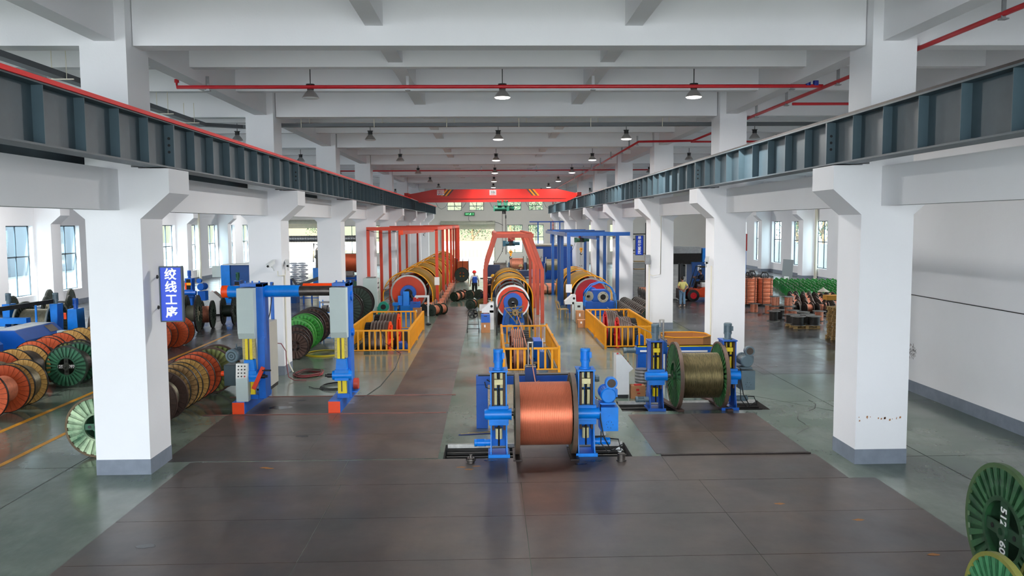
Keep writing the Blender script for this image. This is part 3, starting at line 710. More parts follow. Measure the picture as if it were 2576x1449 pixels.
# right of the right machine: long touching lines
for r_, (x, y0, y1, k) in enumerate(((6.9, 36.9, 44.0, 'dark_copper'), (7.62, 39.2, 46.0, 'dark_copper'), (8.34, 42.2, 46.0, 'dark_copper'))):
    y = y0; i = 0
    while y < y1:
        bobbin('green_copper' if i == 0 else k, x + .02 * (i % 2), y, A90, 'dark bobbin in the %s line right of the blue gantry, %s from the near end' % (('first', 'second', 'third')[r_], ORD[i]), 'bobbins in the %s line right of the blue gantry' % ('near', 'middle', 'far')[r_]); y += .46; i += 1
for i in range(3):
    for j in range(5):
        bobbin('copper_full', 10.0 + i * .56, 50.5 + j * .66, 0, 'full copper bobbin behind the third right column, %s row, %s from left' % (ORD[j], ORD[i]), 'block of full copper bobbins behind the third right column')
for i in range(5):
    for j in range(4):
        bobbin('copper_full', 2.5 + i * .55, 55.0 + j * .8, 0, 'full copper bobbin between middle and right machines, %s row, %s from left' % (ORD[j], ORD[i]), 'copper bobbins between the middle and right machines')
for j in range(7): bobbin('dark_copper', 4.95 - .0 * j, 56 + j * .6, 0, 'dark bobbin in the line behind the blue gantry posts, %s from the front' % ORD[j], 'bobbins behind the blue gantry posts')
# right aisle store
ng = 0
for j in range(16):
    for i in range(12):
        x = 18.7 + i * .7 + j * .2 + .3 * (j % 2) + random.uniform(-.06, .06); y = 49.2 + j * .82 - i * .1 + random.uniform(-.09, .09)
        if x > 25.7 or ng >= 120: continue
        ng += 1
        bobbin('green_empty', x, y, .16 + random.uniform(-.05, .05), 'empty green bobbin by the right wall, %s row, %s from left' % (ORD[j], ORD[i]), 'empty green bobbins by the right wall')
for j in range(9):
    for i in range(7):
        x = 15.95 + i * .7 + j * .3 - (.0 if j else .1) + random.uniform(-.06, .06); y = 41.9 + j * .84 - i * .12 + random.uniform(-.08, .08)
        if (x < 16.6 and y > 45.4): continue
        k = 'dark_copper' if (i * 3 + j) % 4 else 'dark_empty'
        bobbin(k, x, y, .14 + random.uniform(-.06, .06), ('part-wound copper bobbin' if k == 'dark_copper' else 'empty dark bobbin') + ' in the brown block, %s row, %s from left' % (ORD[j], ORD[i]), 'brown bobbins with copper' if k == 'dark_copper' else 'empty brown bobbins')
for i, (x, y, k) in enumerate(((14.0, 42.6, 'up_copper'), (14.55, 41.9, 'up_copper'), (14.65, 41.2, 'up_copper'), (15.25, 41.0, 'up_copper'), (15.15, 41.9, 'up_dark'), (13.75, 38.9, 'up_dark'), (14.2, 39.5, 'up_dark'), (14.8, 39.2, 'up_copper'), (15.0, 38.4, 'up_dark'), (15.9, 38.7, 'up_copper'))):
    bobbin(k, x, y, 0, ['upright copper bobbin', 'upright dark bobbin'][k == 'up_dark'] + ' on the floor before the copper packs, %s from the left' % ORD[i])
for i, (x, y) in enumerate(((14.65, 41.2), (15.25, 41.0))): bobbin('up_copper', x, y, 0, 'second-tier upright copper bobbin before the copper packs, %s' % ('left', 'right')[i], z=.5)

def pallet(label, x, y, z=0, ang=0, cat='pallet', group=None):
    t = thing('wooden_pallet', label, cat, (x, y, z), ang, group)
    if 'pal' not in MESHC:
        MESHC['pal'] = MB().box(-.6, .6, -.05, .05, 0, .022).mesh('plank', wood2); MESHC['palb'] = MB().box(-.07, .07, -.07, .07, 0, .1).mesh('block', wood2)
    for i in range(6): inst(MESHC['pal'], 'plank', t, (0, -.5 + i * .2, .125))
    for i in range(3): inst(MESHC['pal'], 'plank', t, (0, -.5 + i * .5, 0))
    for a in (-.5, 0, .5):
        for b_ in (-.5, 0, .5): inst(MESHC['palb'], 'block', t, (a, b_, .022))
    return t
pallet('wooden pallet carrying dark upright bobbins, out in the aisle', 14.2, 36.4)
MESHC['bigup'] = bobbin_mesh('bigup', .34, .42, bobb2, bobb2, .27, ax='z')
for i, (dx, dy) in enumerate(((-.34, -.36), (.36, -.36), (-.34, .36), (.36, .36))):
    o = inst(MESHC['bigup'], 'wire_bobbin', None, (14.2 + dx, 36.4 + dy, .15)); o['label'] = 'dark upright bobbin standing on the pallet in the aisle, %s' % ('near left', 'near right', 'far left', 'far right')[i]; o['category'] = 'bobbin'
for i in range(9): pallet('wooden pallet in the stack beside the first right column, %s from the floor' % ('lowest', 'second', 'third', 'fourth', 'fifth', 'sixth', 'seventh', 'eighth', 'topmost')[i], 14.45 + random.uniform(-.05, .05), 32.4 + random.uniform(-.05, .05), i * .149, random.uniform(-.06, .06))
# copper wire packs in steel cages
for i, (x, y) in enumerate(((14.75, 45.9), (15.7, 46.0), (15.35, 47.2), (14.2, 47.2), (14.9, 48.3))):
    t = thing('copper_wire_pack', 'copper wire coil in black carrier, %s' % ('front left of the group by the right aisle column', 'front right of the group', 'middle of the group', 'behind the column edge', 'rearmost of the group')[i], 'wire pack', (x, y, 0))
    m = MB(); prof = []
    for j in range(40): z = .14 + j * .036; r_ = .44 + .012 * math.sin(j * 2.1) + .01 * (j % 2); prof += [(r_, z), (r_ + .008, z + .018)]
    prof = [(.2, .14)] + prof + [(.4, 1.6), (.2, 1.6)]
    m.lathe(prof, (0, 0, 0), (0, 0, 1), 28); m.build('copper_coil', copper2, t)
    m = MB(); m.lathe([(.5, 0), (.5, .1), (.2, .1), (.2, 0)], (0, 0, 0), (0, 0, 1), 24)
    for a in range(6):
        c, s = math.cos(a * PI / 3), math.sin(a * PI / 3); m.tube([(c * .48, s * .48, .1), (c * .48, s * .48, 1.7)], .018, 5)
        m.tube([(c * .2, s * .2, 1.6), (c * .24, s * .24, 1.78), (c * .12, s * .12, 1.92)], .02, 5)
    m.torus((0, 0, 1.7), (0, 0, 1), .48, .018, 24, 5); m.lathe([(.16, 1.9), (.16, 1.97), (.01, 1.97)], (0, 0, 0), (0, 0, 1), 12); m.build('steel_carrier', blk, t)
# ================================================================ TAKE-UP STANDS
def motor(mb, p0, p1, r, mi=0, fan=1, ribs=10):
    """finned electric motor from p0 (shaft end) to p1 (fan end)"""
    p0, p1 = Vector(p0), Vector(p1); d = p1 - p0; L = d.length; d.normalize(); x, y, _, _ = mb.frame_of(p0, p1)
    mb.cyl(p0, p0 + d * L * .12, r * 1.05, 16, mi=mi); mb.cyl(p0 + d * L * .12, p0 + d * L * .75, r * .9, 16, mi=mi)
    for i in range(ribs * 2):
        a = PI * i / ribs; e = x * math.cos(a) + y * math.sin(a)
        mb.bar(p0 + d * L * .13 + e * r * .92, p0 + d * L * .74 + e * r * .92, r * .05, r * .16, mi, e)
    mb.lathe([(r * .98, L * .75), (r * 1.04, L * .78), (r * 1.04, L * .95), (r * .9, L), (.001, L)], p0, d, 18, mi)
    mb.lathe([(r * .7, L * 1.003), (r * .5, L * 1.003)], p0, d, 14, fan); mb.lathe([(r * .3, L * 1.004), (r * .12, L * 1.004)], p0, d, 12, fan)
def stand_column(t, x, y, C, inner, guide, M, gear, box=None):
    """one lifting column of a take-up stand; x is its left edge; gear=+1 adds gearbox, motor and blower on the right"""
    w = .345; z1 = 1.76
    m = MB(); m.box(x, x + .03, y, y + .42, .12, z1); m.box(x + w - .03, x + w, y, y + .42, .12, z1); m.box(x, x + w, y + .36, y + .42, .12, z1)
    m.box(x - .02, x + w + .02, y - .03, y + .45, z1, z1 + .03)
    m.prism([(y - .1, .0), (y + .5, .0), (y + .5, .12), (y + .42, .45), (y, .45), (y - .1, .12)], 'x', x - .005, x + .02); m.prism([(y - .1, .0), (y + .5, .0), (y + .5, .12), (y + .42, .45), (y, .45), (y - .1, .12)], 'x', x + w - .02, x + w + .005)
    m.box(x - .05, x + w + .05, y - .14, y - .1, 0, .07); m.box(x - .05, x + w + .05, y - .12, y + .5, 0, .03)
    m.build('column_frame', C, t, bevel=.004)
    m = MB(); m.box(x + .035, x + .08, y - .008, y + .1, .55, z1 - .03); m.box(x + w - .08, x + w - .035, y - .008, y + .1, .55, z1 - .03); m.build('guide_rail', guide, t)
    xc = x + w / 2
    for a_, c_ in ((x + .08, xc - .03), (xc + .03, x + w - .08)):
        for e_, f_ in ((1.02, 1.35), (1.4, z1 - .04)): MB().box(a_, c_, y + .12, y + .3, e_, f_).build('inner_guard', inner, t, bevel=.01)
    MB().cyl((xc, y + .14, .34), (xc, y + .14, .56), .075, 14).build('lower_guard', inner, t)
    m = MB(); m.box(x + .08, x + w - .08, y + .02, y + .16, 1.49, 1.6); m.build('top_nut_block', inner if C is blue else yel2, t, bevel=.005)
    m = MB(); m.cyl((xc, y + .07, .2), (xc, y + .07, z1), .018, 8)
    for i in range(50): m.torus((xc, y + .07, .25 + i * .03), (0, 0, 1), .02, .006, 10, 4)
    m.build('lead_screw', dark, t)
    m = MB(); m.box(x - .03, x + w + .03, y - .05, y + .1, .66, 1.06); m.box(x - .03, x + w + .03, y - .07, y - .05, .74, .8); m.box(x - .04, x + w + .01, y - .06, y + .12, 1.0, 1.03)
    m.cyl((x - .1, y - .02, .89), (x + w + .07, y - .02, .89), .115, 20); m.cyl((x + w + .07, y - .02, .89), (x + w + .09, y - .02, .89), .125, 20); m.cyl((x - .1, y - .02, .89), (x - .12, y - .02, .89), .1, 20)
    m.build('lifting_carriage', C if C is blue else blue, t, bevel=.004)
    m = MB(); m.cyl((xc, y + .2, z1 + .03), (xc, y + .2, z1 + .06), .12, 16); m.cyl((xc, y + .2, z1 + .06), (xc, y + .2, z1 + .16), .085, 16); m.cyl((xc, y + .2, z1 + .16), (xc, y + .2, z1 + .18), .1, 16)
    motor(m, (xc, y + .2, z1 + .18), (xc, y + .2, z1 + .45), .1); m.box(xc + .07, xc + .13, y + .15, y + .25, z1 + .25, z1 + .37); m.build('lift_motor', [M, blk], t)
    m = MB(); s = 1 if gear > 0 else -1; xs = x if s < 0 else x + w
    m.cyl((xs, y + .12, .26), (xs + s * .1, y + .12, .26), .07, 12); motor(m, (xs + s * .1, y + .12, .26), (xs + s * .34, y + .12, .26), .075); m.build('traverse_motor', [M, blk], t)
    pin = MB(); p = x + w + .09 if gear < 0 else x - .12; s = 1 if gear < 0 else -1
    pin.cyl((p, y + .2, .85), (p + s * .14, y + .2, .85), .05, 14); pin.build('pintle', dsteel, t)
    if gear > 0:
        m = MB(); g = x + w + .13; m.box(g, g + .36, y - .02, y + .4, .5, 1.0); m.cyl((g + .18, y - .02, .64), (g + .18, y - .035, .64), .085, 22); m.cyl((g + .18, y - .02, .81), (g + .18, y - .035, .81), .025, 10)
        for a in range(6): m.cyl((g + .18 + .065 * math.cos(a), y - .035, .64 + .065 * math.sin(a)), (g + .18 + .065 * math.cos(a), y - .042, .64 + .065 * math.sin(a)), .008, 6, mi=1)
        m.cyl((g - .06, y + .1, .86), (g, y + .1, .86), .125, 20)
        m.build('gearbox', [M if C is not blue else blue, blk], t, bevel=.006)
        m = MB(); c = (g + .16, y + .02, 1.24); motor(m, (g + .16, y + .5, 1.24), (g + .16, y, 1.24), .155, ribs=12)
        m.box(g, g + .32, y + .1, y + .4, 1.03, 1.07); m.box(g + .3, g + .37, y + .15, y + .3, 1.18, 1.34); m.build('drive_motor', [M, M], t)
        m = MB(); m.cyl((g + .2, y + .05, 1.36), (g + .2, y + .16, 1.36), .1, 14); m.cyl((g + .22, y, 1.5), (g + .22, y + .15, 1.5), .125, 20); m.cyl((g + .22, y - .004, 1.5), (g + .22, y, 1.5), .09, 18, mi=1); m.box(g + .12, g + .24, y + .02, y + .14, 1.3, 1.5)
        m.build('cooling_blower', [M, mat('blower_mesh', '#4b4038', .7)], t)
        m = MB(); m.tube([(g, y + .05, 1.05), (g - .02, y - .05, .8), (g + .05, y - .05, .4), (g + .2, y - .08, .12), (g + .42, y - .02, .1), (g + .38, y + .1, .3), (g + .1, y + .2, .3)], .015, 6); m.tube([(g + .02, y + .1, .5), (g, y, .25), (g + .15, y - .05, .06), (g + .45, y + .05, .2)], .012, 6); m.build('loose_cable', blk, t)
def pit_rails(x0, x1, y, parent, z=-.12):
    m = MB()
    for dy in (.12, .42, .72): m.cyl((x0, y + dy, z), (x1, y + dy, z), .045, 10)
    m.build('slide_shaft', dark, parent); m = MB(); m.box(x0, x1, y + .95, y + 1.03, -.05, .03); m.build('pit_kerb', mat('chipped_white', '#d9d6cf', .7, var=.3, scale=6), parent)
S1 = thing('take_up_stand', 'bright blue take-up stand with two motor-topped columns holding the copper drum', 'machine', (0, 0, 0))
stand_column(S1, -.02, 16.5, blue, cream2, bwood, blue, -1)
stand_column(S1, 1.79, 16.5, blue, cream2, bwood, blue, 1)
pit_rails(-.95, 2.85, 16.38, S1)
S2 = thing('take_up_stand', 'deep blue take-up stand with grey motors holding the silver-grey cable drum', 'machine', (0, 0, 0))
stand_column(S2, 4.06, 20.45, blue2, yel2, bwood, mgrey, -1)
stand_column(S2, 5.94, 20.45, blue2, yel2, bwood, mgrey, 1)
pit_rails(3.4, 7.1, 20.4, S2)
# drums on the stands
def big_drum(label, x0, x1, y, R, rd, m, wm, rimm, pitch, pos_z):
    t = thing('cable_drum', label, 'cable drum', ((x0 + x1) / 2, y, pos_z - R)); Wd = x1 - x0
    for s in (-1, 1):
        xx = s * Wd / 2; n = 36; f = MB(); P = lambda r, a, d: (d, r * math.cos(a), r * math.sin(a))
        for i in range(n):
            a0, a1, a2 = 2 * PI * i / n, 2 * PI * (i + .5) / n, 2 * PI * (i + 1) / n; ri, ro = .42 * R, .95 * R
            for aa, ab, d in ((a0, a1, .035), (a1, a2, .01)):
                f.add([P(ri, aa, d), P(ro, aa, d), P(ro, ab, d), P(ri, ab, d)], [(0, 1, 2, 3)]); f.add([P(ri, aa, -d), P(ro, aa, -d), P(ro, ab, -d), P(ri, ab, -d)], [(3, 2, 1, 0)])
            for aa in (a0, a1):
                for d in (1, -1): f.add([P(ri, aa, .01 * d), P(ro, aa, .01 * d), P(ro, aa, .035 * d), P(ri, aa, .035 * d)], [(0, 1, 2, 3)])
        fo = f.build('flange', m, t, (xx, 0, R))
        g = MB(); g.lathe([(.94 * R, .0), (.945 * R, .045), (R, .045), (R, -.045), (.945 * R, -.045), (.94 * R, 0)], (0, 0, 0), (1, 0, 0), 56); g.build('rim', rimm, fo)
        g = MB(); g.lathe([(.44 * R, .04), (.38 * R, .045), (.38 * R, -.045), (.44 * R, -.04), (.44 * R, .04)], (0, 0, 0), (1, 0, 0), 36)
        g.box(-.015, .015, -.4 * R, .4 * R, -.08, .08); g.box(-.016, .016, -.08, .08, -.4 * R, .4 * R); g.lathe([(.04, .07), (.11, .07), (.11, -.07), (.04, -.07)], (0, 0, 0), (1, 0, 0), 16); g.build('hub', m, fo)
    g = MB(); g.cyl((-Wd / 2, 0, 0), (Wd / 2, 0, 0), .42 * R, 28, caps=False); g.build('barrel', dark, t, (0, 0, R))
    g = MB(); wound(g, -Wd / 2 + .05, Wd / 2 - .05, rd, 64, pitch, .008); g.build('wound_cable', wm, t, (0, 0, R))
    return t
cdr = mat('copper_strand', '#ee9270', .36, .6, var=.18, scale=20, stretch=(14, 1, 1))
adr = mat('aluminium_strand', '#aa9c74', .36, .85, var=.35, scale=8, stretch=(22, 1, 1), col2='#4f4a38')
big_drum('large steel drum wound full with bright copper cable on the front blue stand', .53, 1.69, 16.72, .84, .655, mat('drum_olive_steel', '#5a5f3e', .6, var=.4, scale=5, col2='#4a4238'), cdr, mat('drum_brown_rim', '#6a5648', .6, var=.3), .019, .845)
big_drum('large green ribbed drum wound with silver-grey cable on the far stand', 4.77, 5.93, 20.72, .87, .585, mat('drum_green', '#2c6334', .45, var=.25, scale=4), adr, mat('drum_brown_rim2', '#5e4a3e', .6, var=.3), .026, .845)
# wedges/timbers under the drums
for x in (.53, 1.69):
    MB().box(x - .09, x + .09, 16.1, 17.0, -.0, .03).build('steel_track_strip', rust, floor)
for x in (4.72, 5.98):
    m = MB(); m.bar((x + .1, 20.2, .03), (x - .15, 21.9, .03), .16, .05); m.build('timber_baulk', bwood, label='dark timber baulk under the %s flange of the green drum' % ('left' if x < 5 else 'right'), cat='timber')
for x, y, l in ((-.42, 16.05, 'squat steel fitting standing on the floor left of the copper drum stand'), (2.62, 16.05, 'squat steel fitting standing on the floor right of the copper drum stand')):
    m = MB(); m.lathe([(.001, .16), (.03, .16), (.035, .1), (.075, .1), (.075, .0), (.095, 0)] if x < 0 else [(.001, .15), (.07, .15), (.08, .13), (.08, .02), (.1, .02), (.1, 0)], (0, 0, 0), (0, 0, 1), 18)
    if x < 0: m.lathe([(.1, .045), (.105, .06), (.1, .075)], (0, 0, 0), (0, 0, 1), 18)
    m.build('steel_fitting', dsteel, loc=(x, y, .008), label=l, cat='fitting')
# traverse guides behind the stands
def traverse(label, x0, x1, y, z0, z1, C, cx, legs, rx):
    t = thing('cable_traverse_guide', label, 'machine', (0, 0, 0))
    m = MB(); m.box(x0, x1, y, y + .26, z0, z1); m.build('beam', C, t, bevel=.008)
    for a, c in legs: MB().box(a, c, y, y + .26, 0, z0).build('leg', C, t, bevel=.006)
    m = MB(); m.box(x0 + .05, x1 - .02, y + .04, y + .2, z1, z1 + .03); m.build('slide_rail', blk, t)
    m = MB(); m.box(cx - .13, cx + .13, y - .04, y + .26, z1 + .0, z1 + .2); m.box(cx - .13, cx + .13, y - .04, y - .02, z1 - .14, z1); m.build('slide_carriage', blue3, t)
    m = MB(); m.cyl((cx - .05, y + .1, z1 + .2), (cx - .05, y + .1, z1 + .78), .025, 10); m.cyl((cx + .05, y + .1, z1 + .2), (cx + .05, y + .1, z1 + .78), .025, 10); m.cyl((cx - .12, y - .02, z1 + .22), (cx + .12, y - .02, z1 + .22), .018, 8); m.cyl((cx - .12, y + .2, z1 + .22), (cx + .12, y + .2, z1 + .22), .018, 8); m.box(cx - .07, cx + .07, y + .09, y + .11, z1 + .76, z1 + .79)
    m.build('guide_roller', steel, t)
    m = MB(); motor(m, (rx, y + .13, (z0 + z1) / 2), (rx + (.35 if rx > x1 - .1 else -.35), y + .13, (z0 + z1) / 2), .08); m.build('motor', [mgrey if C is not blue else mat('olive_motor', '#4c4a30', .5), blk], t)
    return t
T1 = traverse('blue traverse beam with two chrome rollers behind the copper drum', -.35, 2.2, 18.8, 1.04, 1.24, blue2, .93, ((-.35, -.08), (1.7, 1.95)), 2.2)
T2 = traverse('deep blue traverse beam behind the green drum, small grey motor on its left', 4.15, 6.45, 22.9, 1.05, 1.25, blue2, 4.9, ((4.2, 4.45), (6.1, 6.35)), 4.15)
m = MB(); m.box(4.2, 6.4, 22.93, 23.1, 1.255, 1.28); m.build('yellow_cover', yel2, T2)
m = MB(); m.box(4.26, 4.5, 22.885, 22.9, 1.12, 1.17); m.box(5.3, 6.2, 22.885, 22.9, 1.1, 1.15); m.build('white_label_strip', labelw, T2)
m = MB(); m.tube([(-.15, 18.75, 1.12), (-.12, 18.7, 1.0), (0, 18.72, .95), (.02, 18.72, 1.1), (-.1, 18.7, 1.18)], .014, 6); m.build('loose_cable', blk, T1)
# cables running from capstan to traverse to drum
def strand(pts, m, label, r=.012):
    mb = MB(); mb.tube(pts, r, 6); mb.build('cable_strand', m, label=label, cat='cable')
strand([(1.1, 35.2, 1.0), (1.15, 31.0, .95), (.97, 19.0, 1.5), (.95, 17.2, 1.4), (1.02, 16.9, 1.49)], copper2, 'copper strand running through the rollers onto the copper drum')
strand([(5.3, 36.6, .98), (5.2, 31.5, 1.02), (4.92, 23.0, 1.5), (4.98, 21.0, 1.3)], steel, 'thin steel strand running from the right capstan to the green drum')
# octagonal yellow-edged bin on the far traverse
t = thing('octagonal_tray', 'shallow octagonal brown tray with yellow rim beyond the green drum', 'tray', (0, 0, 0))
pts = [(5.35, 23.4), (5.1, 23.7), (5.1, 24.3), (5.35, 24.6), (6.2, 24.6), (6.5, 24.3), (6.5, 23.7), (6.2, 23.4)]
m = MB()
for p, q in zip(pts, pts[1:] + pts[:1]): m.bar((*p, 1.32), (*q, 1.32), .02, .26)
m.prism(pts, 'z', 1.18, 1.2); m.build('side_wall', mat('brown_board', '#a06a3a', .7), t)
m = MB()
for p, q in zip(pts, pts[1:] + pts[:1]): m.bar((*p, 1.455), (*q, 1.455), .035, .025)
m.build('rim', yel, t)
m = MB(); [m.box(a, a + .06, b_, b_ + .06, 0, 1.18) for a in (5.3, 6.2) for b_ in (23.6, 24.3)]; m.build('leg', blue3, t)

# ================================================================ CONTROL DESKS AND BOXES AT THE STANDS
def desk(label, x, y, w, d, h, rot=0, sc=1., z=0, col=offw):
    """pedestal console: white side profile with a sloping button face to the right"""
    t = thing('control_desk', label, 'control desk', (x, y, z), rot)
    pr = [(0, .1), (0, h), (.16, h), (w + .12, h * .68), (w, h * .6), (w, .1)]
    MB().prism(pr, 'y', 0, d).build('body', col, t, bevel=.006)
    m = MB(); u = Vector((.16, 0, h)); v = Vector((w + .12, 0, h * .68)); n = Vector((h * .32, 0, w - .04)).normalized()
    P = lambda a, b_: u + (v - u) * a + Vector((0, b_ * d, 0)) + n * .004
    m.add([P(.04, .06), P(.96, .06), P(.96, .94), P(.04, .94)], [(0, 1, 2, 3)]); m.build('button_panel', mat('panel_grey', '#8b8680', .4, .4), t)
    m = MB()
    for i in range(4):
        for j in range(3): p = P(.15 + .2 * i, .25 + .25 * j); m.cyl(p, p + n * .02, .015, 8, mi=(i * 3 + j) % 3)
    m.build('push_button', [inkk, inkr, mat('button_green', '#1f8a4a', .4)], t)
    m = MB(); m.cyl((.07, d * .4, h), (.07, d * .4, h + .03), .025, 10); m.build('stop_button', inkr, t, label='red stop button')
    m = MB(); m.box(.04, w - .02, .03, d - .03, 0, .1); m.build('plinth', blk, t); return t
desk('white control desk with a sloping black panel beside the silver-grey drum', 3.42, 21.9, .36, .45, 1.2)
desk('white control desk mostly hidden behind the gearbox of the copper drum stand', 2.12, 17.65, .42, .4, .95)
t = thing('cardboard_box', 'open cardboard box with red print beside the white desk', 'box', (4.02, 21.95, 0)); MB().box(-.19, .19, -.15, .15, 0, .36).build('carton', cardb, t)
m = MB(); m.box(-.06, .02, -.155, -.15, .22, .28); m.box(-.03, .05, -.155, -.15, .14, .17); m.build('red_print', inkr, t); m = MB(); m.box(-.1, .1, -.08, .02, .36, .39); m.build('scrap', inkr, t)
m = MB(); pr = []
for i in range(16): pr += [(.2 - .012 * (i % 2), .045 * i), (.2 - .012 * ((i + 1) % 2), .045 * i + .022)]
m.lathe([(.001, 0)] + pr + [(.19, .7), (.001, .66)], (0, 0, 0), (0, 0, 1), 28); m.build('corrugated_duct', galv, loc=(4.25, 22.55, 0), label='short ribbed silver duct standing on end behind the cardboard box', cat='duct')
m = MB()
for i in range(5): m.bar((-.75 + .05 * i, 18.2 + i * .03, .015), (.15 + .03 * i, 18.35 + i * .045, .015), .02, .02, i % 3)
m.build('coloured_rod_bundle', [mat('rod_blue', '#23306e', .4), yel2, blk], label='bundle of blue, black and yellow rods on the floor left of the copper stand', cat='rod')
m = MB(); m.cbox((2.72, 16.95, -.02), (.12, .02, .09), 0, Matrix.Rotation(.6, 3, 'Y')); m.build('paper_scrap', labelw, label='white paper scrap in the pit right of the copper drum stand', cat='paper')

# ================================================================ BLUE LIFTING PORTAL (left)
G = thing('lifting_portal', 'bright blue two-legged lifting portal with grey covers and a horizontal tube', 'machine', (0, 0, 0))
for x, nm in ((-6.59, 0), (-4.16, 1)):
    MB().box(x, x + .31, 20.56, 23.15, .0, .31).build('base_beam', mat('portal_blue', '#0068cc', .35, var=.12, scale=3), G, bevel=.004)
    MB().box(x + .005, x + .305, 20.545, 20.56, .0, .305).build('end_plate', orange, G, label='bright orange square end plate')
pb = MATS['portal_blue']
for x in (-6.45, -4.1):
    MB().box(x + .42, x + .6, 21.0, 21.5, .31, 3.3).build('upright', pb, G, bevel=.005) if x < -5 else MB().box(x + .36, x + .47, 21.0, 21.5, .31, 3.3).build('upright', pb, G, bevel=.005)
    m = MB(); m.box(x + .1, x + .42, 20.95, 21.5, .31, .42); m.box(x + .02, x + .6 if x < -5 else x + .47, 21.0, 21.5, 3.22, 3.3)
    for i in range(3): m.cyl((x + .1 + i * .18, 21.2, 3.3), (x + .1 + i * .18, 21.2, 3.36), .022, 8)
    m.build('cap_plate', pb, G)
    pr = [(20.75, 3.2), (20.72, 2.65), (20.74, 2.05), (20.82, 1.9), (21.2, 1.9), (21.2, 3.2)]
    MB().prism(pr, 'x', x, x + .42).build('cover', lgrey, G, bevel=.006)
    m = MB(); m.box(x + .08, x + .15, 20.85, 20.95, 1.38, 1.9); m.box(x + .33, x + .4, 20.85, 20.95, 1.38, 1.9); m.build('worn_guide', mat('straw_guide', '#c9b97e', .8, var=.4, scale=30), G)
    m = MB(); m.box(x + .15, x + .22, 20.84, 20.95, 1.36, 1.9); m.box(x + .26, x + .33, 20.84, 20.95, 1.36, 1.9); m.box(x + .14, x + .36, 20.86, 20.96, .45, .8)
    m.build('yellow_guide', yel2, G); m = MB(); m.cyl((x + .24, 20.86, .5), (x + .24, 20.86, 1.9), .016, 8); m.build('screw', dsteel, G)
    m = MB(); m.prism([(x + .1, 1.02), (x + .4, 1.02), (x + .37, 1.36), (x + .13, 1.36)], 'y', 20.78, 20.98); m.box(x + .08, x + .44, 20.74, 21.0, .8, 1.08); m.cyl((x + .02, 20.84, .93), (x + .52, 20.84, .93), .12, 18); m.build('lifting_carriage', blue, G, bevel=.004)
    s = 1 if x < -5 else -1; p = x + .52 if s > 0 else x + .02
    m = MB(); m.cyl((p, 20.8, .93), (p + s * .13, 20.8, .93), .055, 14); m.cyl((p + s * .13, 20.8, .93), (p + s * .19, 20.8, .93), .035, 12); m.build('pintle', blk, G)
m = MB(); m.cyl((-6.82, 21.32, 3.08), (-4.98, 21.32, 3.08), .155, 28); m.build('outer_tube', blue, G)
m = MB(); m.cyl((-6.98, 21.32, 3.08), (-6.82, 21.32, 3.08), .16, 28); m.build('tube_end', orange, G, label='orange painted tube end')
m = MB(); m.cyl((-4.98, 21.32, 3.08), (-4.0, 21.32, 3.08), .13, 28); m.build('inner_tube', dsteel, G)
m = MB(); m.cyl((-4.95, 21.62, 3.14), (-3.9, 21.62, 3.14), .12, 20); m.build('rear_tube', orange, G)
m = MB(); m.cyl((-3.63, 21.25, 2.95), (-3.6, 21.25, 2.95), .13, 18); m.cyl((-3.63, 21.25, 2.0), (-3.58, 21.25, 2.0), .1, 14); m.cyl((-5.86, 20.98, 1.9), (-5.86, 20.9, 1.9), .05, 12); m.build('side_flange', pb, G)
m = MB(); m.prism([(20.62, .31), (20.62, .9), (20.68, 1.28), (20.86, 1.28), (20.86, .31)], 'x', -6.5, -6.2); m.build('console', lgrey, G, bevel=.006)
m = MB(); m.add([(-6.495, 20.617, .92), (-6.205, 20.617, .92), (-6.205, 20.68, 1.285), (-6.495, 20.68, 1.285)], [(0, 1, 2, 3)]); m.build('button_panel', mat('console_panel', '#a8a6a0', .35, .5), G)
m = MB()
for i in range(3):
    for j in range(4):
        z = 1.22 - j * .085; yy = 20.617 + (z - .92) * .063 / .365; m.cyl((-6.43 + i * .08, yy, z), (-6.43 + i * .08, yy - .015, z), .018, 10, mi=1 if (i, j) == (2, 3) else 0)
m.build('push_button', [blk, inkr], G)
m = MB(); motor(m, (-6.58, 21.35, 1.46), (-6.66, 20.85, 1.45), .17, ribs=14); m.cyl((-6.6, 21.1, 1.6), (-6.6, 21.1, 1.67), .02, 6); m.torus((-6.6, 21.1, 1.7), (1, 0, 0), .035, .01, 12, 5); m.build('hoist_motor', [mgrey, dgrey], G)
MB().box(-6.9, -6.52, 20.95, 21.4, .66, 1.2).build('gearbox', dgrey, G, bevel=.01); m = MB(); m.cyl((-7.02, 21.15, .95), (-6.9, 21.15, .95), .07, 14); m.build('shaft_end_cap', orange, G, label='orange shaft end cap')
m = MB(); m.bar((-6.08, 20.72, .62), (-5.82, 20.72, 1.18), .1, .07, upv=(0, 1, 0)); m.build('crank_arm', mat('crank_orange_red', '#e23a10', .45), G, label='slanted orange-red crank arm')
m = MB(); m.cyl((-5.84, 20.7, 1.1), (-5.62, 20.7, 1.1), .022, 10); m.build('crank_handle', blk, G)
m = MB(); m.cyl((-3.62, 21.3, .62), (-3.5, 21.3, .62), .15, 16); m.build('brake_motor', redp, G); m = MB(); m.cyl((-3.66, 21.3, .62), (-3.62, 21.3, .62), .16, 16); m.box(-3.66, -3.5, 21.1, 21.5, .42, .46); m.build('motor_mount', pb, G)
t = thing('electrical_cabinet', 'tall pale grey cabinet with red beacon standing on the left portal base', 'cabinet', (-6.32, 21.75, .31))
MB().box(0, .31, 0, 1.15, .1, 1.85).build('body', mat('cabinet_grey', '#b7b6ac', .4, .1, var=.05), t, bevel=.004); MB().box(-.006, .0, .04, 1.1, .14, 1.8).build('door', lgrey, t); MB().box(.01, .3, .02, 1.13, 0, .1).build('plinth', blk, t)
MB().box(.005, .305, -.006, 0, .12, 1.83).build('end_panel', offw, t)
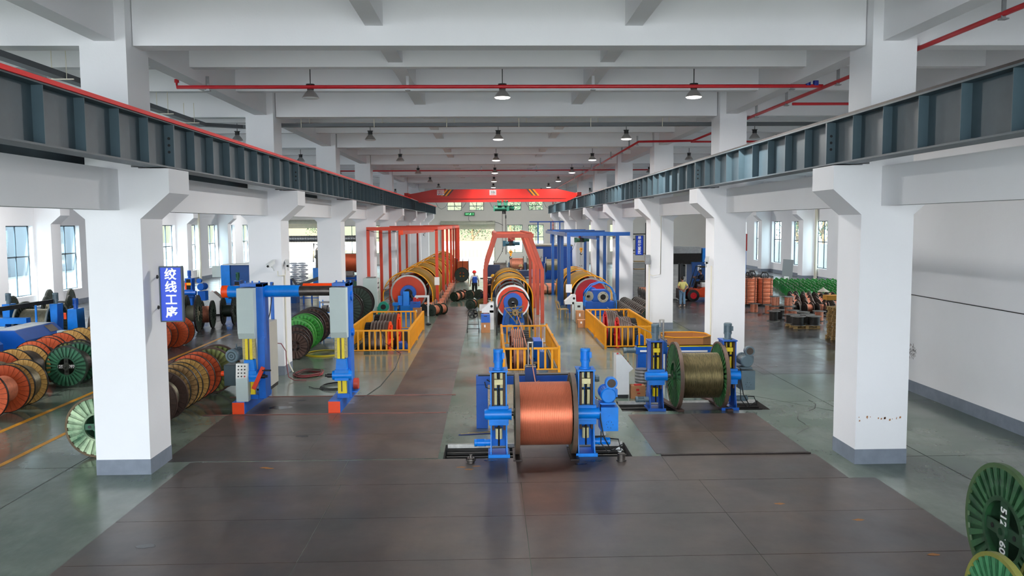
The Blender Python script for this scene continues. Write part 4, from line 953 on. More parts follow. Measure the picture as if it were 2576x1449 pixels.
m = MB(); m.cyl((.1, .15, 1.88), (.1, .15, 2.0), .045, 14); m.build('beacon', mat('beacon_red', '#e01020', .2, emit='#ff1020', es=.3), t, label='red warning beacon'); MB().box(.04, .16, .09, .21, 1.85, 1.89).build('beacon_base', labelw, t)
m = MB(); m.tube([(.2, .3, 1.86), (.28, .3, 2.05), (.2, .35, 2.15), (.08, .35, 2.05), (.06, .3, 1.86)], .014, 6); m.tube([(.25, .4, 1.85), (.3, .5, 2.1), (.33, .6, 2.5), (.33, .8, 2.9)], .014, 6); m.build('supply_cable', blk, t)
MB().box(-6.2, -6.12, 23.0, 23.08, .31, 3.2).build('cable_post', pb, G, bevel=.004)

# ================================================================ GAS BOTTLE, HOSES, RACK
t = thing('gas_cylinder', 'off-white acetylene cylinder with red characters beside the second left column', 'gas cylinder', (-6.83, 25.3, 0))
m = MB(); m.lathe([(.001, 0), (.115, 0), (.12, .03), (.12, .82), (.1, .93), (.06, 1.0), (.04, 1.03), (.04, 1.08), (.001, 1.08)], (0, 0, 0), (0, 0, 1), 24); m.build('bottle', mat('bottle_white', '#d9d5c8', .5, var=.15, scale=5), t)
m = MB(); m.cyl((0, 0, 1.08), (0, 0, 1.2), .02, 8); m.cyl((-.07, 0, 1.14), (.1, 0, 1.14), .018, 8); m.cyl((.05, -.05, 1.18), (.05, .02, 1.18), .035, 12); m.build('valve', mat('valve_red', '#a02028', .4), t)
for i, ch in enumerate('三厘乙炔'): text(ch, 'red_character', .15, inkr, t, (0, -.123, .78 - i * .155), (PI / 2, 0, 0), .004, .001)
m = MB(); m.tube([(-6.73, 25.3, 1.14), (-6.5, 25.2, 1.13), (-6.35, 25.15, .9), (-6.33, 25.1, .5), (-6.25, 25.0, .12), (-6.05, 24.9, .03), (-5.7, 24.95, .03)], .015, 6); m.build('gas_hose', mat('hose_darkred', '#7a3038', .5), label='dark red gas hose from the acetylene cylinder to the floor', cat='hose')
m = MB(); rnd = random.Random(3)
for i in range(9):
    rx, ry = .42 + rnd.uniform(-.06, .05), .5 + rnd.uniform(-.1, .1); ox, oy = rnd.uniform(-.06, .06), rnd.uniform(-.08, .08)
    m.tube([(-5.85 + ox + rx * math.cos(a * PI / 12), 25.9 + oy + ry * math.sin(a * PI / 12), .02 + .016 * i * .6 + .01 * math.sin(a)) for a in range(25)], .015, 5, mi=i % 2)
m.build('coiled_hose', [mat('hose_brown', '#4d3a38', .6), mat('hose_dred', '#8b2a2e', .5)], label='coil of brown and red hose on the floor by the second left column', cat='hose')
m = MB()
for i in range(3): m.tube([(-4.6 + (.45 - .03 * i) * math.cos(a * PI / 12), 23.9 + (.55 - .04 * i) * math.sin(a * PI / 12), .02 + .02 * i) for a in range(25)], .014, 5)
m.tube([(-4.9, 23.6, .02), (-5.2, 23.7, .02), (-5.4, 23.95, .02)], .012, 5); m.build('black_cable_loop', blk, label='loop of black cable on the floor left of the portal right leg', cat='cable')
m = MB()
for i in range(3): m.tube([(-6.2 + (.7 - .04 * i) * math.cos(a * PI / 14), 30.2 + (.8 - .05 * i) * math.sin(a * PI / 14), .015 + .015 * i) for a in range(29)], .012, 5)
m.build('yellow_hose_loop', mat('hose_yellow', '#c9b520', .5), label='loop of yellow hose on the floor before the green reels', cat='hose')
m = MB(); m.tube([(-3.6, 22.0, .01), (-3.3, 24.0, .01), (-3.2, 27, .01), (-3.35, 30, .01), (-4.0, 30.28, .4), (-4.1, 30.2, .88), (-4.0, 30.6, .6)], .01, 5); m.build('floor_cable', blk, label='thin black cable from the portal right leg to the left yellow fence', cat='cable')
t = thing('parts_rack', 'narrow blue steel rack with boxed parts beyond the portal right leg', 'shelf', (-6.7, 33.3, 0))
m = MB(); [m.box(a, a + .04, b_, b_ + .04, 0, 1.68) for a in (-.3, .26) for b_ in (0, .6)]; m.build('post', blue, t)
for i, z in enumerate((.15, .5, .85, 1.2, 1.6)): MB().box(-.3, .3, 0, .64, z, z + .03).build('shelf_board', blue if i < 4 else dsteel, t)
for i, (z, m_, h) in enumerate(((.18, labelw, .2), (.53, cardb, .18), (.88, dark, .2), (1.23, dsteel, .25))):
    m = MB(); m.box(-.22, -.02, .08, .5, z, z + h); m.box(.02, .2, .05, .4, z, z + h * .7); m.build('stored_parts_box', m_, label='%s parts box on the blue rack, %s shelf' % (('white', 'cardboard', 'black', 'steel')[i], ('lowest', 'second', 'third', 'fourth')[i]), cat='box', loc=(-6.7, 33.3, 0))
# ================================================================ FENCED CAPSTANS
def fence(label, x0, x1, y0, y1, h=.86, sides='flrb', gap=None):
    t = thing('yellow_guard_fence', label, 'fence', (0, 0, 0))
    bar = ('fb',); MESHC.setdefault(bar, MB().box(-.032, .032, -.015, .015, .1, h - .05).mesh('baluster', yel))
    MESHC.setdefault('fp', MB().box(-.04, .04, -.04, .04, 0, h).mesh('post', yel))
    def run(ax, c, a, b_, step, lo=.12):
        n = max(2, round((b_ - a) / step)); m = MB()
        if ax == 'x': m.box(a, b_, c - .04, c + .04, h - .05, h + .01)
        else: m.box(c - .04, c + .04, a, b_, h - .05, h + .01)
        m.build('top_rail', yel, t, bevel=.004); m = MB()
        if ax == 'x': m.box(a, b_, c - .02, c + .02, lo - .04, lo)
        else: m.box(c - .02, c + .02, a, b_, lo - .04, lo)
        m.build('bottom_rail', yel, t)
        for i in range(1, n): p = a + (b_ - a) * i / n; inst(MESHC[bar], 'baluster', t, (p, c, 0) if ax == 'x' else (c, p, 0), (0, 0, 0) if ax == 'x' else (0, 0, A90))
        for p in (a, (a + b_) / 2, b_) if b_ - a > 3 else (a, b_): inst(MESHC['fp'], 'post', t, (p, c, 0) if ax == 'x' else (c, p, 0))
    if 'f' in sides: run('x', y0, x0, x1, .215)
    if 'b' in sides: run('x', y1, x0 if gap is None else x0, x1 - (0 if gap is None else gap), .215)
    if 'l' in sides: run('y', x0, y0, y1, .19)
    if 'r' in sides: run('y', x1, y0, y1, .19)
    return t
fence('yellow guard fence round the left capstan pit', -5.38, -3.06, 30.3, 36.9, gap=.35)
fence('yellow guard fence round the middle capstan pit, behind the copper drum', .42, 2.2, 25.95, 31.75, .8)
fence('yellow guard fence round the right capstan pit', 4.38, 6.33, 30.7, 36.95)
def capstan(label, x, y, r, w, zc, disc, side, wire, gear=True, gr=.9):
    """grooved haul-off wheel; coloured spoked disc on `side`, black gear on the other"""
    t = thing('capstan_wheel', label, 'capstan wheel', (x, y, zc - r)); m = MB(); pr = []; n = 6
    for i in range(n): u = -w / 2 + w * i / n; pr += [(r, u), (r, u + w / n * .45), (r - .03, u + w / n * .55), (r - .03, u + w / n * .95)]
    pr = [(r * .86, -w / 2)] + pr + [(r, w / 2), (r * .86, w / 2), (r * .86, -w / 2)]
    m.lathe(pr, (0, 0, 0), (1, 0, 0), 48); m.build('grooved_rim', mat('worn_rim_steel', '#6a5650', .35, .6, var=.3, scale=4), t, (0, 0, r))
    m = MB(); xx = side * (w / 2); 
    m.lathe([(r * .99, xx - side * .02), (r * .99, xx + side * .02), (r * .8, xx + side * .02), (r * .8, xx - side * .02)], (0, 0, 0), (1, 0, 0), 40); m.lathe([(.0, xx + side * .05), (.16, xx + side * .05), (.16, -xx), (.0, -xx)], (0, 0, 0), (1, 0, 0), 16)
    for i in range(6): a = i * PI / 3; m.bar((xx, .1 * math.cos(a), .1 * math.sin(a)), (xx, r * .86 * math.cos(a), r * .86 * math.sin(a)), .05, .13, upv=(1, 0, 0))
    m.lathe([(.15, xx - side * .03), (r * .85, xx - side * .03)], (0, 0, 0), (1, 0, 0), 32)
    m.build('spoked_disc', disc, t, (0, 0, r))
    if gear:
        m = MB(); gx0 = -side * (w / 2 + .03); gx1 = gx0 - side * .2; m.lathe([(.1, gx0), (r * gr, gx0), (r * gr, gx1), (.1, gx1)], (0, 0, 0), (1, 0, 0), 48); ng = 44
        for i in range(ng): a = 2 * PI * i / ng; m.bar((gx0, r * gr * 1.02 * math.cos(a), r * gr * 1.02 * math.sin(a)), (gx1, r * gr * 1.02 * math.cos(a), r * gr * 1.02 * math.sin(a)), .04, .05, upv=(0, math.cos(a), math.sin(a)))
        m.build('ring_gear', blk, t, (0, 0, r))
    if wire:
        m = MB()
        for i in range(5): m.torus((-w / 2 + w * (i + .3) / 6, 0, r), (1, 0, 0), r + .012, .014, 48, 6)
        m.build('wound_strand', wire, t)
    return t
capstan('grooved haul-off wheel with orange spokes, nearer one in the left fence', -4.35, 32.2, .82, .72, .15, ored, 1, steel)
capstan('grooved haul-off wheel with orange spokes, farther one in the left fence', -4.3, 34.6, .85, .75, .17, ored, 1, steel)
capstan('grooved haul-off wheel wound with copper strand, nearer one in the middle fence', 1.0, 27.9, .72, .42, .12, mat('dark_disc', '#5a2c26', .5), -1, copper2, gr=.97)
capstan('grooved haul-off wheel wound with copper strand, farther one in the middle fence', .98, 30.3, .72, .42, .12, mat('dark_disc2', '#5a2c26', .5), -1, copper2, gr=.9)
capstan('grooved wheel with crimson disc and silver strand, nearer one in the right fence', 5.45, 33.0, .8, .5, .15, redd, -1, steel)
capstan('grooved wheel with crimson disc and silver strand, farther one in the right fence', 5.3, 35.4, .8, .5, .15, redd, -1, steel)
def gearcase(label, x, y, z, sx, sy, sz, C=blue3, rod=True):
    t = thing('gear_reducer', label, 'gearbox', (x, y, z)); m = MB()
    m.prism([(-sx / 2, 0), (sx / 2, 0), (sx / 2, sz * .6), (sx * .3, sz), (-sx * .3, sz), (-sx / 2, sz * .6)], 'y', -sy / 2, sy / 2); m.build('case', C, t, bevel=.015)
    m = MB(); m.cyl((-sx / 2 - .5, 0, sz * .45), (-sx / 2, 0, sz * .45), .06, 10); m.build('shaft', dsteel, t)
    if rod: m = MB(); m.cyl((0, 0, sz), (0, 0, sz + .42), .014, 6); m.build('dip_rod', labelw, t)
    m = MB(); [m.cyl((a, -sy / 2 - .01, sz * .3), (a, -sy / 2, sz * .3), .03, 8) for a in (-sx * .3, sx * .3)]; m.build('bolt', dark, t)
gearcase('dark blue gear reducer with a thin upright rod in the middle fence', 1.78, 27.6, -.35, .36, .6, .8)
gearcase('dark blue motor gearbox at the rear of the middle fence', 1.75, 30.4, -.5, .5, 1.0, .95, blue2, False)
gearcase('blue gear reducer low at the right of the left fence', -3.55, 32.4, -.6, .5, .6, .7, blue2, False)
gearcase('blue round-cased reducer at the right of the right fence', 6.0, 32.5, -.6, .4, .6, .9, blue2, False)
gearcase('blue gear reducer at the rear left corner of the left fence', -5.0, 35.6, -.5, .4, .6, 1.1, blue2, False)

# ================================================================ TUBULAR STRANDING MACHINES
def guard_profile(r, base, n=18, a0=0, a1=PI):
    """arch: straight legs up to the spring line, then an arc; list of (x, z)"""
    return [(r * math.cos(a0 + (a1 - a0) * i / n), base + r * math.sin(a0 + (a1 - a0) * i / n)) for i in range(n + 1)]
guardm = mat('guard_mesh_yellow', '#80601f', .85, 0, var=.15, scale=2, spec=.12)
def strander(label, xc, y0, zc, r, segs, disc_c, rimm, gr, gz, solid, C=blue2, nd=None, rot_c=ored, fc=blk, step=3.1):
    t = thing('stranding_machine', label, 'machine', (xc, y0, 0)); L = segs[-1][1]
    nd = int(L / step)
    for i in range(nd + 1):
        y = i * step; m = MB()
        m.lathe([(.12, y - .05), (r * .99, y - .05), (r * .99, y + .1), (.12, y + .1)], (0, 0, zc), (0, 1, 0), 44); m.build('rotor_disc', disc_c, t)
        m = MB(); m.lathe([(r * .93, y - .065), (r * 1.02, y - .065), (r * 1.03, y + .0), (r * 1.03, y + .16), (r * .95, y + .16)], (0, 0, zc), (0, 1, 0), 48); m.build('disc_rim', rimm, t)
    m = MB()
    for k in range(6): a = k * PI / 3 + .35; m.bar((r * .9 * math.cos(a), 0, zc + r * .9 * math.sin(a)), (r * .9 * math.cos(a), nd * step, zc + r * .9 * math.sin(a)), .06, .12, upv=(math.cos(a), 0, math.sin(a)))
    m.cyl((0, -.3, zc), (0, nd * step, zc), .1, 12); m.build('tie_bar', rimm, t)
    for i in range(nd):       # bobbins carried in the rotor cradles
        for j in range(3):
            y = i * step + .55 + j * .95
            for k in range(6):
                a = k * PI / 3 + .35 + PI / 6; c = Vector((r * .66 * math.cos(a), y, zc + r * .66 * math.sin(a)))
                if math.sin(a) < -.4: continue
                q = MB(); rr_ = r * .27
                q.lathe([(.02, -.28), (rr_, -.28), (rr_, -.25), (rr_ * .7, -.25)], c, (0, 1, 0), 12); q.lathe([(rr_ * .85, -.25), (rr_ * .88, 0), (rr_ * .85, .25)], c, (0, 1, 0), 12, 1); q.lathe([(rr_ * .7, .25), (rr_, .25), (rr_, .28), (.02, .28)], c, (0, 1, 0), 12)
                if i < 3: q.build('cradled_bobbin', [bobb2, copper], t)
    # guards
    for gi, (a, b_) in enumerate(segs):
        half = {'r': (0, PI * .5), 'l': (PI * .5, PI), 'b': (0, PI)}[solid]
        pts = guard_profile(gr, gz, 20, *half)
        if solid in ('r', 'b'): pts = [(gr, .12)] + pts
        if solid in ('l', 'b'): pts = pts + [(-gr, .12)]
        m = MB(); m.v = []; vs = []; th = .02
        for x, z in pts: vs += [(x, a, z), (x, b_, z)]
        m.add(vs, [(2 * i, 2 * i + 1, 2 * i + 3, 2 * i + 2) for i in range(len(pts) - 1)], 0, True)
        o = m.build('guard_sheet', guardm, t); sm = o.modifiers.new('thickness', 'SOLIDIFY'); sm.thickness = .02
        full = [(gr, .02)] + guard_profile(gr, gz, 24) + [(-gr, .02)]
        for yy in ((a, b_) if solid != 'b' else (a,)):
            m = MB(); m.tube([(x, yy, z) for x, z in full], .03, 6); m.build('guard_hoop', yel, t)
        if solid != 'b':
            s = -1 if solid == 'r' else 1; m = MB()
            for k in range(7): an = PI / 2 + (PI / 2) * (k + .2) / 7 if s < 0 else PI / 2 - (PI / 2) * (k + .2) / 7; m.bar((gr * math.cos(an), a, gz + gr * math.sin(an)), (gr * math.cos(an), b_, gz + gr * math.sin(an)), .025, .025)
            for k in range(2): m.bar((s * gr, a, .25 + k * .4), (s * gr, b_, .25 + k * .4), .025, .025)
            m.build('guard_bars', yel, t)
    # front bearing housing
    m = MB(); m.lathe([(.24, -.35), (.42, -.35), (.44, -.1), (.24, -.1)], (0, 0, zc), (0, 1, 0), 30); m.prism([(-.55, 0), (.55, 0), (.42, zc * .7), (.38, zc), (-.38, zc), (-.42, zc * .7)], 'y', -.3, -.12)
    m.build('bearing_housing', C, t, bevel=.01)
    m = MB(); m.lathe([(.07, -.4), (.24, -.4), (.24, -.36), (.25, -.2)], (0, 0, zc), (0, 1, 0), 24); m.build('bearing_cap', dark, t)
    m = MB(); m.box(-.7, .7, .1, L, .0, .12); m.build('machine_bed', dark, t)
    return t
SL = strander('long orange tubular stranding machine under the left red gantry', -4.48, 44.6, 1.05, .97, ((-.4, 3.9), (5.2, 9.4), (10.8, 16.5), (18, 24), (25.5, 32)), ored, steel, 1.34, .9, 'r', blue2)
SM = strander('middle stranding machine with red disc and white rim under the trapezoid gantry', 1.03, 37.3, 1.2, .76, ((.9, 4.6), (6.0, 9.6)), mat('disc_orange_red', '#d8401c', .45, var=.2, scale=4), offw, .97, 1.3, 'b', blue2, step=2.4)
SR = strander('right stranding machine with crimson disc under the blue gantry', 5.45, 43.9, .92, .9, ((-.2, 4.0), (5.6, 9.0)), redd, steel, 1.12, .85, 'l', blue2)
# front details: left machine
m = MB(); m.box(-.35, .3, -1.1, -.5, 0, .45); m.prism([(-1.0, .3), (-.6, .3), (-.62, 1.0), (-.85, 1.2)], 'x', -.22, .1); m.prism([(-.9, .45), (-.45, .45), (-.5, .95), (-.8, .95)], 'x', -.5, -.25); m.box(-.75, -.45, -1.2, -.9, .45, .62); m.cyl((-.6, -1.05, 0), (-.6, -1.05, .45), .09, 12)
m.build('capstan_head', blue, SL, bevel=.01)
m = MB(); m.tube([(.15, -.6, 1.0), (.25, -.8, .8), (.2, -.9, .6), (.35, -1.0, .4)], .03, 8); m.cyl((.15, -.5, .95), (.3, -.5, .75), .09, 12); m.build('wire_guide', dark, SL)
# middle machine: rosette, hoop, stand
m = MB(); m.prism([(-.42, 0), (-.18, 0), (-.18, .75), (.18, .75), (.18, 0), (.46, 0), (.46, .55), (.3, 1.0), (-.28, 1.0), (-.42, .55)], 'y', -1.9, -1.3); m.build('support_stand', blue3, SM, bevel=.02)
m = MB(); c = (.06, -2.0, .92); tri = [(-.42, -2.0, 1.12), (.42, -2.0, 1.2), (.12, -2.05, .45)]
for p, q in zip(tri, tri[1:] + tri[:1]): m.bar(p, q, .035, .035)
for k in range(8): a = k * PI / 4; m.cyl(c, (c[0] + .36 * math.cos(a), c[1] + .1, c[2] + .34 * math.sin(a)), .03, 8)
m.lathe([(.05, -.08), (.14, -.08), (.15, .05), (.05, .05), (.05, -.08)], c, (0, 1, 0), 20); m.build('closing_die_head', mat('greasy_brass', '#8e7c56', .4, .7, var=.4, scale=12), SM)
m = MB(); m.tube([(-.76, -2.6, .0), (-.76, -2.4, .8), (-.72, -2.2, 1.15), (-.5, -1.9, 1.62), (-.2, -1.7, 1.82), (.12, -1.6, 1.86), (.42, -1.5, 1.76), (.7, -1.3, 1.35), (.82, -1.1, .8), (.88, -.9, .05)], .035, 8); m.build('black_safety_hoop', blk, SM)
m = MB(); m.cyl((.12, -2.15, .5), (.12, -2.15, .62), .05, 10); m.cyl((.12, -2.15, .44), (.12, -2.15, .5), .07, 10); m.box(-.3, -.08, -2.4, -2.2, .15, .45); m.box(.25, .4, -2.3, -2.2, .1, .5); m.build('die_holder', steel, SM)
# right machine: blue hoop guard and big gearbox with flanged ports
m = MB(); m.box(-.55, .95, -2.1, -1.2, 0, .75); m.prism([(-.15, .75), (.75, .75), (.75, 1.2), (.6, 1.35), (-.15, 1.35)], 'y', -2.1, -1.4); m.build('main_gearbox', blue2, SR, bevel=.03)
m = MB(); m.lathe([(.15, -.06), (.28, -.06), (.28, .02), (.15, .02), (.15, -.06)], (.38, -2.12, .98), (0, 1, 0), 26); m.lathe([(.01, -.05), (.26, -.05), (.26, 0)], (-.32, -1.95, 1.02), (.5, 1, 0), 24)
m.build('flange_ring', mat('cast_pale_steel', '#b8b3a2', .45, .5, var=.2), SR); m = MB(); m.cyl((.38, -2.13, .98), (.38, -2.1, .98), .15, 20); m.cyl((-.42, -2.2, 1.02), (-.3, -1.95, 1.02), .06, 12)
for k in range(6): a = k * PI / 3; m.cyl((.38 + .22 * math.cos(a), -2.2, .98 + .22 * math.sin(a)), (.38 + .22 * math.cos(a), -2.16, .98 + .22 * math.sin(a)), .02, 6)
m.build('flange_bore', dark, SR)
hp = [(-.72, .55), (-.72, 1.0), (-.62, 1.32), (-.36, 1.62), (0, 1.76), (.36, 1.72), (.66, 1.5), (.85, 1.15), (.9, .7), (.9, .1)]
for yy in (-2.6, -2.0): m = MB(); m.tube([(x + .1, yy, z) for x, z in hp], .028, 6); m.build('blue_guard_hoop', blue, SR)
m = MB(); vs = []
for x, z in hp: vs += [(x + .1, -2.6, z), (x + .1, -2.0, z)]
m.add(vs, [(2 * i, 2 * i + 1, 2 * i + 3, 2 * i + 2) for i in range(len(hp) - 1)], 0, True); o = m.build('clear_guard_sheet', glass, SR)
m = MB(); m.box(-.66, -.6, -2.6, -2.55, 0, .6); m.box(.95, 1.2, -2.7, -2.4, .3, .36); m.cyl((1.0, -2.5, .36), (1.0, -2.5, .7), .06, 10); m.cyl((1.15, -2.5, .36), (1.15, -2.5, .8), .07, 10); m.build('die_holder', dsteel, SR)

# gantries ---------------------------------------------------------
def portal_frame(label, posts, top, C, cross, w=.16, runs=(), name='gantry_frame'):
    t = thing(name, label, 'gantry', (0, 0, 0))
    for x, y in posts:
        MB().box(x - w / 2, x + w / 2, y - w / 2, y + w / 2, 0, top - .0).build('post', C, t, bevel=.006); MB().box(x - .14, x + .14, y - .14, y + .14, 0, .02).build('base_plate', C, t)
    for (x0, y0, x1, y1, z) in cross: m = MB(); m.bar((x0, y0, z), (x1, y1, z), w, .2); m.build('top_beam', C, t)
    return t
LP = [(-6.88, 46.2), (-6.42, 48.2), (-6.42, 52.4), (-6.42, 58.1), (-6.42, 63), (-6.42, 72.5)]; RP = [(-3.02, y) for y in (46.2, 52.4, 57.6, 63.2, 67.5, 72, 75.9, 79)]
GL = portal_frame('long orange-red portal frame over the left stranding machine', LP + RP, 4.5, mat('gantry_orange_red', '#d43a14', .45, var=.12, scale=1.2), [(-6.96, 46.2, -2.94, 46.2, 4.55), (-3.02, 46.3, -3.02, 79, 4.55), (-6.42, 48, -6.42, 79, 4.55), (-6.42, 52.4, -3.02, 52.4, 4.6), (-6.42, 63, -3.02, 63, 4.6), (-6.42, 79, -3.02, 79, 4.6)])
m = MB(); m.bar((-5.0, 46.1, 4.33), (-4.3, 62, 4.33), .14, .22); m.build('monorail', redp, GL); m = MB(); m.box(-5.12, -4.88, 46.0, 46.1, 4.2, 4.46); m.build('rail_stop', orange, GL)
m = MB(); m.tube([(-6.7, 46.25, 4.4), (-6.0, 46.3, 4.3), (-5.4, 46.3, 4.33), (-5.05, 46.3, 4.42)], .012, 5); m.box(-5.5, -5.3, 46.1, 46.2, 4.38, 4.44); m.build('festoon_cable', blk, GL)
MB().box(-3.16, -2.88, 46.08, 46.1, 1.35, 1.8).build('hung_notice', labelw, GL, label='white paper notice hung on the post')
GM = thing('gantry_frame', 'red trapezoid-topped gantry over the middle stranding machine', 'gantry', (0, 0, 0))
rp = mat('gantry_dusty_red', '#c4513a', .5, var=.2, scale=1.5)
for i, y in enumerate((39.0, 42.6, 46.2, 50.5)):
    for s, xf, xt in ((-1, -.25, .28), (1, 2.5, 1.93)):
        MB().box(xf - .09, xf + .09, y - .09, y + .09, 0, 2.62).build('lower_leg', rp, GM, bevel=.006)
        m = MB(); m.bar((xf, y, 2.58), (xt, y, 4.2), .17, .17, upv=(0, 1, 0)); m.build('sloping_leg', rp, GM)
    MB().box(.12, 2.1, y - .09, y + .09, 4.12, 4.32).build('top_beam', rp, GM, bevel=.006)
for x in (.25, 1.95): MB().box(x - .07, x + .07, 38.9, 50.6, 4.32, 4.38).build('side_beam', rp, GM)
MB().box(1.04, 1.2, 39, 50.5, 4.0, 4.12).build('monorail', rp, GM)
BP = [(4.2, 43.3), (4.2, 47.4), (4.2, 49.5), (4.2, 54.3), (6.98, 44.4), (6.98, 49.4), (6.98, 52.4), (6.98, 59.5)]
GR_ = portal_frame('blue portal frame over the right stranding machine', BP, 4.1, mat('gantry_blue', '#04468a', .4, var=.15, scale=1.5), [(4.2, 43.3, 4.2, 60, 4.18), (6.98, 44.3, 6.98, 60, 4.18), (4.1, 44.4, 7.66, 44.4, 4.2), (4.2, 49.5, 7, 49.5, 4.25), (4.2, 54.3, 7, 54.3, 4.25), (4.2, 59.5, 7, 59.5, 4.25)], .18)
m = MB(); m.bar((5.9, 44.4, 4.0), (5.4, 56, 4.0), .16, .2); m.build('monorail', blue3, GR_); MB().box(4.04, 4.36, 43.18, 43.2, 1.1, 1.55).build('hung_notice', labelw, GR_)
def hoist(label, x, y, z, hz, c2, chain, ang=0):
    t = thing('electric_hoist', label, 'hoist', (x, y, 0), ang); m = MB()
    m.cyl((-.28, 0, z), (.22, 0, z), .13, 18); motor(m, (.22, 0, z), (.5, 0, z), .09); m.box(-.42, -.28, -.12, .12, z - .14, z + .16); m.build('hoist_body', [c2, blk], t)
    m = MB(); m.box(-.15, .15, -.1, .1, z + .13, z + .3)
    for a in (-.1, .1): m.cyl((a, -.12, z + .27), (a, .12, z + .27), .05, 10)
    m.build('trolley', mat('hoist_red', '#8e2a26', .5), t)
    m = MB(); m.cyl((0, -.06, z + .0), (0, -.24, z), .11, 18); m.build('cable_drum_end', dark, t)
    m = MB(); m.cyl((.02, 0, hz + .12), (.02, 0, z - .1), .012, 6); m.cyl((-.03, 0, hz + .12), (-.03, 0, z - .1), .012, 6); m.build('wire_rope', dsteel, t)
    m = MB(); m.cyl((0, -.05, hz), (0, .05, hz), .1, 18); m.cyl((0, -.06, hz), (0, .06, hz), .03, 8, mi=1); m.cyl((0, 0, hz - .2), (0, 0, hz - .08), .05, 10); m.build('pulley_block', [yel, dark], t)
    m = MB(); m.torus((0, 0, hz - .28), (0, 1, 0), .06, .02, 14, 6, 0, PI * 1.5); m.build('hook', dark, t)
    m = MB()
    for s in (-.05, .05): m.tube([(0, 0, hz - .3), (s, 0, hz - .4), (s, 0, hz - .95)], .008, 5)
    for s in (-.05, .05): m.torus((s, 0, hz - 1.02), (0, 1, 0), .04, .014, 10, 5, 0, PI * 1.5)
    if chain: m.build('lifting_chain', dsteel, t)
    m = MB(); m.tube([(-.35, 0, z - .1), (-.5, 0, z - .5), (-.8, 0, z - 1.0)], .012, 5); m.build('pendant_cable', blk, t)
hoist('teal chain hoist hanging in the red trapezoid gantry', 1.12, 44.0, 3.72, 3.25, mat('hoist_teal', '#1b4f63', .45), 1)
hoist('dark green hoist with yellow pulley hanging in the blue gantry', 5.62, 50.0, 3.76, 3.2, hoistg, 1)

# overhead bridge crane -------------------------------------------
CR = thing('bridge_crane', 'red 10 t bridge crane spanning the hall on the runway rails', 'crane', (0, 63.5, 0))
pr = [(-6.15, 6.86), (-5.6, 6.62), (-5.4, 6.5), (5.95, 6.5), (6.3, 6.62), (6.75, 6.86), (6.75, 7.12), (5.3, 7.46), (-4.3, 7.46), (-5.6, 7.2), (-6.15, 7.12)]
MB().prism(pr, 'y', -.22, .22).build('girder', craner, CR)
MB().box(-5.5, 6.0, -.32, .32, 6.47, 6.52).build('lower_flange', craner, CR); MB().box(-5.4, 5.9, -.27, -.22, 6.74, 6.78).build('web_rib', craner, CR)
for x in (-6.3, 6.85): MB().box(x - .16, x + .16, -1.3, 1.3, 6.9, 7.16).build('end_truck', craner, CR)
for x in (-6.3, 6.85):
    for y in (-1.0, 1.0): m = MB(); m.cyl((x - .06, y, 6.99), (x + .06, y, 6.99), .12, 16); m.build('wheel', dark, CR)
for sx, x0 in ((1, -3.75), (1, -3.45), (-1, 3.75), (-1, 3.45)):
    for k, mm in ((0, yel), (.16, mat('stripe_black', '#3a3430', .5))):
        m = MB(); x = x0 + sx * k; m.prism([(x, 6.95), (x + .12 * 1, 6.95), (x + .12 + sx * .42, 7.44), (x + sx * .42, 7.44)], 'y', -.228, -.222); m.build('hazard_stripe', mm, CR)
MB().box(-.0, .52, -.24, -.222, 7.0, 7.4).build('load_plate', labelw, CR); text('10t', 'load_rating', .26, inkk, CR, (.26, -.245, 7.22), (PI / 2, 0, 0), .006, .001); text('特种设备', 'small_print', .07, inkr, CR, (.26, -.245, 7.06), (PI / 2, 0, 0), 0, .001)
MB().box(-4.05, -3.5, -.24, -.222, 7.02, 7.4).build('warning_plate', labelw, CR)
for i, s_ in enumerate(('吊装区域', '注意安全')): text(s_, 'warning_text', .13, inkr, CR, (-3.775, -.245, 7.3 - i * .13), (PI / 2, 0, 0), .002, .001)
text('禁止站人', 'warning_text', .1, mat('ink_blue', '#2a3a9a', .5), CR, (-3.775, -.245, 7.07), (PI / 2, 0, 0), .001, .001)
HO = thing('crane_hoist', 'dark green wire-rope hoist hanging under the red crane girder', 'hoist', (1.1, 63.5, 0))
m = MB(); m.cyl((-.75, 0, 5.98), (.25, 0, 5.98), .21, 20); m.box(-.8, -.7, -.22, .22, 5.76, 6.2); m.box(.22, .42, -.24, .24, 5.78, 6.2); motor(m, (.42, 0, 5.98), (.8, 0, 5.98), .17); m.build('hoist_body', [hoistg, blue], HO)
m = MB()
for x in (-.35, .15): m.box(x - .14, x + .14, -.3, .3, 6.2, 6.46); m.cyl((x - .1, -.32, 6.52), (x - .1, .32, 6.52), .08, 12); m.cyl((x + .1, -.32, 6.52), (x + .1, .32, 6.52), .08, 12)
m.build('trolley', hoistg, HO); m = MB(); m.cyl((-.12, 0, 2.6), (-.12, 0, 5.8), .02, 6); m.cyl((.15, 0, 2.4), (.15, 0, 5.8), .03, 6); m.build('wire_rope', dsteel, HO); m = MB(); m.cyl((.0, 0, 5.55), (.0, 0, 5.8), .12, 12); m.cyl((.15, 0, 5.2), (.15, 0, 5.45), .05, 8); m.build('limit_weight', blk, HO)
m = MB()
for i in range(7):
    x = -4.2 + i * 1.4
    if abs(x - 1.1) < 1: continue
    m.tube([(x, 62.9 + .9, 6.5), (x + .2, 63.8, 6.1), (x + .45, 63.8, 5.95), (x + .75, 63.8, 6.1), (x + 1.0, 63.8, 6.5)], .012, 5)
m.build('festoon_cable', blk, label='black festoon cable looping below the red crane girder', cat='cable')

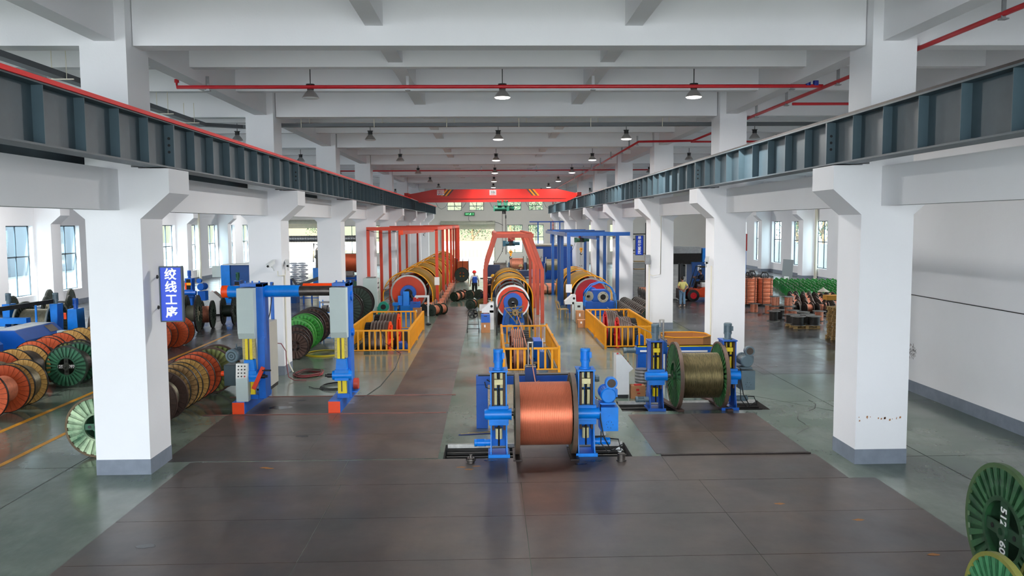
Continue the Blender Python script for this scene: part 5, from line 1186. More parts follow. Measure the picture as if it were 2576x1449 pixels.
# desks and small things along the machines -------------------------
def machine_desk(label, x, y, h, rot=0, z=0):
    t = thing('control_pedestal', label, 'control pedestal', (x, y, z), rot); m = MB(); m.box(-.1, .1, -.3, .3, 0, h * .72); m.prism([(-.45, h * .62), (.1, h * .62), (.1, h), (-.08, h), (-.45, h * .74)], 'y', -.3, .3); m.build('body', offw, t, bevel=.01)
    m = MB(); m.cyl((.0, -.31, h * .86), (.0, -.3, h * .86), .06, 16); m.build('dial', dark, t); return t
machine_desk('white control pedestal with a slanted arm left of the middle machine', 0.05, 36.9, 1.25)
machine_desk('white control pedestal with papers left of the blue gantry machine', 4.15, 40.4, 1.25)
t = thing('control_cabinet_desk', 'pale grey open-sided desk in front of the left stranding machine', 'desk', (-3.6, 42.6, 0)); m = MB(); m.box(-.35, .38, -.25, .25, .98, 1.06); m.box(.3, .38, -.25, .25, 0, 1.0); m.box(-.35, -.2, -.25, .25, .6, 1.0); m.build('body', offw, t, bevel=.01)
def carton(label, x, y, z, sx, sy, sz, m_=cardb, cat='box', tape=True):
    t = thing('cardboard_box' if m_ is cardb else 'tool_box', label, cat, (x, y, z)); MB().box(-sx / 2, sx / 2, -sy / 2, sy / 2, 0, sz).build('carton' if m_ is cardb else 'box_body', m_, t, bevel=.006)
    if tape and m_ is cardb: MB().box(-.07, .0, -sy / 2 - .003, -sy / 2, sz * .55, sz * .8).build('label', labelw, t)
    elif tape: MB().box(-.07, .07, -sy / 2 - .006, -sy / 2, sz * .75, sz * .85).build('handle_slot', blk, t)
carton('cardboard box under the blue toolbox by the floor fan', -.22, 35.8, 0, .4, .4, .45)
carton('blue toolbox stacked on the cardboard box by the floor fan', -.22, 35.8, .45, .4, .36, .36, blue2, 'toolbox')
carton('tall cardboard box in front of the right machine pedestal', 4.32, 38.9, 0, .4, .4, .6)
carton('grey bin standing behind the tall cardboard box at the right machine', 4.3, 39.45, .0, .4, .4, .95, lgrey, 'bin')
carton('small open cardboard box at the corner of the right fence', 4.2, 37.2, 0, .36, .35, .36)
carton('cardboard box beneath the blue crate at the left machine desk', -3.75, 41.6, 0, .42, .4, .55)
carton('blue crate on the cardboard box at the left machine desk', -3.85, 41.6, .55, .5, .4, .3, blue2, 'crate')
m = MB(); m.box(-3.95, -3.8, 41.5, 41.65, .85, 1.05); m.box(-3.78, -3.66, 41.5, 41.6, .85, 1.0); m.build('red_tool_can', inkr, label='red cans standing on the blue crate at the left machine', cat='can')
t = thing('electrical_cabinet', 'tall pale green-grey cabinet left of the left stranding machine', 'cabinet', (-6.82, 43.65, 0)); MB().box(0, .75, 0, .9, .05, 1.92).build('body', lgrey, t, bevel=.006)
MB().box(.75, .756, .04, .86, 1.2, 1.88).build('meter_door', offw, t); MB().box(.75, .756, .04, .86, .1, 1.17).build('door', lgrey, t); m = MB()
for i in range(3):
    for j in range(2): m.box(.756, .765, .2 + i * .2, .3 + i * .2, 1.35 + j * .25, 1.43 + j * .25)
m.build('gauge', inkk, t); MB().box(.15, .6, .2, .7, 1.92, 1.97).build('top_tray', dsteel, t)
t = thing('centrifugal_blower', 'teal centrifugal blower on the floor beside the tall grey cabinet', 'blower', (-5.7, 43.2, 0)); m = MB(); m.cyl((0, 0, .42), (0, .3, .42), .28, 26); m.box(-.32, .0, .02, .28, .0, .42); m.build('volute', teal, t); m = MB(); m.cyl((0, -.01, .42), (0, 0, .42), .14, 20); m.build('inlet', blk, t); m = MB(); m.box(-.35, .35, -.05, .4, 0, .05); m.build('foot', teal, t)
t = thing('floor_fan', 'black floor fan on a wheeled stand in the centre aisle', 'fan', (-.78, 35.9, 0)); m = MB()
m.torus((0, 0, .82), (0, 1, 0), .2, .018, 26, 6); m.torus((0, .1, .82), (0, 1, 0), .2, .018, 26, 6); m.build('ring', blk, t); m = MB()
for k in range(5): a = k * 2 * PI / 5; m.bar((.03 * math.cos(a), .05, .82 + .03 * math.sin(a)), (.18 * math.cos(a), .05, .82 + .18 * math.sin(a)), .09, .012, upv=(math.sin(a) * .4, 1, math.cos(a) * .4))
m.build('blade', dark, t); MB().cyl((0, .02, .82), (0, .2, .82), .06, 14).build('motor', dark, t); m = MB()
for s in (-1, 1): m.tube([(s * .21, .05, .82), (s * .24, .05, .4), (s * .26, .05, .05)], .015, 6); m.bar((s * .26, -.15, .06), (s * .26, .25, .06), .03, .03)
m.bar((-.25, .05, .35), (.25, .05, .35), .025, .025); m.bar((-.26, .05, .14), (.3, .05, .14), .025, .025); m.build('stand', dark, t)
for s in (-1, 1):
    for yy in (-.15, .25): MB().cyl((s * .26 - .02, yy, .04), (s * .26 + .02, yy, .04), .04, 12).build('caster', blk, t)
t = thing('wooden_chair', 'old brown wooden chair beside the right machine pedestal', 'chair', (3.68, 41.0, 0), .25)
for a in (-.2, .2):
    for b_ in (-.2, .2): MB().box(a - .02, a + .02, b_ - .02, b_ + .02, 0, .44).build('leg', wood2, t)
MB().box(-.23, .23, -.23, .23, .44, .47).build('seat', wood2, t); m = MB(); m.bar((-.2, .2, .44), (-.34, .2, .9), .04, .04); m.bar((-.2, -.2, .44), (-.34, -.2, .9), .04, .04); m.bar((-.3, -.2, .8), (-.3, .2, .8), .03, .08); m.build('backrest', wood2, t)
m = MB(); m.ball((-2.95, 38.4, .07), .1, 10, 6, (1.4, 1, .7)); m.build('black_bag', blk, label='small black bundle lying in the aisle by the left fence', cat='bag')
t = thing('paper_clipboard', 'white sheet on a cardboard tray by the foot of the red gantry', 'paper', (-.36, 38.9, .0)); MB().box(-.17, .17, -.02, 0, .62, .95).build('sheet', labelw, t); MB().box(-.14, .14, 0, .1, .52, .62).build('tray', cardb, t); MB().box(-.02, .02, .02, .06, 0, .54).build('stand', dark, t)

# blue cabin and things at the back ---------------------------------
t = thing('blue_cabin', 'large blue steel cabin behind the middle of the hall, grey roof', 'cabin', (3.85, 70.5, 0))
MB().box(0, 3.3, 0, 6, 0, 2.8).build('wall_panel', mat('cabin_blue', '#0054bc', .4, var=.06, scale=1), t); MB().box(-.05, 3.35, -.05, 6, 2.8, 2.92).build('roof', mat('cabin_roof', '#9b958a', .7), t); MB().box(.12, .75, -.01, 0, 1.5, 2.6).build('notice_board', labelw, t)
m = MB(); [m.box(.0 + k * .82, .02 + k * .82, -.012, 0, 0, 2.8) for k in range(1, 4)]; m.box(0, 3.3, -.012, 0, 1.0, 1.02); m.box(0, 3.3, -.012, 0, 1.85, 1.87); m.build('seam', blue3, t)
t = thing('blue_ladder_tower', 'blue steel ladder frame on top behind the blue cabin', 'ladder', (6.4, 82, 0)); m = MB(); [m.box(a, a + .12, 0, .12, 0, 5.0) for a in (-1.6, -.3, .6)]; m.box(-2.4, 1.4, 0, .12, 4.9, 5.02); m.build('frame', blue2, t); m = MB(); [m.box(-.2, .6, 0, .06, 3.0 + k * .35, 3.05 + k * .35) for k in range(6)]; m.build('rung', offw, t)
for i, (x, z, w_, wm) in enumerate(((.6, 1.2, 1.0, dsteel), (1.95, 1.55, 1.1, copper), (3.35, 1.55, 1.15, alu), (4.9, 1.45, 1.1, alu))):
    t = thing('payoff_reel', ('dark reel', 'copper reel', 'first silver reel', 'second silver reel')[i] + ' in the payoff row behind the middle stranding machine', 'cable reel', (x + .2, 66, 0)); m = MB()
    for s in (-1, 1): m.lathe([(.05, s * w_ / 2 - .03), (.62, s * w_ / 2 - .03), (.62, s * w_ / 2 + .03), (.05, s * w_ / 2 + .03)], (0, 0, z), (1, 0, 0), 28)
    m.build('flange', dsteel, t); m = MB(); m.cyl((-w_ / 2 + .03, 0, z), (w_ / 2 - .03, 0, z), .46, 24, caps=False); m.build('wound_wire', wm, t); m = MB(); m.box(-w_ / 2 - .12, -w_ / 2 - .05, -.3, .3, 0, z + .1); m.box(w_ / 2 + .05, w_ / 2 + .12, -.3, .3, 0, z + .1); m.build('stand', blue3, t)
t = thing('taping_head', 'dark blue round taping head with hoses behind the middle machine', 'machine', (.95, 53, 0)); m = MB(); m.lathe([(.1, 0), (.6, 0), (.65, .2), (.6, .5), (.1, .5)], (0, 0, 1.2), (0, 1, 0), 26); m.box(-.9, .9, .1, .7, .0, .9); m.box(-1.3, -.3, .5, .9, 1.3, 2.1); m.box(.4, 1.6, .5, .9, 1.3, 1.7); m.build('housing', mat('navy_paint', '#14284a', .35), t); m = MB(); [m.tube([(-.8 + k * .2, -.1, .9), (-.6 + k * .2, -.2, 1.7), (.1 + k * .1, -.2, 1.8)], .02, 5) for k in range(5)]; m.bar((-1.6, -.2, 1.25), (2.0, -.2, 1.25), .08, .08); m.build('hose', blk, t)
t = thing('wire_basket_stack', 'orange copper wire basket on a yellow base by the rear door', 'basket', (-2.35, 70, 0)); m = MB(); m.box(-.45, .45, -.4, .4, .5, 1.6); m.build('copper_wire', mat('copper_orange', '#d86a3a', .5, .3), t); m = MB(); m.box(-.5, .5, -.45, .45, .2, .5); m.build('base', yel, t); m = MB()
for a in (-.48, 0, .48): m.tube([(a, -.43, 0), (a, -.43, 1.8), (a, .43, 1.8), (a, .43, 0)], .02, 5)
m.build('cage', dark, t)
reel('dark green reel standing by the copper basket near the rear door', -2.35, 67.5, .6, .5, A90, dgreen, 'rib', .6, None, 20)
# ================================================================ PIPES, TRAYS, SIGNS
def pipe(label, pts, r, m, hang=(), name='fire_pipe', cat='pipe', top=8.45):
    t = thing(name, label, cat, (0, 0, 0)); b = MB(); b.tube(pts, r, 10); b.build('pipe_run', m, t)
    for x, y, z in hang: q = MB(); q.box(x - .035, x + .035, y - .012, y + .012, z - r - .05, top); q.box(x - .06, x + .06, y - .06, y + .06, z - r - .05, z - r - .03); q.build('hanger', galv, t)
    return t
t = pipe('red fire pipe crossing the hall in front of the nearest lamps', [(-7.65, 20.5, 8.36), (-7.65, 20.5, 8.19), (8.38, 20.5, 8.19)], .045, pipr, [(-6.9, 20.5, 8.19), (-2.0, 20.5, 8.19), (2.6, 20.5, 8.19), (7.6, 20.5, 8.19)])
for x in (8.0, 8.2): q = MB(); q.cyl((x, 20.5, 8.2), (x, 20.5, 8.32), .07, 12); q.build('valve', bluev, t)
m = MB(); m.cyl((-7.65, 20.5, 8.3), (-7.65, 20.5, 8.38), .055, 10); m.build('end_cap', pipr, t)
pipe('red fire pipe running lengthwise over the right aisle edge', [(8.38, OY0, 8.15), (8.38, 28.5, 8.15), (8.38, 33.6, 8.15), (6.2, 33.9, 8.15), (6.3, 45, 8.15), (6.5, 96, 8.15)], .045, pipr, [(8.38, y, 8.15) for y in (13.3, 18.5, 19.6, 23, 25.6)] + [(6.25, y, 8.15) for y in (34.5, 36.5, 38.5, 42, 46, 50, 54, 60)])
pipe('red fire branch pipe crossing the right aisle behind the first beam', [(8.4, 34.0, 8.15), (26.5, 34.0, 8.15)], .04, pipr, [(9.5, 34, 8.15), (12, 34, 8.15)])
pipe('red fire branch pipe with valve over the right aisle, nearer', [(8.4, 22.6, 8.05), (11.6, 22.6, 8.05), (11.6, 22.6, 8.5)], .04, pipr)
pipe('distant red fire pipe crossing the whole hall above the crane', [(-25, 52, 8.17), (27, 52, 8.17)], .04, pipr, [(x, 52, 8.17) for x in (-4.5, -.5, 3, 6)])
t = thing('cable_tray', 'dark grey cable tray crossing the hall behind the first lamps', 'cable tray', (0, 0, 0)); m = MB(); m.box(-7.6, 26, 27.4, 27.65, 8.04, 8.15); m.build('tray', mat('tray_grey', '#55595d', .5, .3), t)
for x in (-6.2, -3.8, -1.4, 1.0, 3.4, 5.8): m = MB(); m.tube([(x, 27.38, 8.47), (x, 27.38, 8.0)], .012, 5); m.tube([(x + .25, 27.5, 8.47), (x + .25, 27.5, 8.15)], .008, 4); m.build('hanger', pvc, t)
t = thing('cable_tray', 'dark grey cable tray running lengthwise over the left aisle', 'cable tray', (0, 0, 0)); m = MB(); m.box(-9.12, -8.88, OY0, 26.2, 7.9, 8.02); m.bar((-9, 26.1, 7.96), (-8.2, 27.5, 8.05), .24, .11); m.box(-8.3, -7.5, 27.4, 27.65, 8.0, 8.1); m.build('tray', MATS['tray_grey'], t)
for y in (13, 14.2, 17.6, 19, 23, 25): m = MB(); m.tube([(-9.15, y, 8.47), (-9.15, y, 7.88)], .01, 4); m.tube([(-8.85, y, 8.47), (-8.85, y, 7.88)], .01, 4); m.bar((-9.35, y, 7.88), (-8.7, y, 7.88), .03, .02); m.build('hanger', pvc, t)
def sign(label, chars, x0, x1, y, z0, z1, armx, size, rotz=0):
    t = thing('hanging_sign', label, 'sign', ((x0 + x1) / 2, y, (z0 + z1) / 2), rotz); w, h = (x1 - x0) / 2, (z1 - z0) / 2
    MB().box(-w, w, -.035, .035, -h, h).build('panel', signb, t); m = MB(); m.box(-w - .02, w + .02, -.045, .045, h, h + .025); m.box(-w - .02, w + .02, -.045, .045, -h - .025, -h); m.box(-w - .025, -w, -.045, .045, -h, h); m.box(w, w + .025, -.045, .045, -h, h); m.build('frame', winf, t)
    n = len(chars)
    for i, ch in enumerate(chars): text(ch, 'sign_character', size, signw, t, (0, -.04, h - (i + .5) * 2 * h / n * .95 - h * .04), (PI / 2, 0, 0), size * .022, .003)
    for zz in (h * .62, -h * .55): m = MB(); m.cyl((-w, 0, zz), (armx, .25, zz + .0), .012, 6); m.cyl((armx, .25, zz), (armx - .06, .27, zz), .04, 10); m.build('bracket_arm', blk, t)
sign('blue vertical sign with four white characters on the first left column', '绞线工序', -6.42, -6.02, 16.0, 2.95, 3.99, -.37, .235)
sign('blue vertical sign with five white characters on a right column, far off', '单丝放置区', 8.44, 8.86, 46.9, 2.95, 4.05, -.24, .2)
# exit sign
t = thing('exit_sign', 'small green lit exit sign on the rear wall above the door', 'sign', (-2.4, 97.9, 5.97)); MB().box(-.6, .6, -.05, .05, -.19, .19).build('case', blk, t); m = MB(); m.box(-.55, .55, -.056, -.05, -.15, .15); m.build('green_face', mat('exit_green', '#0a6a35', .4, emit='#0a7a3a', es=.8), t)
text('EXIT', 'exit_letters', .18, mat('exit_white', '#d8ffe6', .5, emit='#b8ffd0', es=1.5), t, (-.28, -.06, 0), (PI / 2, 0, 0), 0, .001); m = MB(); m.ball((.1, -.06, .08), .04, 8, 5, (1, .2, 1)); m.bar((.1, -.06, .05), (.05, -.06, -.04), .05, .01, upv=(0, 1, 0)); m.bar((.05, -.06, -.04), (-.02, -.06, -.12), .03, .01, upv=(0, 1, 0)); m.bar((.05, -.06, -.04), (.13, -.06, -.12), .03, .01, upv=(0, 1, 0)); m.bar((.08, -.06, .02), (.2, -.06, .0), .025, .01, upv=(0, 1, 0)); m.bar((.35, -.06, 0), (.5, -.06, 0), .03, .01, upv=(0, 1, 0)); m.build('running_figure', MATS['exit_white'], t)
m = MB(); m.tube([(-2.5, 97.88, 5.75), (-2.55, 97.88, 5.3), (-2.3, 97.88, 5.05), (-1.9, 97.88, 4.9)], .02, 5); m.tube([(-.8, 97.7, 5.0), (.2, 97.7, 5.1), (1.0, 97.7, 4.9), (1.6, 97.7, 4.6)], .03, 5); m.build('wall_cable', blk, label='black cable drooping from the exit sign on the rear wall', cat='cable')
m = MB(); m.cyl((7.6, 97.8, 0), (7.6, 97.8, 8.8), .05, 8); m.build('drain_pipe', pipr, label='thin red vertical pipe on the rear wall right of the windows', cat='pipe')
# wall pipes and conduits
for i, (x, y) in enumerate([(OX0 + .2, v + 4.0) for v in (36.9, 57.6, 67.9)]):
    m = MB(); m.cyl((x, y, 0), (x, y, H - .2), .11, 12)
    for z in (1.5, 4, 6.5): m.cyl((x, y, z), (x, y, z + .12), .13, 12)
    m.build('drain_pipe', pvc, label='cream vertical drain pipe on the left wall, %s visible from the camera' % ('first', 'second', 'third')[i], cat='pipe')
m = MB(); m.cyl((OX1 - .2, 66.2, 0), (OX1 - .2, 66.2, H - .2), .13, 12)
for z in (1.2, 4, 6.5): m.cyl((OX1 - .2, 66.2, z), (OX1 - .2, 66.2, z + .12), .15, 12)
m.build('drain_pipe', pvc, label='cream vertical drain pipe on the right wall beside a wall column', cat='pipe')
def camera(label, x, y, z, sx, conduit=None):
    t = thing('security_camera', label, 'camera', (x, y, z)); R_ = Matrix.Rotation(.35 * -sx, 3, 'Z') @ Matrix.Rotation(.35, 3, 'X'); m = MB(); m.cbox((sx * -.0, -.1, .06), (.1, .32, .1), 0, R_); m.build('housing', offw, t, bevel=.01)
    m = MB(); m.cbox((sx * .0, -.1, .125), (.13, .38, .012), 0, R_); m.build('sun_hood', offw, t); c = R_ @ Vector((0, -.17, -.0)); m = MB(); m.cyl((c.x, c.y - .1, c.z + .06), (c.x, c.y - .12, c.z + .055), .035, 10); m.build('lens', blk, t)
    m = MB(); m.ball((.0, .05, -.02), .045, 8, 6); m.tube([(0, .05, -.02), (.03 * sx, .1, -.1), (.03 * sx, .15, -.16)], .018, 6); m.build('bracket', offw, t)
    if conduit: m = MB(); m.tube(conduit, .014, 6); m.build('conduit', pvc, t)
camera('white security camera on the front of the second left column', -6.86, 25.72, 3.52, 1)
camera('white security camera on the side of the second left column', -6.5, 26.3, 3.5, -1)
m = MB(); m.tube([(-6.72, 25.88, 3.35), (-6.72, 25.88, 3.2), (-6.58, 25.88, 3.2), (-6.575, 26.25, 3.2), (-6.575, 26.25, 3.35)], .013, 6); m.tube([(-6.575, 26.15, 3.2), (-6.575, 26.15, .55), (-6.5, 26.2, .25), (-6.4, 26.2, .05)], .025, 8)
m.build('pvc_conduit', pvc, label='cream conduit running down the second left column from the cameras', cat='conduit')
camera('white security camera on the second right column above a cream conduit', 7.02, 26.2, 3.5, 1)
m = MB(); m.tube([(7.1, 25.88, 3.4), (7.1, 25.88, .0)], .025, 8); m.build('pvc_conduit', pvc, label='cream conduit down the front of the second right column', cat='conduit')
m = MB(); m.tube([(7.12, 36.15, 3.1), (7.12, 36.15, .05)], .03, 8); m.tube([(7.13, 36.15, 2.5), (7.3, 36.15, 2.42), (7.62, 36.15, 2.5), (7.64, 36.15, 5.8)], .013, 6); m.build('pvc_conduit', pvc, label='cream conduits on the third right column, one bending upward', cat='conduit')
t = thing('junction_box', 'silvery junction box on the edge of the third right column', 'junction box', (7.02, 36.1, 3.15)); MB().box(-.1, .12, -.1, .1, -.2, .22).build('box', galv, t, bevel=.01); MB().box(-.105, -.1, -.08, .08, -.15, .18).build('lid', steel, t)
camera('small camera on an arm on a far left column above the left guard', -5.4, 67.5, 3.9, 1, [(-6.6, 67.9, 3.85), (-5.4, 67.6, 3.85)])
m = MB(); m.tube([(-7.2, 15.58, .9), (-7.2, 15.57, .86)], .01, 4)
rusts = mat('rust_stain', '#a8744c', .8); w_ = MB()
rnd = random.Random(5)
for i in range(14):
    x = 7.24 + rnd.random() * .85; z = .92 + rnd.gauss(0, .02); s = rnd.uniform(.006, .02)
    w_.add([(x - s, 15.594, z - s), (x + s, 15.594, z - s * .6), (x + s * .8, 15.594, z + s * 1.3), (x - s * .7, 15.594, z + s)], [(0, 1, 2, 3)])
w_.build('rust_mark', rusts, PIL['R', 2])
m = MB()
for i in range(60):
    a, rr_ = rnd.uniform(0, 2 * PI), rnd.uniform(.03, .17); y, z = 22.35 + rr_ * math.cos(a) * 1.4, 1.18 + rr_ * math.sin(a) * 1.2 - (.25 * rnd.random() if i % 4 == 0 else 0); m.bar((11.845, y, z), (11.845, y + rnd.uniform(-.08, .08), z - rnd.uniform(.02, .07)), .006, .006)
m.build('pencil_scribble', mat('pencil_grey', '#7b7876', .8), label='faint pencil scribble on the right partition wall near the floor', cat='scribble')

# ================================================================ PEOPLE
def skinmesh(name, pts, edges, m, parent, root=0, sub=2):
    me = bpy.data.meshes.new(name); me.from_pydata([p[:3] for p in pts], edges, []); me.materials.append(m)
    o = bpy.data.objects.new(name, me); COL.objects.link(o); o.parent = parent; sk = o.modifiers.new('skin', 'SKIN'); sk.use_smooth_shade = True
    for i, v in enumerate(me.skin_vertices[0].data): v.radius = (pts[i][3], pts[i][4] if len(pts[i]) > 4 else pts[i][3]); v.use_root = (i == root)
    s = o.modifiers.new('sub', 'SUBSURF'); s.levels = sub; s.render_levels = sub
    return o
def lerp(a, b, t): return tuple(a[i] + (b[i] - a[i]) * t for i in range(3))
def person(label, loc, rotz, J, shirt, trouser, shoe, head='hair', sleeve=.55, hat=None, bib=None, z=0):
    """J: pelvis, chest, neck, head, sho/elb/wri/hip/kne/ank/toe for l and r (facing +y)"""
    t = thing('person', label, 'person', (loc[0], loc[1], z), rotz); g = lambda k: J[k]
    P, E = [], []
    def add(p, r, r2=None): P.append((*p, r, r2 or r)); return len(P) - 1
    pe = add(g('pelvis'), .12, .1); be = add(lerp(g('pelvis'), g('chest'), .5), .12, .09); ch = add(g('chest'), .14, .1); ne = add(g('neck'), .055); hd = add(lerp(g('neck'), g('head'), .45), .05); E += [(pe, be), (be, ch), (ch, ne), (ne, hd)]
    for s in 'lr':
        a = add(g('sho' + s), .06); b = add(g('elb' + s), .042); c = add(g('wri' + s), .028); E += [(ch, a), (a, b), (b, c)]
        a = add(g('hip' + s), .085); b = add(g('kne' + s), .06); c = add(g('ank' + s), .038); E += [(pe, a), (a, b), (b, c)]
        w = Vector(g('wri' + s)); d = (w - Vector(g('elb' + s))).normalized(); h = add(w + d * .06, .032, .016); E += [(c - 3, h)]
    body = skinmesh('body', P, E, skin, t)
    # head
    hc = Vector(g('head')); up_ = (hc - Vector(g('neck'))).normalized(); m = MB(); m.ball(hc, .1, 14, 10, (.78, .95, 1.15)); m.ball(hc + Vector((0, .09, -.015)), .018, 6, 5, (1, 1, 1.4)); m.ball(hc + Vector((0, .045, -.07)), .05, 8, 6, (.9, .8, .7))
    for s in (-1, 1): m.ball(hc + Vector((s * .08, 0, -.01)), .022, 6, 5, (.5, 1, 1.4))
    m.build('head', skin, t); m = MB()
    for s in (-1, 1): m.ball(hc + Vector((s * .03, .088, .01)), .01, 6, 4)
    m.ball(hc + Vector((0, .088, -.05)), .018, 6, 4, (1.3, .4, .35)); m.build('eyes_and_mouth', hairm, t)
    m = MB(); m.ball(hc + Vector((0, -.015, .025)), .108, 14, 9, (.8, .93, 1.05)); m.build('hair', hairm, t) if not hat else m.ball(hc, 0)
    if hat: m = MB(); m.lathe([(.001, .15), (.06, .14), (.11, .09), (.13, .02), (.155, .0), (.15, -.012)], hc + Vector((0, .0, .03)), (0, 0, 1), 18); m.build('helmet', hat, t)
    # hands
    for s in 'lr':
        w = Vector(g('wri' + s)); d = (w - Vector(g('elb' + s))).normalized(); sd = d.cross(Vector((0, 1, .2))).normalized(); m = MB(); c = w + d * .09
        for k in range(4): b = c + sd * (-.03 + k * .02); L = (.07, .08, .075, .058)[k]; m.tube([b - d * .02, b + d * L * .5, b + d * L * .8 + Vector((0, .015, 0)), b + d * L + Vector((0, .03, 0))], .0095, 6)
        b = w + d * .03 + sd * -.035; m.tube([b, b - sd * .03 + d * .025, b - sd * .035 + d * .06], .011, 6); m.build('fingers', skin, t)
    # shirt
    P, E = [], []; pe = add(lerp(g('pelvis'), g('chest'), .0), .145, .12); be = add(lerp(g('pelvis'), g('chest'), .5), .145, .115); ch = add(g('chest'), .165, .125); ne = add(lerp(g('chest'), g('neck'), .8), .08, .07); E += [(pe, be), (be, ch), (ch, ne)]
    for s in 'lr':
        a = add(g('sho' + s), .08); b = add(lerp(g('sho' + s), g('elb' + s), min(1, sleeve * 1.5)), .062); E += [(ch, a), (a, b)]
        if sleeve > .8: c = add(lerp(g('elb' + s), g('wri' + s), .85), .045); E.append((b, c))
    skinmesh('shirt', P, E, shirt, t)
    if bib: m = MB(); c = Vector(g('chest')); p = Vector(g('pelvis')); m.cbox(lerp(c, p, .35), (.3, .27, .42)); o = m.build('vest_panel', bib, t, bevel=.05)
    P, E = [], []; pe = add(Vector(g('pelvis')) + Vector((0, 0, .02)), .14, .12)
    for s in 'lr': a = add(g('hip' + s), .1); b = add(g('kne' + s), .078); c = add(lerp(g('kne' + s), g('ank' + s), .92), .068); E += [(pe, a), (a, b), (b, c)]
    skinmesh('trousers', P, E, trouser, t)
    for s in 'lr':
        a, b = Vector(g('ank' + s)), Vector(g('toe' + s)); P = [(*(a - (b - a) * .25), .035, .03), (*a, .042, .04), (*lerp(a, b, .6), .042, .032), (*b, .03, .022)]
        P = [(p[0], p[1], p[2] - (.04 if i else .03), p[3], p[4]) for i, p in enumerate(P)]; skinmesh('shoe', P, [(0, 1), (1, 2), (2, 3)], shoe, t, 1)
    return t
STAND = dict(pelvis=(0, 0, .95), chest=(0, -.01, 1.28), neck=(0, 0, 1.47), head=(0, .03, 1.61), shol=(-.18, 0, 1.38), shor=(.18, 0, 1.38), elbl=(-.25, -.03, 1.1), elbr=(.25, -.03, 1.1), wril=(-.26, .08, .87), wrir=(.26, .08, .87),
             hipl=(-.09, 0, .88), hipr=(.09, 0, .88), knel=(-.1, .03, .49), kner=(.11, .03, .49), ankl=(-.11, -.01, .1), ankr=(.13, -.02, .1), toel=(-.13, .16, .07), toer=(.16, .15, .07))
BEHIND = dict(STAND, elbl=(-.3, -.1, 1.14), elbr=(.3, -.1, 1.14), wril=(-.07, -.2, .98), wrir=(.07, -.21, .98))
navy = mat('navy_cloth', '#161d33', .8, var=.2); denim = mat('light_denim', '#7ea0bd', .8, var=.15, scale=6); ycl = mat('pale_yellow_cloth', '#ece08a', .8, var=.08); wcl = mat('white_grey_cloth', '#c9cbd0', .8); blkc = mat('black_cloth', '#121214', .85); sblue = mat('royal_blue_cloth', '#1d4fb4', .8); shoew = mat('cream_shoe', '#ded0c0', .6); helm = mat('helmet_red', '#e01c1c', .35); helmy = mat('helmet_yellow', '#e8b81c', .4); hoseb = mat('cap_tan', '#b8a06a', .7)
person('person in red helmet, blue and white shirt and black trousers walking up the aisle', (-1.02, 52.8), .25, dict(STAND, elbr=(.27, .02, 1.1), wrir=(.3, .12, .88)), wcl, blkc, blkc, hat=helm, bib=sblue)
person('person in pale yellow T-shirt and light jeans, hands clasped behind, facing the forklift', (10.92, 45.8), .15, BEHIND, ycl, denim, shoew)
SIT = dict(STAND, pelvis=(0, 0, .0), chest=(0, .06, .34), neck=(0, .1, .53), head=(0, .14, .67), shol=(-.18, .06, .44), shor=(.18, .06, .44), elbl=(-.22, .22, .24), elbr=(.22, .22, .24), wril=(-.1, .42, .3), wrir=(.1, .42, .3), hipl=(-.1, .04, -.03), hipr=(.1, .04, -.03), knel=(-.13, .42, .0), kner=(.13, .42, .0), ankl=(-.12, .46, -.4), ankr=(.12, .46, -.4), toel=(-.13, .62, -.42), toer=(.13, .62, -.42))
person('person in dark blue jacket sitting at the wheel of the orange forklift', (13.05, 49.55), A90 + .1, SIT, navy, blkc, blkc, sleeve=1, z=1.12)
CR_ = dict(STAND, pelvis=(0, -.1, .42), chest=(0, .12, .68), neck=(0, .24, .84), head=(0, .32, .95), shol=(-.18, .16, .76), shor=(.18, .16, .76), elbl=(-.24, .3, .52), elbr=(.24, .3, .52), wril=(-.12, .5, .45), wrir=(.12, .5, .45), hipl=(-.1, -.06, .38), hipr=(.1, -.06, .38), knel=(-.16, .3, .5), kner=(.16, .3, .5), ankl=(-.14, .05, .1), ankr=(.14, .05, .1), toel=(-.16, .22, .07), toer=(.16, .22, .07))
person('person in dark clothes crouching beside the cabinet trolley near the pallet stack', (18.2, 40.9), 1.2, CR_, navy, mat('bright_blue_trousers', '#1a5fb8', .8), blkc, sleeve=1)
person('person in navy jacket and tan cap standing with back turned behind the middle machine', (2.12, 56.2), 0, dict(STAND, elbl=(-.24, .08, 1.12), elbr=(.24, .08, 1.12), wril=(-.12, .28, 1.05), wrir=(.12, .28, 1.05)), navy, blkc, blkc, sleeve=1, hat=hoseb, z=.2)
person('person in yellow helmet and dark clothes bending at the left of the middle machine', (-.1, 50.9), -.9, dict(STAND, chest=(0, .16, 1.2), neck=(0, .26, 1.36), head=(0, .34, 1.46), shol=(-.18, .18, 1.28), shor=(.18, .18, 1.28), elbl=(-.22, .3, 1.02), elbr=(.22, .3, 1.02), wril=(-.12, .46, .92), wrir=(.12, .46, .92)), navy, blkc, blkc, sleeve=1, hat=helmy)
person('person in dark clothes crouching at the foot of the red trapezoid gantry', (-.45, 47.4), -.6, CR_, navy, navy, blkc, sleeve=1)
# platform under the standing worker so that his feet rest on it
MB().box(1.7, 2.55, 55.8, 56.6, 0, .215).build('machine_step', dark, label='low dark step behind the middle machine under the standing worker', cat='step')

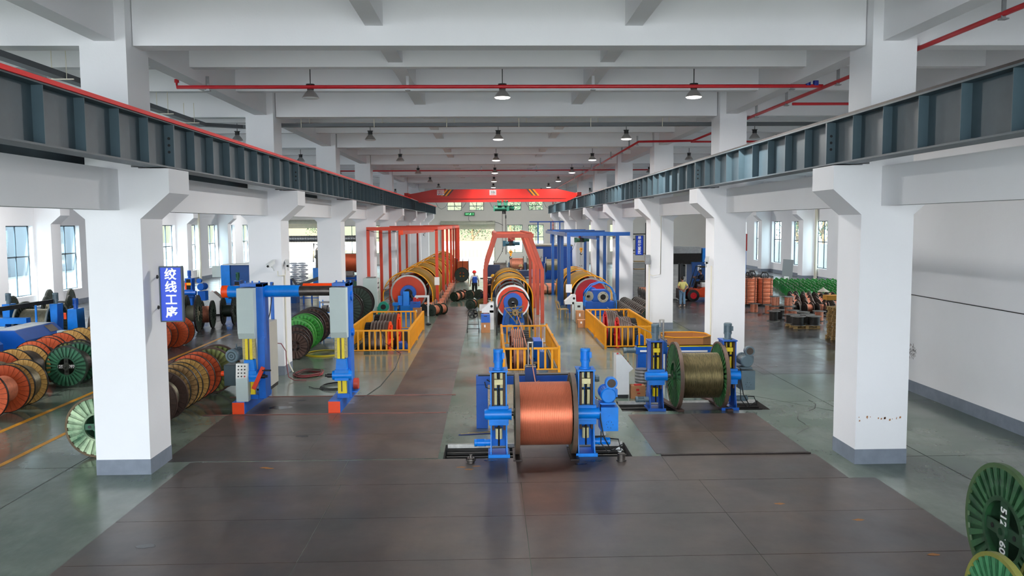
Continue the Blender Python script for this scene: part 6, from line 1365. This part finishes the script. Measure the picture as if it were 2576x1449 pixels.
# ================================================================ FORKLIFT
F = thing('forklift', 'orange and white forklift truck with a tall dark mast in the right aisle', 'forklift', (12.6, 49.5, 0)); fo = mat('forklift_orange', '#d9481c', .4, var=.1); fd = mat('forklift_dark', '#24282b', .5)
m = MB(); m.prism([(-.3, .25), (1.7, .25), (1.85, .5), (1.85, 1.15), (1.4, 1.2), (1.2, .85), (.35, .85), (.1, .75), (-.1, .8), (-.3, .7)], 'y', -.55, .55); m.build('chassis', fo, F, bevel=.03)
m = MB(); m.box(.25, 1.5, -.5, .5, .85, 1.15); m.build('battery_cover', offw, F, bevel=.05)
for x, r in ((-.25, .36), (1.45, .27)):
    for y in (-.62, .45):
        m = MB(); m.lathe([(r * .55, 0), (r, .02), (r, .16), (r * .55, .18)], (x, y, r), (0, 1, 0), 22); w = m.build('wheel', blk, F); m = MB(); m.lathe([(.02, .01), (r * .56, .01), (r * .56, .17), (.02, .17)], (x, y, r), (0, 1, 0), 16); m.build('rim', redd, w)
m = MB()
for y in (-.4, .28): m.box(-.85, -.72, y, y + .12, .05, 2.25); m.box(-.98, -.88, y + .02, y + .1, .05, 2.3)
m.box(-.9, -.75, -.4, .4, 2.15, 2.25); m.box(-.9, -.78, -.4, .4, 1.0, 1.08); m.box(-1.08, -1.0, -.5, .5, .15, .75); m.build('mast', fd, F); m = MB()
for y in (-.35, .25): m.box(-2.1, -1.05, y, y + .1, .04, .08)
m.build('fork', fd, F); m = MB(); m.tube([(-.8, -.2, .3), (-.8, -.2, 2.1)], .035, 8); m.tube([(-.8, .2, .3), (-.8, .2, 2.1)], .035, 8); m.build('lift_cylinder', steel, F)
m = MB()
for y in (-.48, .48): m.tube([(-.25, y, .8), (-.05, y, 1.5), (.15, y, 2.08), (1.35, y, 2.08), (1.45, y, 1.15)], .035, 6)
for k in range(6): m.bar((.15 + k * .24, -.48, 2.1), (.15 + k * .24, .48, 2.1), .04, .03)
m.build('overhead_guard', fd, F); m = MB(); m.box(.3, .8, -.25, .25, 1.15, 1.25); m.box(.72, .86, -.25, .25, 1.2, 1.6); m.build('seat', blk, F, bevel=.02)
m = MB(); m.torus((.0, 0, 1.45), (-.5, 0, 1), .17, .018, 20, 6); m.cyl((0, 0, 1.45), (-.2, 0, .9), .03, 8); m.build('steering_wheel', blk, F); m = MB(); m.cyl((1.5, -.35, 1.2), (1.5, -.35, 1.5), .14, 14); m.build('gas_bottle', mat('bottle_green', '#157a45', .4), F)
text('HELI', 'mast_lettering', .17, labelw, F, (-.79, -.405, 1.35), (PI / 2, -A90, 0), .003, .001); text('合力叉车', 'side_lettering', .12, labelw, F, (1.0, -.556, .55), (PI / 2, 0, 0), 0, .001)

# right aisle odds and ends
t = thing('cabinet_trolley', 'small trolley with a yellowish cardboard tray among the bobbins', 'trolley', (17.35, 40.6, 0)); m = MB(); [m.box(a, a + .04, b, b + .04, .08, .85) for a in (-.35, .35) for b in (-.22, .2)]; m.box(-.37, .4, -.24, .25, .3, .34); m.build('frame', dark, t); MB().box(-.4, .35, -.28, .25, .85, 1.08).build('tray', mat('yellow_carton', '#b8832e', .8), t)
for a in (-.33, .37): MB().cyl((a, -.22, .05), (a, -.18, .05), .05, 10).build('caster', blk, t)
t = thing('work_lamp', 'old grey work lamp shade on an arm above the trolley', 'lamp', (17.2, 41.4, 0)); m = MB(); m.lathe([(.02, 1.42), (.06, 1.36), (.3, 1.2), (.29, 1.19)], (0, 0, 0), (0, 0, 1), 20); m.build('shade', mat('dull_shade', '#b5b2a4', .6), t); m = MB(); m.tube([(.25, .1, 0), (.25, .1, 1.55), (.1, .05, 1.6), (0, 0, 1.42)], .012, 6); m.cyl((.25, .1, 0), (.25, .1, .03), .12, 14); m.build('arm', dark, t)
m = MB(); m.lathe([(.12, 0), (.14, .34), (.13, .34), (.11, .02), (.001, .02)], (0, 0, 0), (0, 0, 1), 18); o = m.build('paint_bucket', labelw, loc=(17.75, 40.2, 0), label='white bucket with red print beside the trolley in the right aisle', cat='bucket'); MB().lathe([(.131, .12), (.1365, .24)], (0, 0, 0), (0, 0, 1), 18).build('red_band', inkr, o)
t = thing('leaning_board', 'tall grey board leaning on the right wall behind the green bobbins', 'board', (22.3, 60.5, 0), -.3); m = MB(); m.bar((0, 0, 0), (.15, .5, 1.95), .75, .04, upv=(0, 1, 0)); m.build('board', mat('board_grey', '#8e9298', .5), t); m = MB(); m.bar((-.02, -.06, .4), (.01, .05, .7), .35, .01, upv=(0, 1, 0)); m.build('label', labelw, t)
for i, (x, y) in enumerate(((19.6, 60.8), (20.4, 61.2), (19.2, 61.9))): o = inst(MESHC['bigup'], 'wire_bobbin', None, (x, y, 0), scale=(1.1, 1.1, 1.6)); o['label'] = 'tall upright dark bobbin behind the green block, %s of three' % ('front', 'right', 'rear')[i]; o['category'] = 'bobbin'
def machine(label, x, y, boxes, name='machine_block', rot=0):
    t = thing(name, label, 'machine', (x, y, 0), rot)
    for nm, m_, bl in boxes:
        m = MB()
        for b in bl:
            if len(b) == 6: m.box(*b)
            elif b[0] == 'c': m.cyl(b[1], b[2], b[3], 18)
            elif b[0] == 'm': motor(m, b[1], b[2], b[3])
        m.build(nm, [m_, blk], t, bevel=.01 if m_ not in (blk,) else 0)
    return t
machine('blue wire-drawing machine with arched white windows behind the forklift', 14.2, 56, (('lower_housing', blue3, [(-.2, 3.2, 0, 1.5, 0, 2.05)]), ('upper_housing', blue, [(.6, 1.3, .2, 1.4, 2.05, 3.0), (1.3, 3.3, .2, 1.4, 2.1, 2.7)]), ('dark_hood', dark, [(-1.4, .5, .3, 1.5, 1.9, 2.65)]), ('grey_hood', galv, [(-1.5, .5, .2, 1.6, 2.65, 3.1)]), ('arched_window', labelw, [(.2, .45, -.02, 0, 1.45, 1.85), (.95, 1.2, -.02, 0, 1.45, 1.85)]), ('grey_panel', lgrey, [(1.8, 2.9, -.03, 0, 1.0, 1.75)])))
machine('tall blue machine column with yellow box behind the far blue sign', 10.6, 62, (('column', blue2, [(-.2, .35, 0, .5, 0, 3.6), (-.6, .0, .3, .6, 2.5, 3.2)]), ('yellow_box', yel, [(-.5, .3, -.1, .0, 2.6, 3.35)]), ('shelf', wood2, [(.5, 1.3, .2, .8, 1.2, 1.26), (.5, 1.3, .2, .8, 1.8, 1.86), (.5, 1.3, .2, .8, 2.4, 2.46)]), ('cage', dark, [(-.5, -.45, 0, .1, 0, 2.3), (-.1, -.05, 0, .1, 0, 2.3), (1.3, 1.35, 0, .1, 0, 4.8), (-.5, 1.3, 0, .1, 3.9, 3.98), (.3, .36, 0, .1, 3.4, 4.8)])))
machine('bright blue panel machine with red and white gauge above, right of the second right column', 18.6, 62, (('body', blue, [(0, 1.1, 0, 1, 0, 2.6)]), ('red_frame', inkr, [(.2, 1.15, -.05, 0, 2.6, 3.9)]), ('white_gauge', labelw, [(.35, .75, -.08, -.05, 2.75, 3.15), (.35, .75, -.08, -.05, 3.35, 3.8)])))
# left aisle machinery

t = thing('hooded_machine', 'blue hooded machine with grey vent panel at its end, behind the orange slatted reels', 'machine', (0, 0, 0)); hb = mat('hood_blue', '#004ea8', .35, var=.1)
for nm, dx, y0, y1 in (('hood', 0, 28.4, 31.0), ('front_hood', -.35, 24.0, 27.7)): MB().prism([(-17.4 + dx, .1), (-17.4 + dx, 1.2), (-16.5 + dx, 1.2), (-16.12 + dx, .85), (-16.12 + dx, .1)], 'y', y0, y1).build(nm, hb, t, bevel=.01)
MB().box(-17.3, -16.55, 28.6, 30.9, 1.2, 1.212).build('top_lid', offw, t); m = MB(); m.add([(-16.45, 30.2, 1.165), (-16.2, 30.2, .935), (-16.2, 30.75, .935), (-16.45, 30.75, 1.165)], [(0, 1, 2, 3)]); m.add([(-16.8, 27.0, 1.165), (-16.55, 27.0, .935), (-16.55, 27.55, .935), (-16.8, 27.55, 1.165)], [(0, 1, 2, 3)]); m.build('vent_panel', mat('vent_brown', '#6a5d50', .6), t); MB().box(-16.12, -16.11, 30.5, 30.75, .6, .82).build('red_plate', inkr, t)
for x, y in ((-17.35, 28.4), (-17.1, 30.9), (-17.8, 28.2)): MB().cyl((x, y, 1.0), (x, y, 1.85), .04, 8).build('blue_post', blue, t)
m = MB(); m.bar((-18.1, 29.6, 1.78), (-17.02, 31.95, 1.9), .1, .16); m.build('dark_beam', dark, t)
S3 = thing('take_up_stand', 'blue take-up stand with grey motor holding a silver cable drum by the left windows', 'machine', (0, 0, 0))
for i, (x, y, h, mm) in enumerate(((-16.98, 31.9, 1.8, mgrey), (-18.8, 31.9, 1.8, mgrey))):
    MB().prism([(x - .15, h), (x + .15, h), (x + .1, .0), (x - .1, .0)], 'y', y, y + .45).build('column', blue, S3, bevel=.01); m = MB(); m.cyl((x, y + .2, h), (x, y + .2, h + .12), .08, 12); motor(m, (x, y + .2, h + .12), (x, y + .2, h + .42), .1); m.build('lift_motor', [mm, blk], S3)
MB().box(-18.9, -17.7, 31.3, 31.6, 1.1, 1.32).build('cross_beam', blue, S3); MB().box(-18.75, -18.4, 31.1, 31.25, .85, 1.02).build('switch_box', lgrey, S3)
for x in (-18.6, -17.7): MB().box(x - .1, x + .1, 31.3, 31.6, 0, 1.1).build('leg', blue, S3)
reel('large dark reel wound with silver cable on the stand by the left windows', -17.85, 32.6, .9, 1.25, 0, dgreen, 'rib', .66, alu, 28, rimm=mat('silver_rim', '#8d9088', .5), z=.05)
S4 = thing('take_up_stand', 'blue pedestal with a blue motor and orange tag beside the first left column', 'machine', (0, 0, 0)); MB().prism([(-16.3, 1.62), (-15.95, 1.62), (-15.9, 0), (-16.35, 0)], 'y', 31.6, 32.2).build('column', blue, S4, bevel=.01); m = MB(); m.cyl((-16.12, 31.9, 1.62), (-16.12, 31.9, 1.75), .08, 12); motor(m, (-16.12, 31.9, 1.75), (-16.12, 31.9, 2.02), .1); m.build('lift_motor', [blue2, blk], S4); MB().box(-16.6, -16.5, 31.9, 31.95, 1.2, 1.45).build('orange_tag', orange, S4)
reel('dark green reel of copper cable held by the blue pedestal near the first left column', -15.0, 32.2, .85, .8, .0, dgreen, 'rib', .6, copper2, 26)
t = thing('switch_box', 'pale grey switch box on legs behind the yellowish reels', 'cabinet', (-15.75, 30.2, 0)); MB().box(-.18, .18, -.12, .12, .35, .98).build('box', lgrey, t, bevel=.006); m = MB(); m.box(-.16, -.12, -.1, -.06, 0, .35); m.box(.12, .16, -.1, -.06, 0, .35); m.build('leg', dark, t)
# far left workshop group seen between sign and second column
def far_stand(label, x, y, C, M, dr=None, tag=True):
    t = thing('take_up_stand', label, 'machine', (x, y, 0)); MB().box(-.2, .2, 0, .5, 0, 1.75).build('column', C, t, bevel=.01); MB().box(-.12, .12, -.01, 0, .7, 1.7).build('slot', dark, t); m = MB(); m.cyl((0, .2, 1.75), (0, .2, 1.88), .08, 12); motor(m, (0, .2, 1.88), (0, .2, 2.2), .1); m.build('lift_motor', [M, blk], t)
    m = MB(); m.cyl((-.45, -.05, .9), (.45, -.05, .9), .14, 16); m.box(-.3, .3, -.1, .1, .7, 1.1); m.build('carriage', C, t); MB().box(-.12, .16, -.03, -.012, 1.35, 1.5).build('yellow_plate', yel, t)
    if tag: MB().box(-.18, -.1, -.05, -.03, 1.1, 1.5).build('orange_tag', orange, t)
    m = MB(); m.box(.5, .95, 0, .5, .45, 1.0); motor(m, (.72, .6, 1.25), (.72, -.1, 1.25), .2); m.cyl((.6, 0, 1.6), (.6, .2, 1.6), .14, 16); m.build('drive_unit', [C, C], t); return t
far_stand('blue take-up stand with blue motor right of the blue sign', -17.5, 47.5, blue2, blue2)
far_stand('dark blue take-up stand with green motor holding a copper drum, left of the portal', -14.0, 45.2, blue3, hoistg)
reel('dark-flanged reel of dull copper cable on the far stand left of the portal', -12.9, 45.4, .85, 1.1, 0, dgreen, 'rib', .68, mat('dull_copper', '#a8786a', .5, .5), 26, rimm=dark)
machine('tall bright blue cabinet machine with dark open side by the left wall', -16.6, 50.5, (('cabinet', blue, [(0, .55, 0, .6, .9, 2.35)]), ('dark_side', blue3, [(.55, 1.9, .1, 2.0, .9, 2.35)]), ('top', offw, [(-.02, 1.92, 0, 2.0, 2.35, 2.38)]), ('base', blue, [(.1, 1.7, .1, 1.6, 0, .9)]), ('pale_box', lgrey, [(-.6, -.05, .2, .5, 1.6, 2.3)])))
desk('white control desk with black sloping panel behind the dark reels', -14.9, 43.4, .5, .6, 1.3)
t = thing('workbench', 'cluttered workbench against the left wall behind the portal', 'workbench', (-16.2, 61, 0)); MB().box(-2.5, 2.5, -.4, .4, .85, .9).build('top', lgrey, t); [MB().box(a, a + .08, -.35, -.27, 0, .85).build('leg', dark, t) for a in (-2.4, 0, 2.3)]
for i, (dx, m_, h, w_) in enumerate(((-1.9, dgrey, .6, .3), (-1.1, labelw, .35, .1), (-.8, labelw, .3, .09), (-.4, teal, .22, .12), (.1, cardb, .45, .3), (.8, dark, .4, .3))): o = MB().box(-w_ / 2, w_ / 2, -.15, .15, 0, h).build('bench_item', m_, loc=(-16.2 + dx, 61, .9), label=('dark grey box', 'white bottle', 'short white bottle', 'green pot', 'cardboard carton', 'black box')[i] + ' standing on the cluttered workbench by the left wall', cat='box', bevel=.02)
t = thing('pedestal_fan', 'round wire pedestal fan above the workbench on the left wall', 'fan', (-17.0, 60, 0)); m = MB(); m.torus((0, 0, 2.7), (0, 1, 0), .42, .015, 28, 5); m.torus((0, 0, 2.7), (0, 1, 0), .28, .01, 24, 5); [m.tube([(0, 0, 2.7), (.42 * math.cos(k * PI / 6), 0, 2.7 + .42 * math.sin(k * PI / 6))], .006, 4) for k in range(12)]; m.build('guard', dsteel, t); m = MB(); m.cyl((0, .0, 2.7), (0, .2, 2.7), .08, 12); m.cyl((0, .1, 0), (0, .1, 2.6), .025, 8); m.cyl((0, .1, 0), (0, .1, .05), .25, 16); m.build('stand', dark, t)
# between second and third left columns: duct, silos, bags, conveyor
t = thing('ventilation_duct', 'ribbed grey ventilation duct crossing the left aisle behind the second left column', 'duct', (0, 0, 0)); m = MB(); pr = []
for i in range(90): pr += [(.2 - .012 * (i % 2), i * .08), (.2, i * .08 + .04)]
m.lathe(pr, (-14.5, 52, 3.92), (1, 0, 0), 18); m.build('ribbed_duct', galv, t)
for x in (-14.2, -10.6, -8.2): m = MB(); m.tube([(x, 52, 4.1), (x, 52, 8.5)], .012, 5); m.build('hanger_wire', dark, t)
t = thing('plastic_hopper', 'brown steel hopper tower with a round dial behind the white sacks', 'hopper', (-12.8, 62, 0)); m = MB(); m.lathe([(.1, 1.0), (.42, 1.5), (.42, 2.9), (.3, 3.1), (.1, 3.2)], (0, 0, 0), (0, 0, 1), 22); m.build('vessel', dsteel, t); m = MB(); m.ball((-.1, -.1, 3.35), .16, 10, 8); m.ball((-.35, -.2, 2.4), .14, 10, 8); m.build('blower', galv, t); m = MB(); m.box(-.3, .3, -.3, .3, 0, 1.0); m.tube([(-.1, 0, 3.2), (-.5, -.1, 3.4), (-.55, -.2, 2.0)], .05, 8); m.build('base', dark, t)
t = thing('plastic_hopper', 'olive steel hopper with dark cone beside the third left column', 'hopper', (-11.4, 60, 0)); m = MB(); m.lathe([(.5, 3.0), (.5, 2.4), (.3, 1.8)], (0, 0, 0), (0, 0, 1), 22); m.lathe([(.001, 3.0), (.5, 3.0)], (0, 0, 0), (0, 0, 1), 22); m.build('vessel', mat('olive_vessel', '#7a7a62', .5, .3), t); m = MB(); m.lathe([(.3, 1.8), (.15, 1.3), (.15, 1.0)], (0, 0, 0), (0, 0, 1), 18); m.box(-.5, .5, -.4, .4, 0, 1.0); m.build('cone', dark, t)
sack = MB(); sack.ball((0, 0, .075), .3, 10, 6, (1.0, .7, .25)); sackm = sack.mesh('sack', mat('white_sack', '#dfe3ea', .7, var=.05))
k = 0
for z in range(15):
    for i in range(2):
        for j in range(1):
            o = inst(sackm, 'sack', None, (-13.6 + i * .56 + (.15 if z % 2 else 0), 56.6 + j * .4, z * .148)); o['category'] = 'sack'; o['label'] = 'white sack in the stack behind the second left column, %s layer, %s' % (ORD[z], ('left', 'right')[i]); o['group'] = 'stack of white sacks'
machine('blue extruder with a sloping dark conveyor between the second and third left columns', -11.6, 50, (('base', blue3, [(-1.1, -.3, 0, .9, 0, 1.1), (-.9, -.6, 0, .4, 1.1, 1.5)]), ('leg', blue2, [(.1, .18, 0, .1, 0, 1.0), (.6, .68, 0, .1, 0, 1.15), (1.1, 1.18, 0, .1, 0, 1.3), (-.1, 1.4, 0, .05, .3, .36)]), ('perforated_crate', blue, [(.1, .8, 3.0, 3.4, 1.0, 2.0)])))
m = MB(); m.bar((-11.9, 50.0, 1.05), (-9.9, 50.0, 1.75), .45, .2); m.bar((-12.1, 49.9, 1.55), (-11.8, 49.9, 1.1), .4, .05); m.build('conveyor', mat('conveyor_dark', '#3a3d42', .4, .4), label='sloping dark conveyor trough in front of the white sacks', cat='conveyor')
machine('blue stand with green motor left of the white sacks', -14.3, 54, (('column', blue2, [(-.2, .3, 0, .5, 0, 2.4)]), ('arm', blue, [(-.1, .25, -.1, 0, 2.3, 2.9)]), ('motor', hoistg, [('m', (.05, .2, 2.9), (.05, .2, 3.3), .12)])))
t = thing('cable_drum', 'large drum wound with orange copper cable between the third and fourth left columns', 'cable drum', (-11.2, 66, 0)); m = MB(); wound(m, -.9, .9, .75, 32, .05); m.build('wound_cable', mat('orange_copper', '#e0643a', .45, .4), t, (0, 0, 1.7)); m = MB(); [m.lathe([(.05, s * .9), (1.0, s * .9), (1.0, s * .96), (.05, s * .96)], (0, 0, 1.7), (1, 0, 0), 26) for s in (-1, 1)]; m.build('flange', dark, t); m = MB(); m.box(-1.2, -1.0, -.3, .3, 0, 2.4); m.box(-.9, .9, -.5, .5, 0, .7); m.build('stand', blue2, t)
machine('blue extruder bench with grey gearbox between the third and fourth left columns', -9.7, 56, (('bench', blue3, [(-.6, .3, 0, .8, 0, 1.0)]), ('gearbox', dsteel, [(-.3, .3, 0, .5, 1.3, 1.6), (-.35, .35, -.05, .6, 1.2, 1.25)]), ('post', blue2, [(-.65, -.5, 0, .2, 1.0, 2.8), (-.4, -.3, .1, .3, 1.0, 2.2)]), ('green_bin', hoistg, [(.3, .6, 0, .5, 0, .9)])))
# reels outside the left windows, on the open yard
for i, (x, y, z, R) in enumerate(((-30, 47.2, 0, 1.1), (-30.5, 50.2, 0, 1.2), (-30, 42.0, 0, 1.0), (-30, 44.6, 0, 1.1), (-31, 73, 0, 1.0))): reel('big reel of silver cable out in the yard behind the left windows, %s' % ('second', 'third', 'first', 'beside the second', 'far one')[i], x, y, R, 1.2, .9, mat('yard_reel', '#71807c', .6, var=.2), 'rib', .65, alu, 24)
